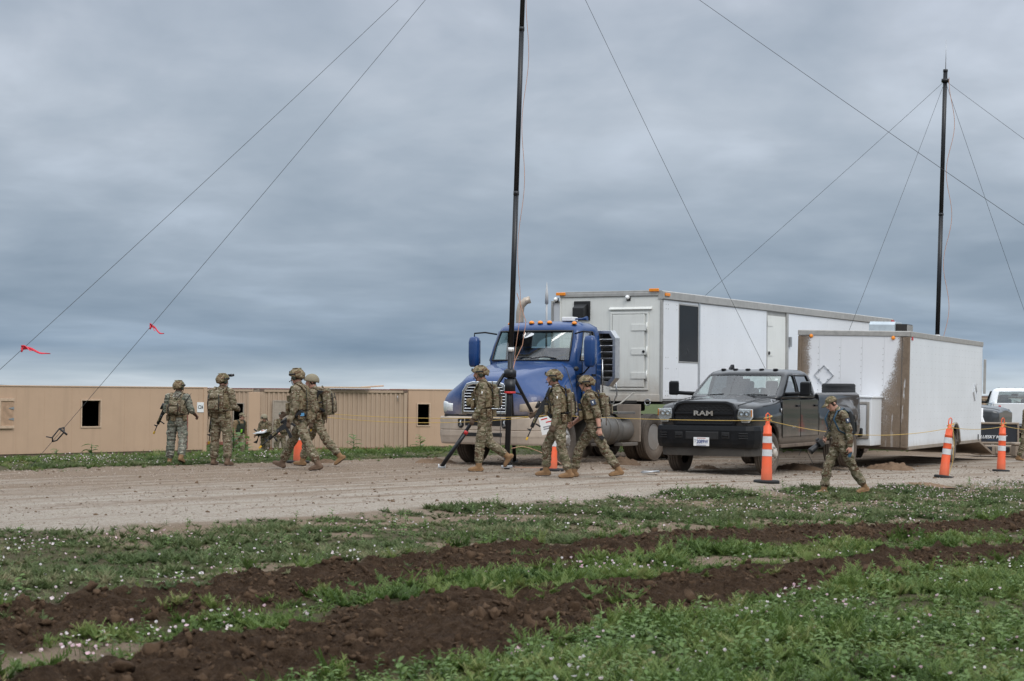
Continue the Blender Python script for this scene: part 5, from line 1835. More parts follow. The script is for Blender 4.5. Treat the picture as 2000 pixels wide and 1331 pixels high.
def pickup(name, label, loc, rz, col, dust, detail=True, dark_rear=True, dust_col=(0.26, 0.215, 0.175)):
    r = empty(name, loc, rz, label, 'pickup truck')
    body = paint_mat(name + '_paint_%d' % len(bpy.data.materials), col, dust, 0.35, 0.8, dust_col, base_dust=0.02)

    def st(y, w, zb, zs, zt, wt, k=1.0):
        """w side half width, zs shoulder height, zt/wt top height and half width of the flat top"""
        return (y, [(w * 0.93, zb), (w * 0.985, zb + 0.14), (w, (zb + zs) / 2 + 0.05), (w * 0.99, zs - 0.12), (w * 0.955, zs - 0.02), (wt, zt - 0.03), (wt * 0.66, zt - 0.012), (wt * 0.42, zt + 0.022), (0, zt + 0.03)])
    S = [st(-0.93, 0.86, 0.86, 1.18, 1.20, 0.62), st(-0.88, 0.93, 0.70, 1.21, 1.27, 0.70), st(-0.72, 0.985, 0.62, 1.25, 1.315, 0.72), st(-0.4, 1.0, 0.55, 1.28, 1.35, 0.73), st(0.0, 1.005, 0.5, 1.30, 1.38, 0.74),
         st(0.30, 1.005, 0.46, 1.32, 1.405, 0.75), st(0.50, 1.0, 0.46, 1.34, 1.41, 0.78), st(0.62, 1.0, 0.46, 1.36, 1.40, 0.80), st(2.80, 1.0, 0.46, 1.37, 1.385, 0.80)]
    b = MB()
    rows = body_loft(b, S, (0.0,), 0.54, 0.36)
    b._add(rows[0], [tuple(range(len(rows[0])))], False)
    b._add(rows[-1], [tuple(range(len(rows[-1])))], False)
    b.build('body', body, r)
    # bed with wide rear fenders
    def sb(y, w, wm):
        return (y, [(w * 0.95, 0.52), (w * 0.985, 0.64), (wm, 0.92), (max(w * 0.99, wm - 0.05), 1.14), (w * 0.985, 1.33), (w * 0.97, 1.43), (w * 0.93, 1.455), (w * 0.90, 1.45), (w * 0.90, 1.0), (w * 0.45, 0.98), (0.0, 0.98)])
    B = [sb(2.83, 1.0, 1.0), sb(3.45, 1.0, 1.0), sb(3.62, 1.0, 1.06), sb(3.8, 1.0, 1.19), sb(4.3, 1.0, 1.235), sb(4.8, 1.0, 1.19), sb(4.98, 1.0, 1.06), sb(5.12, 1.0, 1.0), sb(5.55, 0.995, 0.995)]
    b = MB()
    rows = body_loft(b, B, (4.3,), 0.53, 0.36, 2)
    b._add(rows[0], [tuple(range(len(rows[0])))], False)
    b._add(rows[-1], [tuple(range(len(rows[-1])))], False)
    b.build('bed', body, r)
    MB().b2(-0.93, 0.93, 5.552, 5.60, 0.75, 1.44).build('tailgate', body, r, 0.02)
    bm_ = M_TRIMB
    MB().b2(-0.98, 0.98, 5.62, 5.80, 0.50, 0.70).build('rear_bumper', bm_ if dark_rear else M_CHROME, r, 0.03)
    # greenhouse
    LV = [(1.36, 0.42, 0.965, 2.76), (1.43, 0.50, 0.965, 2.76), (1.65, 0.83, 0.91, 2.71), (1.83, 1.09, 0.85, 2.64), (1.895, 1.19, 0.80, 2.58), (1.945, 1.38, 0.71, 2.46), (1.955, 1.66, 0.5, 2.18)]

    def half(l):
        z, yf, hw, yb = l
        return [(0, yf - 0.04), (0.45 * hw, yf - 0.01), (0.90 * hw, yf + 0.10), (0.965 * hw, yf + 0.17), (hw, yf + 0.28), (hw + 0.004, max(1.57, yf + 0.34)), (hw + 0.004, max(1.67, yf + 0.42)), (hw, yb - 0.26), (hw - 0.01, yb - 0.08), (hw - 0.07, yb), (0.72 * hw, yb + 0.003), (0, yb + 0.003)]
    rings, panes = cabin(r, LV, half, {'windscreen': (1, 3, {0, 1}), 'front_side_window': (1, 3, {4}), 'rear_side_window': (1, 3, {6}), 'rear_window': (1, 3, {10})}, body, M_GLASS, 'cab_roof')
    for sg in (-1, 1):
        a, m_, c = half(LV[1]), half(LV[2]), half(LV[3])
        for i, j, nm in ((4, 5, 'window_trim'), (6, 7, 'window_trim')):
            MB().tube([(sg * q[k][0] * 1.0, q[k][1], z) for q, k, z in ((a, i, 1.43), (a, j, 1.43), (m_, j, 1.65), (c, j, 1.83), (c, i, 1.83), (m_, i, 1.65), (a, i, 1.43))], 0.012, 6).build(nm, M_TRIMB, r)
        # doors: seam grooves, handles
        for y0, y1 in ((0.60, 1.63), (1.655, 2.70)):
            d = MB().prism([(y0, 0.62), (y0, 1.34), (y1, 1.34), (y1, 0.62)], 'X', sg * 1.004, sg * 1.0085).build('door', body, r, 0.002)
            MB().tube([(sg * 1.007, y0, 0.60), (sg * 1.010, y0, 0.95), (sg * 1.004, y0, 1.25), (sg * 0.975, y0, 1.37)], 0.006, 5).build('door_gap', M_BLACK, r)
            MB().box((sg * 1.022, y1 - 0.16, 1.22), (0.032, 0.17, 0.04)).build('door_handle', M_TRIMB, d, 0.008)
        MB().tube([(sg * 1.009, 2.72, 0.6), (sg * 1.01, 2.72, 0.95), (sg * 1.004, 2.72, 1.25), (sg * 0.975, 2.72, 1.37)], 0.006, 5).build('door_gap', M_BLACK, r)
        MB().tube([(sg * 0.66, -0.90, 1.245), (sg * 0.745, -0.72, 1.29), (sg * 0.76, -0.3, 1.335), (sg * 0.775, 0.2, 1.385), (sg * 0.80, 0.48, 1.395)], 0.006, 5).build('hood_gap', M_BLACK, r)
        MB().b2(sg * 0.90, sg * 0.985, 0.60, 3.5, 0.40, 0.47).build('rocker', mat('rocker_mud', (0.14, 0.105, 0.08), 0.9, 0, 0.3, 6, 0.6), r, 0.015)
        # tow mirrors
        mi = MB().b2(sg * 1.30, sg * 1.50, 0.75, 0.86, 1.42, 1.70).build('mirror', M_TRIMB, r, 0.035, 3)
        MB().tube([(sg * 0.95, 0.87, 1.45), (sg * 1.14, 0.83, 1.46), (sg * 1.34, 0.80, 1.47)], [0.055, 0.052, 0.05], 8, flat=0.75).build('mirror_arm', M_TRIMB, mi)
        MB().b2(sg * 1.325, sg * 1.505, 0.861, 0.866, 1.47, 1.71).build('mirror_glass', M_CHROME, mi)
        wheel(r, sg * 0.90, 0, 0.405, 0.25, sg, 0.235, M_RUBBER2, M_RIMW, -0.05, lugs=8, hub_r=0.085)
        wheel(r, sg * 1.085, 4.3, 0.405, 0.235, sg, 0.235, M_RUBBER2, M_RIMW, 0.13, lugs=8, hub_r=0.08)
        wheel(r, sg * 0.80, 4.3, 0.405, 0.235, sg, 0.235, M_RUBBER2, M_RIMW, 0.03, lugs=0)
        MB().b2(sg * 0.45 if sg > 0 else -0.93, 0.93 if sg > 0 else sg * 0.45, -0.5, 0.5, 0.93, 0.96).build('wheel_well', M_UNDER, r)
        MB().b2(sg * 0.5 if sg > 0 else -0.95, 0.95 if sg > 0 else sg * 0.5, 3.75, 4.85, 0.945, 0.97).build('wheel_well', M_UNDER, r)
        MB().b2(sg * 0.70 if sg > 0 else -0.78, 0.78 if sg > 0 else sg * 0.70, 5.56, 5.61, 0.98, 1.36).build('tail_light', M_REDL, r, 0.01)
    MB().b2(-0.8, 0.8, -0.7, 5.5, 0.50, 0.60).build('chassis', M_UNDER, r)
    for yy in (0, 4.3):
        MB().cyl((-0.9, yy, 0.39), (0.9, yy, 0.39), 0.06).build('axle', M_UNDER, r)
    # roof clearance lights and antenna fin
    for k in range(5):
        MB().ell((-0.56 + 0.28 * k, 1.33 + 0.10 * abs(k - 2) * 0.4, 1.945), (0.055, 0.07, 0.026), 10, 6).build('clearance_light', M_TRIMB, r)
    MB().prism([(1.55, 1.95), (1.49, 1.955), (1.63, 2.05), (1.70, 2.05), (1.72, 1.955)], 'X', -0.50, -0.44).build('antenna_fin', M_TRIMB, r, 0.015)
    # interior
    MB().b2(-0.86, 0.86, 0.63, 0.97, 1.1, 1.44).build('dashboard', M_DASH, r, 0.05)
    for y0 in (1.52, 2.37):
        for x in (-0.42, 0.42):
            MB().b2(x - 0.26, x + 0.26, y0 - 0.42, y0, 0.85, 1.02).build('seat', M_SEAT, r, 0.05)
            MB().box((x, y0 + 0.02, 1.30), (0.48, 0.12, 0.55), (R(-8), 0, 0)).build('seat_back', M_SEAT, r, 0.05)
            MB().box((x, y0 + 0.06, 1.63), (0.26, 0.09, 0.17), (R(-6), 0, 0)).build('headrest', M_SEAT, r, 0.04)
    MB().tube([(0.40 + 0.18 * math.cos(t), 0.99 + 0.09 * math.sin(t), 1.42 + 0.15 * math.sin(t)) for t in np.linspace(0, 2 * math.pi, 25)], 0.016, 6).build('steering_wheel', M_DASH, r)
    MB().b2(-0.12, 0.12, 1.11, 1.15, 1.68, 1.76).build('rear_view_mirror', M_TRIMB, r, 0.015)
    for x in (-0.42, 0.28):
        MB().tube([(x - 0.1, 0.46, 1.425), (x + 0.16, 0.505, 1.45), (x + 0.42, 0.56, 1.44)], 0.010, 6).build('wiper', M_BLACK, r)
    if not detail:
        lift_parts(r)
        return r
    # ---- nose: grille, lamps, bumper
    go = [(-0.62, 0.80), (0.62, 0.80), (0.68, 0.93), (0.66, 1.10), (0.58, 1.235), (0.45, 1.275), (-0.45, 1.275), (-0.58, 1.235), (-0.66, 1.10), (-0.68, 0.93)]
    gi_ = [(x * 0.92, 1.035 + (z - 1.035) * 0.83) for x, z in go]
    n = len(go)
    vs = [(x, y, z) for y, qs in ((-0.985, go), (-1.0, gi_)) for x, z in qs] + [(x, -0.90, z) for x, z in go] + [(x, -0.94, z) for x, z in gi_]
    fs = []
    for k in range(n):
        m = (k + 1) % n
        fs += [(k, m, m + n, k + n), (k, k + 2 * n, m + 2 * n, m), (k + n, m + n, m + 3 * n, k + 3 * n), (k + 2 * n, k + 3 * n, m + 3 * n, m + 2 * n)]
    gr = MB()._add(vs, fs, False).build('grille', M_TRIMB, r, 0.008)
    MB().prism(gi_, 'Y', -0.945, -0.935).build('grille_back', M_BLACK, gr)
    hx = MB()
    for row in range(8):
        for k in range(13):
            x = -0.60 + k * 0.1 + (row % 2) * 0.05
            z = 0.895 + row * 0.04
            if abs(x) > 0.585 or 1.005 < z < 1.065:
                continue
            hx.tube([(x + 0.048 * math.cos(t) , -0.955, z + 0.019 * math.sin(t)) for t in np.linspace(0, 2 * math.pi, 7)], 0.006, 4, False)
    tag(hx.build('grille_mesh', mat('grille_satin', (0.02, 0.02, 0.022), 0.35, 0, 0.1, 9), gr), kind='stuff')
    MB().box((0, -0.97, 1.035), (1.22, 0.04, 0.05)).build('grille_bar', M_TRIMB, gr, 0.01)
    text_mesh('RAM', 'lettering', M_CHROME, gr, (0, -1.005, 1.04), (R(90), 0, 0), 0.125, 0.012, weight=0.004, sx=1.6)
    lens = glass_mat('headlight_glass', (0.9, 0.92, 0.93), 0.10)
    for sg in (-1, 1):
        hl = MB().prism([(sg * 0.655, 0.945), (sg * 0.70, 1.135), (sg * 0.97, 1.125), (sg * 0.975, 0.975), (sg * 0.94, 0.925), (sg * 0.90, 0.87), (sg * 0.765, 0.87), (sg * 0.73, 0.935)], 'Y', -0.905, -0.955)
        ho = hl.build('headlight', mat('lamp_chrome', (0.80, 0.82, 0.83), 0.3, 0.45, 0.15, 18), r, 0.008)
        for x, q in ((0.76, 0.055), (0.865, 0.055)):
            MB().lathe([(-0.957, q), (-0.975, q * 0.98), (-0.96, q * 0.55), (-0.958, 0.0)], 18, 'Y', (sg * x, 0, 1.045)).build('reflector', M_CHROME, ho)
        MB().b2(sg * 0.948, sg * 0.972, -0.968, -0.957, 0.985, 1.115).build('turn_signal', M_AMBER, ho, 0.006)
        MB().b2(sg * 0.78, sg * 0.895, -0.966, -0.957, 0.885, 0.915).build('fog_strip', M_RAIL, ho, 0.004)
        MB().prism([(sg * 0.655, 0.945), (sg * 0.70, 1.135), (sg * 0.97, 1.125), (sg * 0.975, 0.975), (sg * 0.94, 0.925), (sg * 0.90, 0.87), (sg * 0.765, 0.87), (sg * 0.73, 0.935)], 'Y', -0.982, -0.984).build('lens', lens, ho)
    path = [(-1.02, -0.50), (-1.03, -0.70), (-0.98, -0.90), (-0.86, -1.00), (-0.6, -1.045), (0, -1.06), (0.6, -1.045), (0.86, -1.00), (0.98, -0.90), (1.03, -0.70), (1.02, -0.50)]
    bp = sweep(MB(), path, [(-0.16, 0.40), (-0.02, 0.39), (0.01, 0.46), (0.022, 0.54), (0.022, 0.72), (0.0, 0.80), (-0.05, 0.815), (-0.16, 0.815)]).build('front_bumper', M_TRIMB, r, 0.008)
    sweep(MB(), [(x * 0.93, y + 0.06) for x, y in path], [(-0.03, 0.23), (0.0, 0.23), (0.01, 0.40), (-0.03, 0.40)]).build('air_dam', mat('dusty_air_dam', (0.025, 0.025, 0.026), 0.8, 0, 0.2, 8, dirt=(0.2, 0.6), dirt_col=(0.07, 0.06, 0.05)), r)
    MB().b2(-0.34, 0.34, -1.088, -1.06, 0.545, 0.695).build('lower_intake', M_BLACK, bp, 0.012)
    for sg in (-1, 1):
        MB().b2(sg * 0.40, sg * 0.56, -1.085, -1.06, 0.565, 0.685).build('tow_hook_opening', M_BLACK, bp, 0.01)
        MB().tube([(sg * 0.43, -1.075, 0.60), (sg * 0.43, -1.105, 0.62), (sg * 0.53, -1.105, 0.62), (sg * 0.53, -1.075, 0.60)], 0.012, 6).build('tow_hook', M_TRIMB, bp)
        for k in range(3):
            MB().box((sg * 0.82, -1.03 + 0.001 * k, 0.575 + k * 0.045), (0.17, 0.03, 0.018), (0, 0, sg * R(17))).build('vent_slat', M_BLACK, bp, 0.005)
    pw = MB().b2(-0.16, 0.16, -1.112, -1.10, 0.42, 0.585).build('licence_plate', M_WHITE, r, 0.004)
    pm, pr_ = mat('plate_blue', (0.03, 0.06, 0.22), 0.5), mat('plate_red', (0.4, 0.05, 0.07), 0.5)
    text_mesh('2089W', 'plate_number', pm, pw, (0.022, -1.114, 0.50), (R(90), 0, 0), 0.098, 0.0008, weight=0.002, sx=0.80)
    text_mesh('G\n7', 'plate_prefix', pm, pw, (-0.125, -1.114, 0.515), (R(90), 0, 0), 0.04, 0.0008)
    MB().b2(-0.09, 0.09, -1.1135, -1.1125, 0.563, 0.573).build('plate_band', pr_, pw)
    MB().b2(-0.10, 0.10, -1.1135, -1.1125, 0.43, 0.44).build('plate_band', pm, pw)
    MB().b2(-0.34, 0.34, -1.02, -0.97, 0.785, 0.80).build('bumper_step', M_TRIMB, r)
    # badges
    bg_ = MB().prism([(0.22, 1.35), (0.52, 1.35), (0.46, 1.405), (0.27, 1.405)], 'X', 0.955, 0.962)
    em = mat('badge_chrome', (0.7, 0.7, 0.72), 0.3, 0.8)
    for sg in (1,):
        q = MB().box((sg * 0.93, 0.32, 1.315), (0.016, 0.26, 0.075), (0, R(-28), 0)).build('hood_badge', em, r, 0.006)
        MB().box((sg * 0.938, 0.32, 1.317), (0.014, 0.21, 0.05), (0, R(-28), 0)).build('badge_field', M_BLACK, q)
        text_mesh('3500', 'lettering', em, q, (sg * 0.9475, 0.32, 1.322), (R(62), 0, R(90)), 0.055, 0.001, sx=1.2)
        text_mesh('RAM', 'door_lettering', em, r, (1.012, 1.25, 0.80), (R(90), 0, R(90)), 0.06, 0.002, sx=1.5)
        MB().tube([(1.012, 0.52, 1.10), (1.015, 0.50, 1.16), (1.012, 0.53, 1.18), (1.012, 0.52, 1.11)], 0.012, 6).build('fender_badge', em, r)
    # toll tag in the windscreen
    MB().box((0.70, 1.06, 1.74), (0.06, 0.004, 0.05), (R(-32), 0, 0)).build('windscreen_sticker', M_WHITE, r)
    lift_parts(r)
    return r


pk = pickup('pickup_truck', 'black crew-cab pickup with dual rear wheels parked in front of the cargo trailer', (4.16, 36.2, 0), R(-28.5), (0.006, 0.007, 0.0095), (0.40, 0.95))
pk.location.z = H(5.2, 36.5) + 0.03
pk.rotation_euler = (R(0.3), 0, R(-28.5))
q = pt(1885, 830, 57.5)
pickup('pickup_truck', 'dark grey pickup parked behind the cargo trailer, nose to the right', (14.45, 57.4, H(14.4, 57.4)), R(62), (0.045, 0.05, 0.055), (0.3, 0.9), False)
q = pt(2012, 830, 61.0)
pickup('pickup_truck', 'white pickup with dark rear window cut by the right edge of the picture', (q.x + 0.9, q.y + 5.4, H(q.x, q.y)), R(168), (0.72, 0.74, 0.76), (0.2, 0.5), False)
# ------------------------------------------------------------------ guyed masts
M_MAST = mat('black_mast_tube', (0.009, 0.010, 0.013), 0.38, 0.1, 0.3, 5, speck=0.15)
M_RED = mat('red_clamp', (0.55, 0.03, 0.03), 0.45, 0, 0.1, 20)
M_WIRE = mat('guy_rope', (0.035, 0.037, 0.042), 0.7, 0, 0.3, 3)
M_CABLE = mat('orange_cable', (0.50, 0.27, 0.18), 0.6, 0, 0.2, 3)
M_RIBBON = mat('red_ribbon', (0.60, 0.02, 0.045), 0.5, 0, 0.15, 9)


def sagline(a, b, n, sag):
    a, b = Vector(a), Vector(b)
    out = []
    for i in range(n + 1):
        t = i / n
        p = a.lerp(b, t)
        p.z -= 4 * sag * t * (1 - t)
        out.append(p)
    return out


def mast(label, base, ring, top, rad, guys, sections, tripod, whip=None, wire=0.0045):
    r = empty('guyed_mast', base, 0, label, 'mast')
    B = Vector(base)
    ax = (Vector(ring) - B)
    L = (Vector(top) - B).length
    d = ax.normalized()
    n = len(sections)
    for i, (f0, f1, k) in enumerate(sections):
        mb = MB()
        p0, p1 = d * (L * f0), d * (L * f1)
        mb.tube([p0, p0.lerp(p1, 0.5), p1], rad * k, 14)
        for a in range(4):                                     # keyed ribs along the tube
            t = a * math.pi / 2 + 0.5
            o = Vector((math.cos(t), math.sin(t), 0)) * rad * k
            mb.tube([p0 + o, p1 + o], rad * 0.16, 5)
        mb.build('mast_section', M_MAST, r)
        MB().tube([p1 - d * 0.05, p1 + d * 0.03], rad * k * 1.12, 16).build('section_collar', M_MAST if i != 0 else M_WHITE, r)
    MB().tube([ring - B - d * 0.05, ring - B + d * 0.05], rad * 1.6, 16).build('guy_ring', M_MAST, r)
    for g, sag in guys:
        MB().tube(sagline(Vector(ring) - B, Vector(g) - B, 24, sag), wire, 5, False).build('guy_rope', M_WIRE, r)
    if whip:
        MB().tube([Vector(top) - B, Vector(whip) - B], [0.012, 0.006], 5).build('whip_antenna', M_STEEL, r)
    return r, d


mb0 = ground_pt(990, 917)
m_ring = pt(1029, -240, mb0.y + 0.15)
m_top = m_ring + Vector((0.01, 0, 0.35))
GL1 = Vector((-10.6, 30.5, H(-10.6, 30.5)))
GL2 = ground_pt(58, 914)
GR1 = pt(1588, 900, 43.0); GR1.z = H(GR1.x, GR1.y)
GR2 = pt(2880, 980, 27.0); GR2.z = H(GR2.x, GR2.y)
# anchors are set so that the ropes run where the photograph shows them
GL1 = pt(-232, 928, 30.5); GL1.z = H(GL1.x, GL1.y)
m1, md = mast('tall black guyed mast on a tripod in front of the blue truck', mb0, m_ring, m_top, 0.05,
              [(GL1, 0.10), (GL2, 0.07), (GR1, 0.10), (GR2, 0.12)], [(0.0, 0.195, 1.06), (0.195, 0.45, 1.0), (0.45, 0.72, 0.96), (0.72, 1.0, 0.9)], True)
B = mb0
hub = md * 1.86
MB().lathe([(-0.10, 0.075), (-0.08, 0.12), (0.04, 0.12), (0.08, 0.075)], 18, 'Z', tuple(hub)).build('tripod_hub', M_MAST, m1)
MB().lathe([(-0.40, 0.06), (-0.40, 0.105), (-0.12, 0.105), (-0.12, 0.06)], 18, 'Z', tuple(hub)).build('hub_sleeve', M_MAST, m1)
MB().lathe([(-0.34, 0.075), (-0.34, 0.112), (-0.30, 0.112), (-0.30, 0.075)], 18, 'Z', tuple(hub - md * 0.06)).build('red_ring', M_RED, m1)
feet = [ground_pt(863, 916), ground_pt(1090, 906), ground_pt(1005, 905)]
for i, f in enumerate(feet):
    fl = f - B
    o = (fl - hub); o.z = 0; o.normalize()
    lg = MB()
    p0 = hub + o * 0.11 + Vector((0, 0, -0.02))
    lg.tube([p0, fl + Vector((0, 0, 0.04))], 0.034, 12)
    lo = lg.build('tripod_leg', M_MAST, m1)
    q = p0.lerp(fl, 0.62)
    MB().tube([q - (fl - p0).normalized() * 0.035, q + (fl - p0).normalized() * 0.035], 0.044, 12).build('red_clamp', M_RED, lo)
    MB().tube([p0.lerp(fl, 0.60), fl + Vector((0, 0, 0.05))], 0.040, 12).build('outer_tube', M_MAST, lo)
    MB().box(fl + Vector((0, 0, 0.03)), (0.14, 0.08, 0.03), (0, 0, i * 1.1)).build('foot_plate', M_STEEL, lo, 0.006)
    for a in (-0.06, 0.06):
        MB().cyl(fl + Vector((a, 0.02, 0.02)), fl + Vector((a, 0.02, 0.09)), 0.014, None, 8).build('foot_bolt', M_WHITE, lo)
    # spreader from the sleeve
    MB().tube([hub - md * 0.36 + o * 0.10, p0.lerp(fl, 0.22)], 0.016, 6).build('strut', M_MAST, lo)
MB().box((0, 0, 0.05), (0.22, 0.22, 0.05)).build('base_plate', M_STEEL, m1, 0.01)
# cables on the mast
w = []
for k in range(40):
    f = k / 39
    p = md * (1.9 + f * 8.5)
    w.append(p + Vector((0.065 + 0.09 * math.sin(f * 11) ** 2, -0.05, 0)))
MB().tube(w, 0.006, 5, False).build('cable', M_CABLE, m1)
MB().tube([md * 2.5 + Vector((0.10, -0.06, 0.9)), md * 2.5 + Vector((0.28, -0.06, 0.35)), md * 2.4 + Vector((0.22, -0.06, 0.0)), md * 2.0 + Vector((0.10, -0.06, 0.12)), hub + Vector((0.06, -0.11, 0.1))], 0.008, 5, False).build('cable', M_CABLE, m1)
MB().tube([hub + Vector((-0.1, -0.1, -0.1)), hub + Vector((-0.17, -0.1, -0.6)), hub + Vector((-0.18, -0.1, -1.3)), (-0.10, -0.1, 0.25), (0.15, 0.0, 0.04)], 0.007, 5, False).build('cable', M_WIRE, m1)
gl = [Vector((0.08, 0.1, 0.4)), Vector((0.35, 0.4, 0.42)), Vector((0.8, 0.7, 0.25)), Vector((1.1, 0.6, 0.05)), Vector((0.9, 0.2, 0.03)), Vector((0.3, 0.1, 0.03)), Vector((0.1, 0.0, 0.05))]
MB().tube(catmull(gl, 5), 0.007, 5, False).build('cable', M_CABLE, m1)
# tensioner on the left rope
tq = sagline(m_ring, GL2, 200, 0.07)
tp = min(tq, key=lambda p: abs((p - Vector((0, 0, CAMZ))).dot(C3 @ Vector((1, 0, 0))) / (p - Vector((0, 0, CAMZ))).dot(C3 @ Vector((0, 0, -1))) * FPX + 1000 - 116))
tl = tp - B
rd_ = (GL2 - m_ring).normalized()
sd_ = rd_.cross(Vector((0, 1, 0))).normalized()
tn = MB()
for sg in (-1, 1):
    tn.tube([tl - rd_ * 0.17, tl - rd_ * 0.10 + sd_ * sg * 0.055, tl + rd_ * 0.10 + sd_ * sg * 0.05, tl + rd_ * 0.17], 0.014, 6)
tn.tube([tl - rd_ * 0.10 - sd_ * 0.055, tl - rd_ * 0.10 + sd_ * 0.13], 0.02, 6)
tn.tube([tl + rd_ * 0.12 - sd_ * 0.05, tl + rd_ * 0.17 - sd_ * 0.15], 0.012, 6)
tag(tn.build('rope_tensioner', M_BLACK, m1), 'black rope tensioner')
for (u, v), (line, sag), lab, wid in (((40, 683), ((m_ring, GL1), 0.10), 'red streamer ribbon on the outer left guy rope', 0.82), ((290, 656), ((m_ring, GL2), 0.07), 'short red ribbon on the inner left guy rope', 0.45)):
    ps = sagline(*line, 300, sag)
    p = min(ps, key=lambda q: (C3.transposed() @ (q - Vector((0, 0, CAMZ)))).x / -(C3.transposed() @ (q - Vector((0, 0, CAMZ)))).z * FPX + 1000 < u and 1e9 or abs((C3.transposed() @ (q - Vector((0, 0, CAMZ)))).x / -(C3.transposed() @ (q - Vector((0, 0, CAMZ)))).z * FPX + 1000 - u))
    rb = empty('marker_ribbon', p, 0, lab, 'ribbon')
    row0, row1 = [], []
    for k in range(15):
        f = k / 14
        x = 0.62 * wid * f
        z = 0.03 - 0.10 * wid * f + 0.025 * math.sin(f * 7) - (0.10 * max(0, f - 0.8) if wid > 0.8 else 0.25 * f * wid)
        h_ = 0.028 * (1 - 0.75 * f)
        row0.append((x, 0.05 * math.sin(f * 5), z + h_)); row1.append((x, 0.05 * math.sin(f * 5 + 0.6), z - h_))
    MB().grid([row0, row1]).build('streamer', M_RIBBON, rb, solid=0.003)
    row0, row1 = [(q[0] * 0.5, q[1] - 0.03, q[2] * 0.9 + 0.03) for q in row0], [(q[0] * 0.5, q[1] - 0.03, q[2] * 0.9 + 0.045) for q in row1]
    MB().grid([row0, row1]).build('streamer', M_RIBBON, rb, solid=0.003)
    MB().tube([(0, 0, 0.04), (0.02, 0, 0), (0, 0, -0.03)], 0.016, 6).build('knot', M_RIBBON, rb)

Y2 = 58.5
b2_ = pt(1824, 870, Y2); b2_.z = H(b2_.x, b2_.y)
r2, t2 = pt(1846, 158, Y2 + 0.3), pt(1847, 138, Y2 + 0.3)
g2 = []
for u, v, Y in ((1020, 806, 66.0), (1560, 835, 48.5), (2900, 850, 52.0), (2095, 880, 66.0)):
    p = pt(u, v, Y); p.z = H(p.x, p.y)
    g2.append(p)
# two left ropes pass behind the trailers, two run out of the picture on the right
m2, md2 = mast('second black guyed mast with whip antenna behind the cargo trailer', b2_, r2, t2, 0.075, [(g, 0.12) for g in g2],
               [(0.0, 0.30, 1.0), (0.30, 0.62, 0.96), (0.62, 1.0, 0.92)], False, pt(1848, 78, Y2 + 0.3), 0.006)
w = []
L2_ = (t2 - b2_).length
for k in range(60):
    f = k / 59
    w.append(md2 * (L2_ * (0.25 + 0.73 * f)) + Vector((0.10 + 0.22 * math.sin(f * 9.5) ** 2, -0.1, 0)))
MB().tube(w, 0.009, 5, False).build('cable', M_CABLE, m2)

# ------------------------------------------------------------------ traffic channelizers and the yellow rope
M_ORANGE = mat('orange_plastic', (0.80, 0.115, 0.035), 0.5, 0, 0.08, 5, dirt=(-0.25, 0.35), dirt_col=(0.45, 0.2, 0.12))
M_BAND = mat('white_reflective_band', (0.62, 0.63, 0.64), 0.45, 0, 0.1, 16)
M_RUBB = mat('black_rubber_base', (0.018, 0.018, 0.019), 0.8, 0, 0.3, 10, 0.3)


def channelizer(label, loc, tilt=(0, 0), base=True, rz=0.0):
    r = empty('traffic_channelizer', loc, 0, label, 'traffic cone', 'orange and white channelizers along the rope line')
    r.rotation_euler = (tilt[1], tilt[0], rz)
    z = 0.05
    prof = [(0.05, 0.112), (0.24, 0.107), (0.25, 0.102), (0.46, 0.098), (0.465, 0.096), (0.60, 0.094), (0.845, 0.0865), (0.85, 0.091), (0.87, 0.091), (0.875, 0.082), (0.99, 0.078), (1.01, 0.048), (1.09, 0.036), (1.095, 0.0)]
    prof = [(a, b_ * 0.88) for a, b_ in prof]
    MB().lathe(prof, 20, 'Z', (0, 0, 0), False).build('tube', M_ORANGE, r)
    for a, b_, q0, q1 in ((0.47, 0.585, 0.1005, 0.0975), (0.70, 0.815, 0.0945, 0.0905)):
        MB().lathe([(a, q0 * 0.885), (b_, q1 * 0.885)], 20, 'Z', (0, 0, 0), False).build('reflective_band', M_BAND, r)
    for zz_, q in ((0.60, 0.0965), (0.69, 0.0935)):
        MB().lathe([(zz_ - 0.008, q * 0.88 - 0.004), (zz_, q * 0.88 + 0.006), (zz_ + 0.008, q * 0.88 - 0.004)], 20, 'Z', (0, 0, 0), False).build('ridge', M_ORANGE, r)
    MB().tube([(0.03 * s_, 0, z_) for s_, z_ in ((-1, 1.06), (-1.2, 1.12), (-1.1, 1.19), (0, 1.22), (1.1, 1.19), (1.2, 1.12), (1, 1.06))], 0.011, 8).build('handle', M_ORANGE, r)
    if base:
        MB().lathe([(0.0, 0.24), (0.045, 0.24), (0.055, 0.21), (0.055, 0.10)], 8, 'Z').build('base', M_RUBB, r)
    else:
        MB().lathe([(-0.02, 0.20), (0.035, 0.20), (0.045, 0.18), (0.045, 0.10)], 8, 'Z').build('base', M_RUBB, r)
    return r


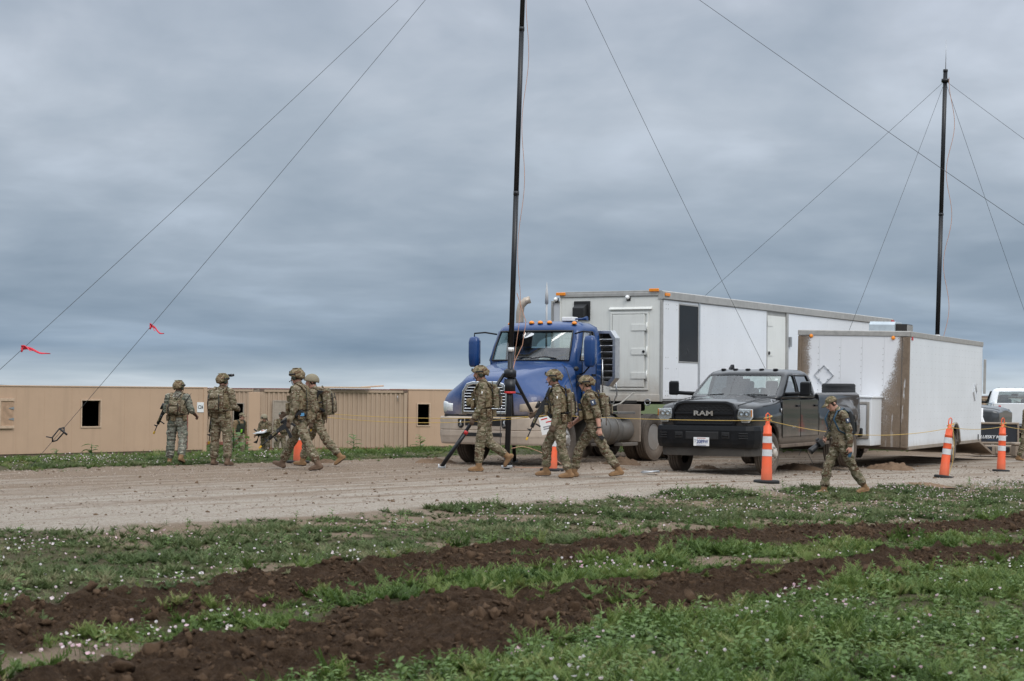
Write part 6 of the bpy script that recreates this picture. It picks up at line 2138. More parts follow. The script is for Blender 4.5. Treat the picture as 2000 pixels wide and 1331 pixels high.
cones = []
for u, v, Y, tx, ba, lab in ((582, 905, 37.6, 0, True, 'orange channelizer behind the legs of the two walking soldiers'),
                             (1078, 915, 34.9, 1.5, True, 'orange and white channelizer between the walking soldiers by the tripod'),
                             (1497, 931, 32.2, 1.0, True, 'upright orange and white channelizer in front of the black pickup'),
                             (1843, 928, 37.3, 7.5, False, 'leaning orange and white channelizer beside the cargo trailer wheel'),
                             (1955, 919, 42.0, 2.5, False, 'orange and white channelizer in the grass nearest the right edge')):
    p = pt(u, v, Y)
    p.z = full_h(np.array([p.x]), np.array([p.y]))[0][0]
    channelizer(lab, p, (R(tx), 0), ba, 0.3)
    top = Vector((math.sin(R(tx)), 0, math.cos(R(tx))))
    cones.append((p, top))
M_ROPE = mat('yellow_rope', (0.55, 0.37, 0.10), 0.7, 0, 0.15, 30)
hts = [1.06, 1.06, 1.09, 1.02, 1.03]
tie = [p + t * h + Vector((0, -0.09, 0)) for (p, t), h in zip(cones, hts)]
rope = empty('yellow_rope', tie[0], 0, 'thin yellow rope strung from channelizer to channelizer across the scene', 'rope')
O = Vector(tie[0])
sags = [0.10, 0.03, 0.20, 0.05]
for (a, b_), sg in zip(zip(tie[:-1], tie[1:]), sags):
    MB().tube([q - O for q in sagline(a, b_, 20, sg)], 0.006, 6, False).build('rope_span', M_ROPE, rope)
MB().tube([q - O for q in sagline(tie[0] + Vector((0, 0, -0.05)), tie[1] + Vector((0, 0, 0.01)), 20, 0.17)], 0.006, 6, False).build('rope_span', M_ROPE, rope)
e_ = pt(2080, 842, 50.0)
MB().tube([q - O for q in sagline(tie[4], e_, 16, 0.05)], 0.006, 6, False).build('rope_span', M_ROPE, rope)
for i in (1, 2, 3, 4):
    k = tie[i] - O
    MB().tube([k + Vector((0.07 * math.cos(t), 0.075 + 0.07 * math.sin(t), 0.012 * t)) for t in np.linspace(0, 7, 15)], 0.008, 6, False).build('knot', M_ROPE, rope)
k = tie[3] - O
MB().tube([k + Vector((0.03, -0.01, 0)), k + Vector((0.05, -0.02, -0.3)), k + Vector((0.02, -0.03, -0.7)), k + Vector((-0.05, -0.04, -0.93))], 0.006, 6, False).build('loose_end', M_ROPE, rope)
MB().tube([q - O for q in sagline(e_, Vector((e_.x + 2.5, e_.y + 1.0, H(e_.x + 2.5, e_.y + 1.0))), 8, 0.03)], 0.006, 6, False).build('rope_span', M_ROPE, rope)

# paper notice hung on the rope by the tripod
np_ = pt(1069, 829, 34.55)
ntc = empty('paper_notice', np_, 0, 'white paper notice with red heading hanging on the rope by the tripod', 'notice')
ntc.rotation_euler = (R(6), R(-14), R(8))
MB().b2(-0.14, 0.14, -0.003, 0.003, -0.18, 0.15).build('sheet', M_WHITE, ntc)
tm_ = mat('grey_print', (0.25, 0.25, 0.27), 0.6)
for x0, x1, z, m in ((-0.1, 0.02, 0.10, M_RED), (-0.02, 0.1, 0.03, M_RED), (-0.09, 0.06, -0.05, tm_), (-0.09, 0.08, -0.09, tm_)):
    MB().b2(x0, x1, -0.0055, -0.0035, z, z + 0.022).build('print_line', m, ntc)
MB().tube([(0.0, 0, 0.15), (0.02, 0, 0.22), (0.0, 0.02, 0.29)], 0.004, 5).build('string', M_ROPE, ntc)

# ------------------------------------------------------------------ mast cases behind the trailer
M_CASE = mat('tan_hard_case', (0.27, 0.215, 0.165), 0.7, 0, 0.1, 6, 0.2)
M_LINER = mat('dark_case_liner', (0.020, 0.024, 0.032), 0.8, 0, 0.15, 9)
cp = pt(1949, 890, 53.0)
cs = empty('mast_case', (cp.x, cp.y, H(cp.x, cp.y)), R(-4), 'open tan hard case with dark lettered lid behind the trailer ramp', 'case')
bx = MB().b2(-0.66, 0.74, 0.0, 0.75, 0.06, 0.34).build('case_base', M_CASE, cs, 0.03)
for x in (-0.45, 0.0, 0.45):
    MB().b2(x - 0.07, x + 0.07, -0.03, -0.002, 0.10, 0.30).build('rib', M_CASE, bx, 0.015)
for x in (-0.24, 0.26, 0.62):
    MB().b2(x - 0.07, x + 0.07, -0.045, -0.002, 0.16, 0.30).build('latch', M_BLACK, bx, 0.015)
ld = frame_ring(MB(), -0.60, 0.68, 0.42, 0.93, 0.06, 0.66, 0.80).build('case_lid', M_CASE, cs, 0.02)
MB().b2(-0.60, 0.68, 0.70, 0.73, 0.42, 0.93).build('lid_liner', M_LINER, ld)
text_mesh('BLUESKY MAST', 'lettering', mat('white_print', (0.72, 0.74, 0.76), 0.6), ld, (-0.03, 0.695, 0.56), (R(90), 0, 0), 0.125, 0.002, shear=0.25, weight=0.003, sx=0.98)
MB().b2(-0.18, 0.36, 0.696, 0.699, 0.475, 0.483).build('underline', mat('blue_print', (0.05, 0.12, 0.25), 0.6), ld)
cp2 = pt(2012, 892, 52.0)
c2 = empty('mast_case', (cp2.x, cp2.y, H(cp2.x, cp2.y)), R(-4), 'closed tan hard case at the right edge behind the channelizer', 'case')
bx = MB().b2(-0.42, 0.8, 0.0, 0.6, 0.05, 0.36).build('case_base', M_CASE, c2, 0.03)
MB().b2(-0.44, 0.82, -0.02, 0.62, 0.362, 0.44).build('case_lid', M_CASE, c2, 0.03)
for x in (-0.2, 0.3):
    MB().b2(x - 0.07, x + 0.07, -0.045, -0.022, 0.24, 0.42).build('latch', M_BLACK, c2, 0.015)
for (ua, va, ub, vb), lab in (((1916, 812, 1931, 850), 'white pole slanting down behind the trailer toward the open case'), ((1918, 797, 1916, 850), 'upright white pole tucked behind the trailer rear edge')):
    a, b_ = pt(ua, va, 54.2), pt(ub, vb, 54.2)
    gz0 = H(b_.x, b_.y)
    k = (gz0 - a.z) / (b_.z - a.z)
    po = MB().tube([Vector((0, 0, 0)), (a - a.lerp(b_, k))], 0.035, 8).build('white_pole', M_WHITE)
    po.location = a.lerp(b_, k)
    tag(po, lab, 'pole')


# ------------------------------------------------------------------ mud piles, stakes, tall weeds
def mound(label, u, v, Y, sx, sy, h, seed):
    p = pt(u, v, Y)
    n = 34
    g = np.linspace(-1.15, 1.15, n)
    X, Yv = np.meshgrid(g, g)
    d = np.hypot(X, Yv) + 0.35 * (fbm(X * 2 + seed, Yv * 2, 3, seed) - 0.5)
    Z = h * np.clip(1 - d, -0.1, 1) ** 0.8 if False else h * 0.8 * np.maximum(1 - d, 0) ** 0.55
    Z = Z * (0.1 + 1.7 * fbm(X * 5 + 7, Yv * 5 + seed, 4, seed + 3, 0.65)) - 0.03
    mb = MB()
    mb.grid([[(X[i, j] * sx, Yv[i, j] * sy, Z[i, j]) for j in range(n)] for i in range(n)])
    o = mb.build('mud_pile', M_DIRT)
    o.location = (p.x, p.y, H(p.x, p.y))
    return tag(o, label, 'mud pile', 'piles of mud dropped from the wheels')


mound('heap of brown mud on the gravel under the front of the cargo trailer', 1738, 899, 41.0, 0.55, 0.45, 0.24, 3)
mound('mud heap under the black pickup behind its front wheel', 1560, 895, 39.0, 0.6, 0.45, 0.17, 5)
mound('lumps of mud on the gravel beside the truck fuel tank', 1215, 905, 38.6, 0.45, 0.35, 0.20, 8)
mound('small mud lump on the gravel behind the third walking soldier', 1205, 918, 36.0, 0.25, 0.2, 0.09, 11)
mound('low mud lump on the gravel in front of the pickup plate', 1378, 902, 38.0, 0.3, 0.25, 0.14, 12)
mound('dirt lumps at the road edge left of the tripod foot', 850, 905, 38.4, 0.5, 0.35, 0.16, 15)
mound('trampled dirt lump at the road edge under the container corner', 640, 905, 38.0, 0.35, 0.3, 0.12, 18)
mound('mud patch in front of the leaning channelizer in the grass', 1800, 942, 34.5, 0.5, 0.35, 0.10, 21)
sk = pt(1269, 917, 34.2)
st_ = empty('steel_stakes', (sk.x, sk.y, H(sk.x, sk.y)), R(6), 'small bundle of grey steel stakes lying on the gravel', 'stakes')
for k in range(7):
    MB().tube([(-0.15 + 0.02 * (k % 3), -0.10 + 0.035 * k, 0.03 + 0.025 * (k % 2)), (0.17 + 0.01 * (k % 2), -0.06 + 0.03 * k, 0.045 + 0.02 * ((k + 1) % 2))], 0.012, 6).build('stake', M_STEEL, st_)

for i, (u, v, Y, sc, lab) in enumerate(((178, 893, 52.0, 4.2, 'tall leafy weed in front of the far left hut below its window'), (110, 898, 49.0, 3.0, 'low spreading weed in the grass before the far left hut'),
                                        (455, 885, 46.0, 4.6, 'big leafy weed by the road edge right of the second soldier'), (478, 893, 43.5, 3.2, 'leafy weed beside the soldier with the clipboard'),
                                        (690, 893, 47.0, 3.0, 'leafy weed under the right half of the container'), (820, 886, 52.0, 3.0, 'leafy weed below the narrow window of the right hut'))):
    p = pt(u, v, Y)
    w = bpy.data.objects.new('leafy_weed', weed_mesh(70 + i, 13, 0.17, 0.09))
    COL.objects.link(w)
    w.location = (p.x, p.y, H(p.x, p.y))
    w.scale = (sc, sc, sc * 0.9)
    tag(w, lab, 'weed')
# ------------------------------------------------------------------ people
def camo_mat(name, tint=(1, 1, 1), sc=1.0, ground_=(0.270, 0.222, 0.150), g1=(0.130, 0.122, 0.070), br=(0.115, 0.070, 0.042), pale=(0.46, 0.41, 0.31)):
    t = NT(name)
    P = t.mapped(t.co(), (1.0 * sc, 1.0 * sc, 1.75 * sc))
    W = lambda c: tuple(a * b * 0.83 for a, b in zip(c, tint))
    c = t.mix(t.ramp(t.noise(5.5, 3, 0.5, P, 0.3), [(0.42, 0.0), (0.58, 1.0)]), W(ground_), W(tuple(k * 0.8 for k in ground_)))
    n1 = t.noise(8, 4, 0.55, t.mapped(P, (1, 1, 1), (3.1, 0, 1)), 0.9)
    c = t.mix(t.ramp(n1, [(0.515, 0.0), (0.55, 1.0)]), c, W(g1))
    n2 = t.noise(7.5, 4, 0.55, t.mapped(P, (1, 1, 1), (0, 7.7, 4)), 1.1)
    c = t.mix(t.ramp(n2, [(0.545, 0.0), (0.575, 1.0)]), c, W(br))
    n3 = t.noise(16, 3, 0.6, t.mapped(P, (1, 1, 1.3), (9, 2, 0)), 0.8)
    c = t.mix(t.ramp(n3, [(0.59, 0.0), (0.62, 1.0)]), c, W(pale))
    n4 = t.noise(30, 3, 0.6, t.mapped(P, (1, 1, 1.2), (2, 5, 8)), 0.8)
    c = t.mix(t.ramp(n4, [(0.655, 0.0), (0.68, 1.0)]), c, W((0.045, 0.035, 0.026)))
    fold = t.noise(16, 4, 0.6, t.mapped(t.co(), (1, 1, 1.8)), 0.6)
    t.bump(t.math('ADD', fold, t.math('MULTIPLY', t.noise(220, 2, 0.6), 0.06)), 0.55, 0.03)
    return t.out(c, 0.92, 0.0, 0.2)


M_CAMO = camo_mat('camouflage_cloth')
M_CAMOG = camo_mat('greyer_camouflage_cloth', (1.05, 1.12, 1.18), 1.0, (0.25, 0.235, 0.185), (0.125, 0.135, 0.098), (0.125, 0.10, 0.078))
M_CAMOD = camo_mat('darker_camouflage_cloth', (0.9, 0.86, 0.78), 1.0)
M_CAMOH = camo_mat('camouflage_helmet_cover', (1.05, 1.0, 0.92), 1.25)
M_TANH = mat('plain_tan_helmet', (0.215, 0.185, 0.125), 0.8, 0, 0.1, 20, 0.2, 200)
M_BOOT = mat('tan_suede_boot', (0.235, 0.135, 0.065), 0.9, 0, 0.2, 14, 0.3, 120)
M_BOOTB = mat('brown_boot', (0.135, 0.085, 0.055), 0.9, 0, 0.2, 14, 0.3, 120)
M_SOLE = mat('boot_sole', (0.075, 0.05, 0.032), 0.9, 0, 0.2, 14)
M_SKIN = mat('fair_skin', (0.50, 0.27, 0.20), 0.55, 0, 0.10, 18, spec=0.4)
M_SKIND = mat('dark_skin', (0.13, 0.062, 0.040), 0.5, 0, 0.12, 18, spec=0.4)
M_HAIR = mat('brown_hair', (0.05, 0.032, 0.022), 0.8, 0, 0.3, 60, 0.5, 200)
M_GLOVE = mat('brown_glove', (0.10, 0.065, 0.042), 0.85, 0, 0.2, 20)
M_WEB = mat('black_webbing', (0.016, 0.017, 0.018), 0.85, 0, 0.3, 30)
M_GUN = mat('rifle_black', (0.014, 0.014, 0.015), 0.42, 0.2, 0.3, 15)
M_YEL = mat('yellow_blank_adapter', (0.62, 0.36, 0.02), 0.5, 0, 0.1, 20)
M_OLIVE = mat('dark_green_vest', (0.028, 0.034, 0.022), 0.9, 0, 0.25, 16, 0.4, 90)
M_FLEECE = mat('brown_fleece', (0.20, 0.135, 0.075), 0.95, 0, 0.15, 14, 0.4, 120)
M_NAVY = mat('blue_nylon', (0.02, 0.07, 0.12), 0.7, 0, 0.2, 14)
M_PATCHB = mat('patch_blue', (0.025, 0.04, 0.075), 0.7)


def capmesh(mb, p0, p1, r0, r1, sv=None, n=12, e0=1.0, e1=1.0):
    """closed tapered capsule; radii are (rx, ry) pairs or numbers, sv = direction of rx"""
    p0, p1 = Vector(p0), Vector(p1)
    d = p1 - p0
    L = d.length
    d = d / L if L > 1e-6 else Vector((0, 0, 1))
    if sv is None:
        sv = d.orthogonal()
    sv = (Vector(sv) - d * d.dot(Vector(sv))).normalized()
    tv = d.cross(sv)
    a0 = r0 if isinstance(r0, tuple) else (r0, r0)
    a1 = r1 if isinstance(r1, tuple) else (r1, r1)
    rings = []
    for k in range(1, 5):
        f = math.sin(k / 4 * math.pi / 2)
        q = p0 - d * (min(a0) * math.cos(k / 4 * math.pi / 2)) * e0
        rings.append([q + sv * a0[0] * f * math.cos(2 * math.pi * j / n) + tv * a0[1] * f * math.sin(2 * math.pi * j / n) for j in range(n)])
    for k in range(4, 0, -1):
        f = math.sin(k / 4 * math.pi / 2)
        q = p1 + d * (min(a1) * math.cos(k / 4 * math.pi / 2)) * e1
        rings.append([q + sv * a1[0] * f * math.cos(2 * math.pi * j / n) + tv * a1[1] * f * math.sin(2 * math.pi * j / n) for j in range(n)])
    mb.ringloft(rings, True, True, True)


def rot(ax, a):
    return Matrix.Rotation(a, 3, ax)


CLOTH, PANTS, SKIN, BOOT, GLOVE, HAIR, SOLE, CUFF = range(8)


class Person:
    """a figure facing -Y, left hand towards +X; angles in degrees"""
    def __init__(s, name_label, loc, heading, S=1.0, lean=4, twist=0, legs=((0, 4, 3, 0), (0, 4, 3, 0)), arms=((5, 8, 15, 0), (5, 8, 15, 0)),
                 head=(0, 0), mats=None, sleeves='down', gloves=False, voxel=0.010, seed=1, hair=True, moustache=False, tilt=0, build_=1.0, hand_curl=(35, 35)):
        s.S = S
        s.root = empty('person', loc, heading, name_label, 'person')
        s.C = []                                    # capsules (p0,p1,r0,r1,tag,sv)
        C = s.C
        pel = Vector((0, 0, 0.96))
        T = rot('Z', R(twist)) @ rot('Y', R(tilt)) @ rot('X', R(lean))
        s.T, s.pel = T, pel
        tp = lambda x, y, z: pel + T @ Vector((x, y, z))
        s.tp = tp
        k = build_
        X = T @ Vector((1, 0, 0))
        add = lambda a, b, r0, r1, tg, sv=None: C.append((Vector(a), Vector(b), r0, r1, tg, sv))
        # trunk
        add(pel + Vector((0, 0.005, -0.06)), pel + Vector((0, 0.0, 0.05)), (0.165 * k, 0.125 * k), (0.165 * k, 0.12 * k), PANTS, (1, 0, 0))
        add(tp(0, 0, 0.05), tp(0, 0, 0.22), (0.165 * k, 0.12 * k), (0.165 * k, 0.118 * k), CLOTH, X)
        add(tp(0, 0, 0.22), tp(0, 0.01, 0.40), (0.168 * k, 0.12 * k), (0.175 * k, 0.115 * k), CLOTH, X)
        add(tp(-0.155, 0.01, 0.455), tp(0.155, 0.01, 0.455), 0.072, 0.072, CLOTH)
        add(tp(-0.06, 0.01, 0.49), tp(0.06, 0.01, 0.49), 0.06, 0.06, CLOTH)
        nk, hd = tp(0, 0.0, 0.50), None
        hy, hp = R(head[0]), R(head[1])
        Hm = rot('Z', R(twist) * 0.5 + hy) @ rot('X', hp)
        s.hm = Hm
        hc = tp(0, -0.005, 0.545) + Hm @ Vector((0, -0.025, 0.115))
        s.hc = hc
        h = lambda x, y, z: hc + Hm @ Vector((x, y, z))
        s.h = h
        add(nk, hc + Hm @ Vector((0, 0.02, -0.06)), 0.060, 0.056, SKIN)
        add(tp(0, 0.012, 0.50), tp(0, 0.0, 0.545), (0.075, 0.075), (0.066, 0.066), CLOTH)       # collar
        HX = Hm @ Vector((1, 0, 0))
        add(h(0, 0.02, 0.02), h(0, 0.0, 0.045), (0.076, 0.092), (0.072, 0.088), HAIR if hair else SKIN, HX)
        add(h(0, -0.03, 0.02), h(0, -0.034, -0.05), (0.066, 0.062), (0.052, 0.054), SKIN, HX)
        add(h(0, -0.062, -0.085), h(0, -0.045, -0.085), (0.034, 0.026), (0.045, 0.03), SKIN, HX)  # chin
        add(h(0, -0.094, 0.022), h(0, -0.112, -0.018), 0.011, 0.016, SKIN)                        # nose
        add(h(-0.02, -0.096, -0.052), h(0.02, -0.096, -0.052), 0.010, 0.010, HAIR if moustache else SKIN)   # lips
        if moustache:
            add(h(-0.024, -0.099, -0.040), h(0.024, -0.099, -0.040), 0.010, 0.010, HAIR)
        for g in (-1, 1):
            add(h(g * 0.076, 0.012, 0.012), h(g * 0.080, 0.016, -0.018), (0.010, 0.022), (0.010, 0.015), SKIN, HX)   # ears
            add(h(g * 0.048, -0.086, 0.034), h(g * 0.014, -0.094, 0.032), 0.011, 0.011, SKIN)     # brow
        # legs: (thigh forward, knee flex, out, foot pitch)
        s.feet = []
        for g, (th, kn, ou, fp) in zip((1, -1), legs):
            hip = pel + Vector((g * 0.092, 0.0, -0.05))
            d1 = Vector((g * math.sin(R(ou)), -math.sin(R(th)), -math.cos(R(th)))).normalized()
            knee = hip + d1 * 0.425
            d2 = Vector((g * math.sin(R(ou)) * 0.6, -math.sin(R(th - kn)), -math.cos(R(th - kn)))).normalized()
            ank = knee + d2 * 0.40
            fx = R(6) * g
            fw = Vector((math.sin(fx), -math.cos(fx) * math.cos(R(fp)), math.sin(R(fp))))
            dn = Vector((0, -math.sin(R(fp)), -math.cos(R(fp))))
            add(hip, knee, 0.104 * k, 0.080 * k, PANTS)
            add(hip + Vector((-g * 0.02, 0.045, -0.02)), hip.lerp(knee, 0.3) + Vector((0, 0.02, 0)), 0.095 * k, 0.08 * k, PANTS)   # seat
            add(knee, knee.lerp(ank, 0.35), 0.079 * k, 0.083 * k, PANTS)
            add(knee.lerp(ank, 0.35), knee.lerp(ank, 0.72), 0.082 * k, 0.072 * k, PANTS)
            add(knee.lerp(ank, 0.67), knee.lerp(ank, 0.72), 0.077 * k, 0.079 * k, PANTS)     # blousing over the boot
            add(hip.lerp(knee, 0.55) + Vector((g * 0.085, 0.0, 0)), hip.lerp(knee, 0.85) + Vector((g * 0.065, 0, 0)), (0.03, 0.065), (0.03, 0.06), PANTS, (1, 0, 0))  # cargo pocket
            add(knee.lerp(ank, 0.74), ank, 0.055, 0.052, BOOT)
            he = ank + dn * 0.045 - fw * 0.045
            add(ank + dn * 0.02, he, 0.048, 0.043, BOOT)
            add(ank + dn * 0.035 + fw * 0.02, ank + dn * 0.05 + fw * 0.125, (0.047, 0.046), (0.046, 0.034), BOOT, Vector((1, 0, 0)))
            add(ank + dn * 0.05 + fw * 0.10, ank + dn * 0.058 + fw * 0.155, (0.047, 0.03), (0.036, 0.026), BOOT, Vector((1, 0, 0)))
            add(he + dn * 0.028, ank + dn * 0.078 + fw * 0.15, (0.047, 0.015), (0.044, 0.013), SOLE, Vector((1, 0, 0)))
            s.feet.append((ank, fw))
        # arms: (forward, out, elbow flex, inward)
        s.hands, s.elb, s.sho = [], [], []
        for g, (fo, ou, el, inn), cu in zip((1, -1), arms, hand_curl):
            sh = tp(g * 0.195, 0.01, 0.45)
            d1 = T @ Vector((g * math.sin(R(ou)), -math.sin(R(fo)) * math.cos(R(ou)), -math.cos(R(fo)) * math.cos(R(ou))))
            elb = sh + d1 * 0.29
            d2 = T @ Vector((g * math.sin(R(ou - inn)), -math.sin(R(fo + el)) * math.cos(R(ou - inn)), -math.cos(R(fo + el)) * math.cos(R(ou - inn))))
            d2.normalize()
            wr = elb + d2 * 0.255
            add(sh, sh.lerp(elb, 0.5), 0.076 * k, 0.068 * k, CLOTH)
            add(sh.lerp(elb, 0.5), elb, 0.067 * k, 0.062 * k, CLOTH)
            if sleeves == 'rolled':
                add(elb, elb + d2 * 0.03, 0.060, 0.060, CLOTH)
                add(elb + d2 * 0.02, elb + d2 * 0.045, 0.064, 0.064, CUFF)
                add(elb, elb.lerp(wr, 0.55), 0.046, 0.041, SKIN)
                add(elb.lerp(wr, 0.5), wr, 0.041, 0.029, SKIN)
            else:
                add(elb, elb.lerp(wr, 0.55), 0.060 * k, 0.055, CLOTH)
                add(elb.lerp(wr, 0.5), elb.lerp(wr, 0.92), 0.055, 0.049, CLOTH)
                add(elb.lerp(wr, 0.9), wr, 0.040, 0.032, GLOVE if gloves else SKIN)
            tg = GLOVE if gloves else SKIN
            sidev = T @ Vector((g, 0, 0))
            pn = d2.cross(sidev)
            if pn.length < 0.2:
                pn = T @ Vector((0, -1, 0))
            pn.normalize()
            inw = -sidev                                  # the palm faces the body
            across = d2.cross(inw).normalized()
            if across.dot(T @ Vector((0, -1, 0))) < 0:
                across = -across                          # towards the thumb
            palm = wr + d2 * 0.085
            add(wr, palm, (0.034, 0.020), (0.041, 0.018), tg, across)
            c1, c2 = R(cu), R(cu * 1.5)
            for m, (off, ln) in enumerate(((0.032, 0.068), (0.011, 0.078), (-0.011, 0.072), (-0.032, 0.056))):
                b0 = palm + across * off
                da = (d2 * math.cos(c1) + inw * math.sin(c1)).normalized()
                b1 = b0 + da * ln * 0.55
                db = (d2 * math.cos(c1 + c2) + inw * math.sin(c1 + c2)).normalized()
                add(b0, b1, 0.0105, 0.0095, tg)
                add(b1, b1 + db * ln * 0.5, 0.0095, 0.008, tg)
            t0 = wr + d2 * 0.03 + across * 0.03
            t1 = t0 + (d2 * 0.6 + across * 0.6 + inw * 0.45).normalized() * 0.042
            add(t0, t1, 0.015, 0.012, tg)
            add(t1, t1 + (d2 * 0.9 + inw * 0.4).normalized() * 0.032, 0.0115, 0.009, tg)
            s.hands.append((wr, palm, d2, across, inw)); s.elb.append(elb); s.sho.append(sh)
        # stand it on its lowest sole
        lo = min(min((c[0].z - (min(c[2]) if isinstance(c[2], tuple) else c[2])), (c[1].z - (min(c[3]) if isinstance(c[3], tuple) else c[3]))) for c in C)
        s.dz = -lo - 0.006
        mats = mats or {}
        s.m = [mats.get('top', M_CAMO), mats.get('pants', M_CAMO), mats.get('skin', M_SKIN), mats.get('boot', M_BOOT), M_GLOVE, mats.get('hair', M_HAIR), M_SOLE, mats.get('cuff', mats.get('top', M_CAMO))]
        s.mesh(voxel, seed)

    def mesh(s, voxel, seed):
        mb = MB()
        for p0, p1, r0, r1, tg, sv in s.C:
            capmesh(mb, p0, p1, r0, r1, sv)
        me = mb.mesh('tmp', s.m[0])
        o = bpy.data.objects.new('tmp', me)
        COL.objects.link(o)
        k = o.modifiers.new('r', 'REMESH'); k.mode = 'VOXEL'; k.voxel_size = voxel; k.adaptivity = 0
        k = o.modifiers.new('s', 'SMOOTH'); k.factor = 0.5; k.iterations = 2
        dg = bpy.context.evaluated_depsgraph_get()
        out = bpy.data.meshes.new_from_object(o.evaluated_get(dg))
        bpy.data.objects.remove(o)
        nv = len(out.vertices)
        co = np.empty(nv * 3); out.vertices.foreach_get('co', co); co = co.reshape(-1, 3)
        no = np.empty(nv * 3); out.vertices.foreach_get('normal', no); no = no.reshape(-1, 3)

        def nearest(P):
            best = np.full(len(P), 1e9); tg_ = np.zeros(len(P), int)
            for p0, p1, r0, r1, tg, sv in s.C:
                a, b = np.array(p0), np.array(p1)
                d = b - a
                L2 = max(1e-9, d @ d)
                t = np.clip(((P - a) @ d) / L2, 0, 1)
                q0 = sum(r0) / 2 if isinstance(r0, tuple) else r0
                q1 = sum(r1) / 2 if isinstance(r1, tuple) else r1
                dist = np.linalg.norm(P - (a + t[:, None] * d), axis=1) - (q0 + (q1 - q0) * t)
                m = dist < best
                best = np.where(m, dist, best); tg_ = np.where(m, tg, tg_)
            return tg_
        vt = nearest(co)
        r_ = np.random.default_rng(seed)
        amp = np.isin(vt, (CLOTH, PANTS, CUFF)).astype(float)
        w = np.zeros(nv)
        wp = co + 0.02 * np.sin(co[:, [2, 0, 1]] * 17 + seed)
        for i in range(9):
            kv = r_.normal(0, 1, 3) * np.array([22, 22, 46])
            w += np.sin(wp @ kv + r_.uniform(0, 6.28)) * (1.0 if i < 5 else 0.6)
        w = np.tanh(w / 2.2)
        co = co + no * (w * 0.0075 * amp)[:, None]
        co[:, 2] += s.dz
        co *= s.S
        out.vertices.foreach_set('co', co.ravel())
        out.materials.clear()
        for m in s.m:
            out.materials.append(m)
        npol = len(out.polygons)
        ce = np.empty(npol * 3); out.polygons.foreach_get('center', ce); ce = ce.reshape(-1, 3)
        ce = ce / s.S; ce[:, 2] -= s.dz
        ft = nearest(ce)
        out.polygons.foreach_set('material_index', ft.astype(np.int32))
        out.polygons.foreach_set('use_smooth', np.ones(npol, bool))
        out.update()
        ob = bpy.data.objects.new('body', out)
        COL.objects.link(ob)
        ob.parent = s.root
        s.body = ob

    # ---- placing gear in the figure's own frame
    def mat4(s, R3, p):
        m = R3.to_4x4()
        q = Vector(p); q.z += s.dz
        m.translation = q * s.S
        return m @ Matrix.Scale(s.S, 4)

    def torso(s, x=0, y=0, z=0):
        return s.mat4(s.T, s.tp(x, y, z))

    def headm(s):
        return s.mat4(s.hm, s.hc)

    def fix(s, o, m4):
        o.parent = s.root
        o.matrix_basis = m4
        return o

    def world(s, m4):
        return Matrix.Translation(s.root.location) @ s.root.rotation_euler.to_matrix().to_4x4() @ m4

    def local(s, p):
        """a joint of the figure in root coordinates"""
        q = Vector(p); q.z += s.dz
        return q * s.S


def dome(rx, ry, rz, zf, zs, zb, n=28, m=9, cz=0.0):
    rings = []
    for i in range(m + 1):
        ring = []
        for j in range(n):
            ph = 2 * math.pi * j / n                  # 0 = +x, -y is the front
            fr, bk = max(0, -math.sin(ph)), max(0, math.sin(ph))
            zr = zs + (zf - zs) * fr ** 1.5 + (zb - zs) * bk ** 1.2
            am = math.acos(max(-0.8, min(0.99, (zr - cz) / rz)))
            a = am * (0.06 + 0.94 * i / m)
            ring.append((rx * math.sin(a) * math.cos(ph), ry * math.sin(a) * math.sin(ph), cz + rz * math.cos(a)))
        rings.append(ring)
    return rings


def helmet(P, m=None, nvg=False, cups=True, rails=True):
    M4 = P.headm()
    m = m or M_CAMOH
    mb = MB()
    rg = dome(0.117, 0.138, 0.128, 0.052, 0.012, -0.03, cz=0.022)
    mb.ringloft(rg, True, False, True)
    mb._add(rg[0], [tuple(range(len(rg[0])))], True)
    o = P.fix(mb.build('helmet', m, None, solid=0.012), M4)
    MB().tube([Vector(p) for p in rg[-1]] + [Vector(rg[-1][0])], 0.006, 6, False).build('rim', m, o)
    MB().box((0, -0.137, 0.085), (0.045, 0.02, 0.05), (R(-12), 0, 0)).build('shroud', M_WEB, o, 0.005)
    if rails:
        for g in (-1, 1):
            MB().box((g * 0.117, -0.01, 0.045), (0.018, 0.13, 0.028), (0, g * R(8), 0)).build('side_rail', M_BLACK, o, 0.006)
        MB().box((0, 0.135, 0.045), (0.075, 0.035, 0.055), (R(12), 0, 0)).build('battery_pouch', m, o, 0.012)
        for sx in (-0.05, 0.05):
            MB().box((sx, 0.01, 0.146), (0.045, 0.09, 0.012), (0, 0, 0)).build('cover_patch', m, o, 0.005)
    for g in (-1, 1):
        MB().tube([(g * 0.098, -0.03, 0.02), (g * 0.082, -0.055, -0.05), (g * 0.03, -0.082, -0.112), (0, -0.086, -0.116)], 0.007, 5).build('chin_strap', M_CAMOD, o)
        if cups:
            MB().ell((g * 0.098, 0.012, -0.012), (0.026, 0.036, 0.048), 12, 8).build('ear_cup', M_CAMOD if nvg is None else M_OLIVE, o)
    if cups:
        MB().tube([(0.105, -0.02, -0.03), (0.095, -0.075, -0.065), (0.055, -0.115, -0.068)], 0.005, 5).build('microphone_boom', M_BLACK, o)
        MB().ell((0.05, -0.118, -0.068), (0.014, 0.010, 0.010), 8, 6).build('microphone', M_BLACK, o)
    if nvg:
        MB().box((0, -0.175, 0.10), (0.05, 0.07, 0.03), (R(10), 0, 0)).build('goggle_mount', M_BLACK, o, 0.006)
        for g in (-1, 1):
            MB().tube([(g * 0.034, -0.165, 0.085), (g * 0.034, -0.24, 0.095)], [0.022, 0.026], 10).build('night_goggle', M_BLACK, o)
    return o


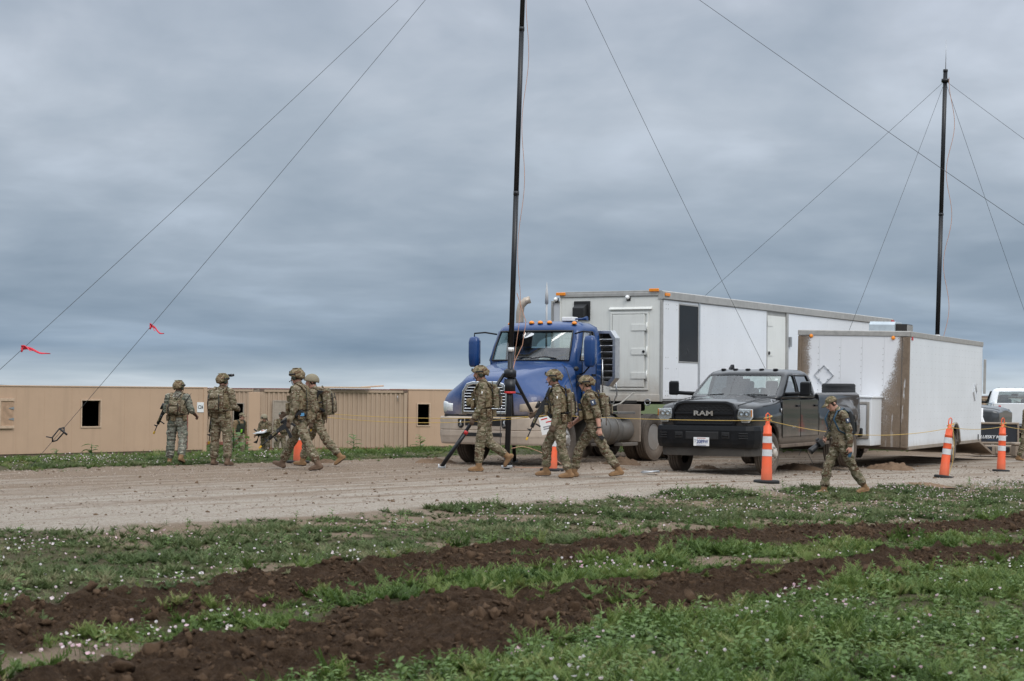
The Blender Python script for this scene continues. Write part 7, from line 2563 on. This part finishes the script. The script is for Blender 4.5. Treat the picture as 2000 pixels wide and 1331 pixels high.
def cap(P, m=None):
    M4 = P.headm()
    m = m or M_CAMOD
    mb = MB()
    rg = dome(0.089, 0.108, 0.098, 0.045, 0.035, 0.030, m=7, cz=0.032)
    mb.ringloft(rg, True, False, True)
    mb._add(rg[0], [tuple(range(len(rg[0])))], True)
    o = P.fix(mb.build('cap', m, None, solid=0.006), M4)
    rows = []
    for k in range(5):
        f = k / 4
        rows.append([((0.078 - 0.012 * f * f) * math.sin(t) * 1.0, -0.070 - 0.105 * f * math.cos(t * 0.8) - 0.028 * math.cos(t), 0.052 - 0.030 * f - 0.016 * abs(math.sin(t)) ** 2) for t in np.linspace(-1.25, 1.25, 11)])
    MB().grid(rows).build('visor', m, o, solid=0.006)
    return o


def vest(P, m=None, pouches=True, big=False):
    m = m or M_CAMOD
    M4 = P.torso()
    mb = MB()
    rings = []
    for z, rx, ry in ((0.10, 0.178, 0.140), (0.13, 0.190, 0.152), (0.26, 0.194, 0.160), (0.36, 0.188, 0.152), (0.42, 0.150, 0.140), (0.445, 0.12, 0.125)):
        ring = []
        for j in range(28):
            t = 2 * math.pi * j / 28
            c, q = math.cos(t), math.sin(t)
            ring.append((rx * math.copysign(abs(c) ** 0.75, c), ry * math.copysign(abs(q) ** 0.75, q), z))
        rings.append(ring)
    mb.ringloft(rings, True, True, True)
    o = P.fix(mb.build('plate_carrier', m), M4)
    for g in (-1, 1):
        MB().tube([(g * 0.105, -0.135, 0.40), (g * 0.115, -0.085, 0.50), (g * 0.115, 0.02, 0.535), (g * 0.11, 0.10, 0.49), (g * 0.10, 0.135, 0.40)], [0.036] * 5, 8, flat=0.4).build('shoulder_strap', m, o)
    if pouches:
        for x in (-0.09, 0.0, 0.09):
            MB().box((x, -0.188, 0.17), (0.078, 0.06, 0.15), (R(-3), 0, 0)).build('magazine_pouch', m, o, 0.012)
        MB().box((0, -0.182, 0.315), (0.16, 0.045, 0.10)).build('admin_pouch', m, o, 0.015)
        for g in (-1, 1):
            MB().box((g * 0.20, -0.05, 0.16), (0.055, 0.12, 0.14)).build('side_pouch', m, o, 0.016)
        MB().box((0.19, 0.07, 0.20), (0.06, 0.08, 0.19)).build('radio_pouch', m, o, 0.016)
    for z in (0.155, 0.20, 0.245, 0.29):
        MB().b2(-0.13, 0.13, 0.157, 0.166, z, z + 0.024).build('webbing', m, o, 0.003)
    return o


def belt(P, m=None, holster=True):
    M4 = P.mat4(rot('Z', 0), P.pel)
    ring = [(0.180 * math.cos(t), 0.142 * math.sin(t)) for t in np.linspace(0, 2 * math.pi, 25)[:-1]]
    mb = MB()
    mb.ringloft([[(x, y, z) for x, y in ring] for z in (0.03, 0.08)], True, True, True)
    o = P.fix(mb.build('belt', m or M_CAMOD), M4)
    if holster:
        for a, w_ in ((0.5, 0.09), (-0.3, 0.07), (2.7, 0.09), (1.4, 0.11)):
            MB().box((0.205 * math.cos(a), 0.165 * math.sin(a), 0.02), (w_, 0.06, 0.13), (0, 0, a + math.pi / 2)).build('belt_pouch', m or M_CAMOD, o, 0.015)
    return o


def backpack(P, label, m=None, w=0.30, d=0.16, h=0.42, z=0.10, hose=True, small=False, straps=None):
    m = m or M_CAMO
    W4 = P.world(P.torso(0, 0, 0))
    r = bpy.data.objects.new('backpack', None)
    COL.objects.link(r)
    r.matrix_world = W4
    tag(r, label, 'backpack')
    y0 = 0.155
    mb = MB()
    rings = []
    for k in range(9):
        f = k / 8
        zz_ = z + h * f
        bul = math.sin(math.pi * min(1, max(0, 0.12 + 0.80 * f))) ** 0.5
        ww, dd = w / 2 * (0.86 + 0.14 * bul), d * (0.55 + 0.45 * bul) * (1 - 0.25 * f)
        ring = []
        for j in range(20):
            t = 2 * math.pi * j / 20
            c, q = math.cos(t), math.sin(t)
            ring.append((ww * math.copysign(abs(c) ** 0.55, c), y0 + dd / 2 + dd / 2 * math.copysign(abs(q) ** 0.55, q), zz_))
        rings.append(ring)
    mb.ringloft(rings, True, True, True)
    b = mb.build('bag', m, r, 0.012)
    MB().box((0, y0 + d * 0.98, z + h * 0.30), (w * 0.72, 0.06, h * 0.42), (R(-4), 0, 0)).build('front_pocket', m, r, 0.025, 3)
    MB().box((0, y0 + d * 0.82, z + h * 0.73), (w * 0.66, 0.05, h * 0.26), (R(14), 0, 0)).build('upper_pocket', m, r, 0.022, 3)
    for g in (-1, 1):
        MB().tube([(g * 0.10, y0 + 0.02, z + h * 0.95), (g * 0.125, 0.05, 0.545), (g * 0.13, -0.06, 0.525), (g * 0.135, -0.155, 0.40), (g * 0.165, -0.10, 0.20), (g * 0.17, 0.05, 0.10), (g * 0.13, y0 + 0.02, z + 0.05)], 0.024, 8, flat=0.35).build('strap', straps or m, r)
        MB().tube([(g * w * 0.36, y0 + d * 0.95, z + h * 0.80), (g * w * 0.42, y0 + d * 1.04, z + h * 0.45), (g * w * 0.36, y0 + d * 0.9, z + h * 0.06)], 0.008, 5).build('compression_strap', M_WEB, r)
    MB().tube([(-0.04, y0 + 0.01, z + h), (-0.02, y0 + 0.0, z + h + 0.05), (0.02, y0, z + h + 0.05), (0.04, y0 + 0.01, z + h)], 0.009, 6).build('grab_loop', m, r)
    if hose:
        MB().tube([(w * 0.46, y0 + d * 0.6, z + h * 0.75), (w * 0.60, y0 + d * 0.5, z + h * 0.4), (w * 0.55, y0 + d * 0.35, z - 0.05), (w * 0.50, y0 + 0.05, z - 0.14)], 0.008, 6).build('drink_hose', M_GLOVE, r)
    return r


def rifle(label, M4, scale=1.0, sling=None):
    """carbine along -Y (muzzle), top towards +Z, origin at the pistol grip"""
    r = bpy.data.objects.new('rifle', None)
    COL.objects.link(r)
    r.matrix_world = M4 @ Matrix.Scale(scale, 4)
    tag(r, label, 'rifle')
    MB().prism([(-0.20, 0.02), (-0.20, 0.075), (0.06, 0.075), (0.09, 0.06), (0.09, 0.03), (0.03, 0.015), (-0.06, 0.0), (-0.12, 0.0)], 'X', -0.016, 0.016).build('receiver', M_GUN, r, 0.004)
    hg = MB().tube([(0, -0.20, 0.052), (0, -0.42, 0.052)], [0.030, 0.027], 10).build('handguard', M_GUN, r)
    for k in range(6):
        MB().b2(-0.032, 0.032, -0.235 - k * 0.032, -0.222 - k * 0.032, 0.036, 0.068).build('rail_slot', M_GUN, hg)
    MB().b2(-0.010, 0.010, -0.42, 0.05, 0.076, 0.088).build('top_rail', M_GUN, r, 0.002)
    br = MB().tube([(0, -0.42, 0.052), (0, -0.60, 0.052)], 0.0095, 8).build('barrel', M_GUN, r)
    MB().prism([(-0.45, 0.055), (-0.47, 0.12), (-0.48, 0.12), (-0.49, 0.055)], 'X', -0.006, 0.006).build('front_sight', M_GUN, r)
    MB().box((0, -0.625, 0.052), (0.042, 0.055, 0.030)).build('blank_adapter', M_YEL, r, 0.005)
    MB().prism([(-0.115, 0.0), (-0.065, 0.0), (-0.085, -0.115), (-0.11, -0.185), (-0.165, -0.17), (-0.135, -0.105)], 'X', -0.012, 0.012).build('magazine', M_GUN, r, 0.004)
    MB().prism([(0.0, 0.012), (0.045, 0.018), (0.07, -0.075), (0.035, -0.085)], 'X', -0.014, 0.014).build('pistol_grip', M_GUN, r, 0.006)
    MB().tube([(0, 0.09, 0.05), (0, 0.20, 0.05)], 0.016, 8).build('buffer_tube', M_GUN, r)
    MB().prism([(0.16, 0.072), (0.31, 0.072), (0.315, -0.055), (0.29, -0.06), (0.22, 0.02), (0.16, 0.03)], 'X', -0.019, 0.019).build('stock', M_GUN, r, 0.006)
    op = MB().tube([(0, -0.10, 0.122), (0, 0.03, 0.122)], [0.026, 0.022], 10).build('optic', M_GUN, r)
    MB().b2(-0.014, 0.014, -0.08, 0.01, 0.088, 0.108).build('optic_mount', M_GUN, op)
    MB().box((0.036, -0.30, 0.06), (0.028, 0.09, 0.03)).build('laser_box', M_CAMOD, r, 0.005)
    MB().tube([(0, -0.34, 0.02), (0, -0.35, -0.07)], 0.014, 8).build('foregrip', M_GUN, r)
    if sling:
        iv = r.matrix_world.inverted()
        pts = [iv @ Vector(p) for p in sling]
        MB().tube(catmull([tuple(p) for p in pts], 5), 0.016, 6, False, flat=0.3).build('sling', M_WEB, r)
    return r


def aim(p, muzzle, up=(0, 0, 1)):
    """matrix at p whose -Y looks along muzzle direction"""
    f = Vector(muzzle).normalized()
    y = -f
    x = y.cross(Vector(up)).normalized()
    z = x.cross(y)
    return Matrix(((x.x, y.x, z.x, p[0]), (x.y, y.y, z.y, p[1]), (x.z, y.z, z.z, p[2]), (0, 0, 0, 1)))


def patch(P, side, m, size=0.075):
    a, b = P.sho[0 if side > 0 else 1], P.elb[0 if side > 0 else 1]
    d = (b - a).normalized()
    x = P.T @ Vector((side, 0, 0))
    x = (x - d * x.dot(d)).normalized()
    y = d.cross(x)
    p = a.lerp(b, 0.38) + x * 0.074
    m3 = Matrix((x, y, -d)).transposed()
    o = MB().box((0, 0, 0), (0.008, size, size * 1.05)).build('sleeve_patch', m, None, 0.003)
    MB().prism([(-0.012, 0.022), (0.016, 0.022), (0.004, -0.026)], 'X', 0.0045, 0.006).build('patch_emblem', M_WHITE, o)
    return P.fix(o, P.mat4(m3, p))


def gpos(u, Y, v=None):
    p = pt(u, 900, Y)
    z = float(full_h(np.array([p.x]), np.array([p.y]))[0][0])
    return Vector((p.x, p.y, z))


W3 = lambda P, v: (P.root.rotation_euler.to_matrix() @ Vector(v))


def wp(P, joint):
    return P.root.location + W3(P, P.local(joint))


# soldier far left, back to us, sleeves rolled
a = Person('soldier in greyish camouflage with rolled sleeves, back to the camera, leftmost figure', gpos(345, 36.6), R(172), 0.945, 3, 0,
           ((4, 4, 6, 0), (-8, 26, 8, -14)), ((16, 16, 62, 20), (6, 20, 60, 12)), (-18, -2), {'top': M_CAMOG, 'pants': M_CAMOG, 'skin': M_SKIND, 'boot': M_BOOT}, 'rolled', False, 0.010, 3, False, build_=1.12)
helmet(a, nvg=False); vest(a, M_CAMO); belt(a)
backpack(a, 'small camouflage assault pack on the leftmost soldier', M_CAMO, 0.26, 0.13, 0.30, 0.08)
ant = MB()
o = P_ = a.fix(MB().tube([(-0.17, 0.10, 0.30), (-0.30, 0.12, 0.50)], 0.006, 5).build('radio_antenna', M_BLACK), a.torso())
o = a.fix(MB().tube([(-0.17, 0.11, 0.28), (-0.33, 0.13, 0.53)], 0.005, 5).build('radio_antenna', M_BLACK), a.torso())
g = wp(a, a.hands[0][1])
rifle('black rifle slung at the left hip of the leftmost soldier', aim(g + Vector((-0.10, 0.10, 0.13)), (-0.42, 0.25, -0.87), (-0.8, 0.1, 0.5)), 0.98,
      [wp(a, a.tp(0.12, -0.16, 0.10)), wp(a, a.tp(0.18, 0.10, 0.16)), wp(a, a.tp(0.02, 0.175, 0.34)), wp(a, a.tp(-0.10, 0.13, 0.50)), wp(a, a.tp(-0.10, -0.10, 0.50))])

# second soldier, back to us, looking right
b = Person('tall soldier seen from behind with chest rifle, second figure from the left', gpos(431, 36.2), R(158), 1.02, 2, 0,
           ((3, 3, 7, 0), (-2, 4, 8, 0)), ((10, 14, 42, 16), (12, 10, 70, 22)), (-22, -6), {'boot': M_BOOTB}, 'down', True, 0.010, 4, True, build_=1.1)
helmet(b, nvg=True); vest(b); belt(b); patch(b, 1, M_PATCHB)
backpack(b, 'camouflage pack on the second soldier from the left', M_CAMO, 0.30, 0.15, 0.42, 0.06)
g = wp(b, b.hands[0][1])
rifle('black rifle hanging along the left thigh of the second soldier from the left', aim(g + Vector((-0.06, 0.02, 0.10)), (-0.14, 0.15, -0.98), (-0.9, 0.3, 0)), 1.0,
      [wp(b, b.tp(0.20, -0.10, 0.05)), wp(b, b.tp(0.22, 0.08, 0.12)), wp(b, b.tp(0.06, 0.18, 0.33)), wp(b, b.tp(-0.09, 0.13, 0.51)), wp(b, b.tp(-0.10, -0.10, 0.50))])

# two soldiers walking left, one in front of the other
c = Person('tall soldier striding left with rifle pointed at the ground, before the container', gpos(587, 34.6), R(-110), 1.13, 5, 6,
           ((-25, 6, 3, -8), (31, 4, 3, 20)), ((2, 10, 22, 4), (24, 14, 40, 22)), (-14, 4), {'boot': M_BOOTB}, 'down', True, 0.010, 5, True)
helmet(c); vest(c); belt(c, M_CAMOD)
g = wp(c, c.hands[0][1])
rifle('black rifle held muzzle down by the tall striding soldier before the container', aim(g + Vector((0.04, 0.02, 0.03)), (-0.72, -0.05, -0.66), (-0.6, 0, 0.8)), 1.1,
      [wp(c, c.tp(0.20, -0.06, 0.06)), wp(c, c.tp(0.2, 0.06, -0.08)), wp(c, c.tp(0.17, 0.15, -0.02)), wp(c, c.tp(0.12, 0.17, 0.22)), wp(c, c.tp(0.05, 0.14, 0.45))])
MB_ = MB().box((0, 0, 0), (0.004, 0.075, 0.05)).build('blue_badge', mat('badge_blue', (0.10, 0.30, 0.52), 0.5))
c.fix(MB_, c.torso(0.215, 0.10, 0.03))
d = Person('soldier in plain tan helmet with large pack, walking half hidden behind the tall one', gpos(618, 36.2), R(-98), 1.06, 6, 0,
           ((-30, 12, 3, -36), (27, 12, 3, 6)), ((-6, 8, 24, 4), (16, 10, 30, 10)), (14, 8), {}, 'down', True, 0.010, 6, True)
helmet(d, M_TANH, False, False, False); vest(d); belt(d)
backpack(d, 'large camouflage pack on the soldier in the plain tan helmet', M_CAMO, 0.32, 0.20, 0.50, 0.02)
rifle('black rifle slung muzzle up behind the shoulder of the plain helmet soldier', aim(wp(d, d.tp(0.20, 0.10, 0.24)), (-0.18, 0.05, -0.97), (-1, 0, 0)), 0.85)

# three soldiers walking left in front of the truck
e = Person('soldier with moustache walking left past the tripod in front of the blue truck', gpos(946, 34.5), R(-92), 1.125, 4, 0,
           ((9, 6, 2, 2), (-8, 46, 2, -52)), ((10, 7, 20, 4), (-4, 8, 20, 4)), (0, 4), {'boot': M_BOOT}, 'down', True, 0.010, 7, True, True)
helmet(e, nvg=False); vest(e); belt(e); patch(e, 1, M_CAMOD, 0.06)
backpack(e, 'slim camouflage pack on the soldier walking past the tripod', M_CAMO, 0.28, 0.12, 0.40, 0.08, False)
e.fix(MB().box((0, 0, 0), (0.16, 0.11, 0.13)).build('chest_pouch', M_CAMOD, None, 0.03, 3), e.torso(0.05, -0.235, 0.21))
f = Person('soldier walking left with rifle across his chest, beside the truck wheel', gpos(1091, 32.3), R(-90), 1.085, 6, 0,
           ((-6, 12, 3, 0), (26, 24, 3, 0)), ((4, 8, 16, 4), (30, 12, 40, 26)), (-6, 0), {'boot': M_BOOT}, 'down', True, 0.010, 8, True)
helmet(f); vest(f); belt(f); patch(f, 1, M_CAMOD, 0.06)
backpack(f, 'camouflage pack with black straps on the soldier carrying a chest rifle', M_CAMO, 0.30, 0.13, 0.44, 0.04, True, straps=M_WEB)
g = wp(f, f.tp(0.10, -0.20, 0.24))
rifle('black rifle slung across the chest of the soldier beside the truck wheel', aim(g, (-0.40, -0.06, -0.90), (-0.85, 0.0, 0.4)), 1.05,
      [wp(f, f.tp(0.12, -0.20, 0.10)), wp(f, f.tp(0.20, -0.05, 0.30)), wp(f, f.tp(0.13, 0.02, 0.53)), wp(f, f.tp(0.0, 0.14, 0.45)), wp(f, f.tp(-0.18, 0.05, 0.25))])
h_ = Person('soldier in sunglasses with rolled sleeves walking left, last of the three by the truck', gpos(1158, 32.5), R(-90), 1.065, 8, 0,
            ((-27, 8, 3, -6), (32, 20, 3, 0)), ((-14, 8, 14, 2), (20, 10, 40, 14)), (0, 4), {'boot': M_BOOT}, 'rolled', False, 0.010, 9, True)
helmet(h_, nvg=False, cups=False); vest(h_); belt(h_, None, False); patch(h_, 1, M_PATCHB, 0.085)
backpack(h_, 'camouflage pack with hanging hose on the last soldier by the truck', M_CAMO, 0.30, 0.17, 0.40, 0.09)
sg_ = MB().box((0, -0.094, 0.018), (0.135, 0.022, 0.036)); sg_.b2(0.064, 0.072, -0.09, 0.02, 0.016, 0.028); sg_.b2(-0.072, -0.064, -0.09, 0.02, 0.016, 0.028)
h_.fix(sg_.build('sunglasses', M_BLACK, None, 0.006), h_.headm())
wr, palm, d2, ac_, inw = h_.hands[0]
rings = [wr + (d2 * 0.0 + ac_.normalized() * math.cos(t) * 0.037 + inw * math.sin(t) * 0.034) for t in np.linspace(0, 2 * math.pi, 17)]
wt = MB().tube([h_.local(p - d2 * 0.02) for p in rings], 0.012, 6, False).build('wristwatch', M_BLACK, h_.root)
ph = MB().box((0, 0, 0), (0.03, 0.14, 0.07)).build('phone', M_BLACK, None, 0.006)
ph.matrix_world = aim(wp(h_, palm + d2 * 0.05 - ac_ * 0.005 + inw * 0.03), (0.5, 0, -0.4))
tag(ph, 'black phone in the lowered hand of the last soldier by the truck', 'phone')

# photographer on the verge
p = Person('photographer in camouflage cap and boots walking left on the grass verge', gpos(1641, 30.7), R(-72), 0.985, 9, 4,
           ((-24, 10, 3, -8), (24, 14, 3, 2)), ((-8, 8, 16, 2), (2, 8, 66, 38)), (-4, 26), {'boot': M_BOOT}, 'down', False, 0.009, 10, True)
cap(p); patch(p, 1, M_PATCHB, 0.075)
backpack(p, 'black and blue backpack on the photographer', M_WEB, 0.26, 0.13, 0.40, 0.08, False, straps=M_NAVY)
hp_ = wp(p, p.hands[1][1] + p.hands[1][2] * 0.04)
cm = bpy.data.objects.new('hand_camera', None)
COL.objects.link(cm)
cm.matrix_world = aim(hp_ + Vector((-0.05, -0.03, -0.03)), (-0.78, -0.1, -0.62), (-0.5, 0, 0.8))
tag(cm, 'black camera with long zoom lens in the photographer right hand', 'camera')
MB().box((0, 0, 0), (0.16, 0.08, 0.13)).build('camera_body', M_BLACK, cm, 0.012)
MB().box((0, 0, 0.075), (0.07, 0.06, 0.05)).build('viewfinder', M_BLACK, cm, 0.012)
MB().lathe([(-0.04, 0.046), (-0.10, 0.046), (-0.105, 0.05), (-0.18, 0.05), (-0.185, 0.054), (-0.23, 0.056), (-0.225, 0.03)], 18, 'Y').build('lens', M_BLACK, cm)
iv = cm.matrix_world.inverted()
MB().tube(catmull([tuple(iv @ q) for q in (hp_ + Vector((0, 0, 0.05)), wp(p, p.tp(-0.06, -0.17, 0.25)), wp(p, p.tp(-0.09, -0.10, 0.50)), wp(p, p.tp(0.0, 0.09, 0.535)), wp(p, p.tp(0.10, -0.09, 0.50)), wp(p, p.tp(0.02, -0.19, 0.25)), hp_ + Vector((0.02, -0.02, 0.05)))], 4), 0.013, 6, False, flat=0.35).build('neck_strap', M_WEB, cm)
wr, palm, d2, ac_, inw = p.hands[0]
pn_ = MB().box((0, 0, 0), (0.02, 0.10, 0.05)).build('lens_cap', M_NAVY, None, 0.006)
pn_.matrix_world = aim(wp(p, palm + d2 * 0.05 + inw * 0.02), (-0.3, 0, -0.9))
tag(pn_, 'small blue object in the lowered hand of the photographer', 'lens cap')

# group by the containers
q1 = Person('man in cap, brown fleece and dark green vest stepping forward before the open doorway', gpos(464, 61.5), R(38), 0.98, 16, 8,
            ((20, 24, 5, 0), (-10, 8, 5, -10)), ((2, 14, 24, 4), (12, 12, 30, 10)), (20, 6), {'top': M_FLEECE}, 'down', False, 0.014, 11, True, build_=1.1)
cap(q1, M_CAMO); vest(q1, M_OLIVE, False)
q1.fix(MB().box((0, -0.17, 0.20), (0.07, 0.02, 0.12)).build('green_tag', mat('lime_tag', (0.25, 0.62, 0.05), 0.6), None, 0.01), q1.torso(-0.02, 0, 0))
q2 = Person('soldier with plain helmet and ponytail reading a clipboard by the container', gpos(518, 61.5), R(-28), 0.93, 4, 0,
            ((6, 4, 4, 0), (-6, 10, 4, -6)), ((18, 10, 80, 20), (10, 14, 50, 16)), (10, 24), {}, 'down', False, 0.014, 12, True)
helmet(q2, M_TANH, False, False, False); vest(q2, M_CAMOD); belt(q2)
q2.fix(MB().tube([(0.01, 0.10, -0.02), (0.02, 0.135, -0.08), (0.03, 0.12, -0.17), (0.04, 0.10, -0.24)], [0.03, 0.036, 0.03, 0.008], 8).build('ponytail', M_HAIR), q2.headm())
cb = empty('clipboard', (0, 0, 0), 0, 'white clipboard held by the soldier with the ponytail', 'clipboard')
cb.location = wp(q2, q2.tp(0.04, -0.36, 0.16)); cb.rotation_euler = (R(12), R(-4), R(-28))
MB().box((0, 0, 0), (0.42, 0.30, 0.012)).build('board', mat('grey_board', (0.45, 0.46, 0.48), 0.6), cb)
MB().box((0.10, 0.02, 0.03), (0.20, 0.22, 0.05), (R(8), 0, 0)).build('papers', M_WHITE, cb, 0.015)
rifle('black rifle hanging beside the soldier with the clipboard', aim(wp(q2, q2.tp(-0.27, -0.10, 0.06)), (0.28, 0.0, 0.95), (1, 0, 0)), 0.95)
q3 = Person('man in camouflage cap with pistol belt standing before the grey container door', gpos(547, 61.0), R(30), 0.95, 3, 0,
            ((6, 6, 4, 0), (-8, 10, 4, -6)), ((8, 10, 30, 10), (16, 12, 50, 18)), (-12, 6), {}, 'down', False, 0.014, 13, True)
cap(q3, M_CAMOG); vest(q3, M_CAMOD); belt(q3)
# partly cut by the right edge
q4 = Person('person in camouflage cut off by the right edge behind the last channelizer', gpos(2004, 50.0), R(60), 0.95, 4, 0,
            ((6, 6, 4, 0), (-8, 10, 4, -6)), ((8, 14, 60, 20), (16, 14, 60, 18)), (0, 6), {}, 'down', False, 0.014, 14, True)
cap(q4)
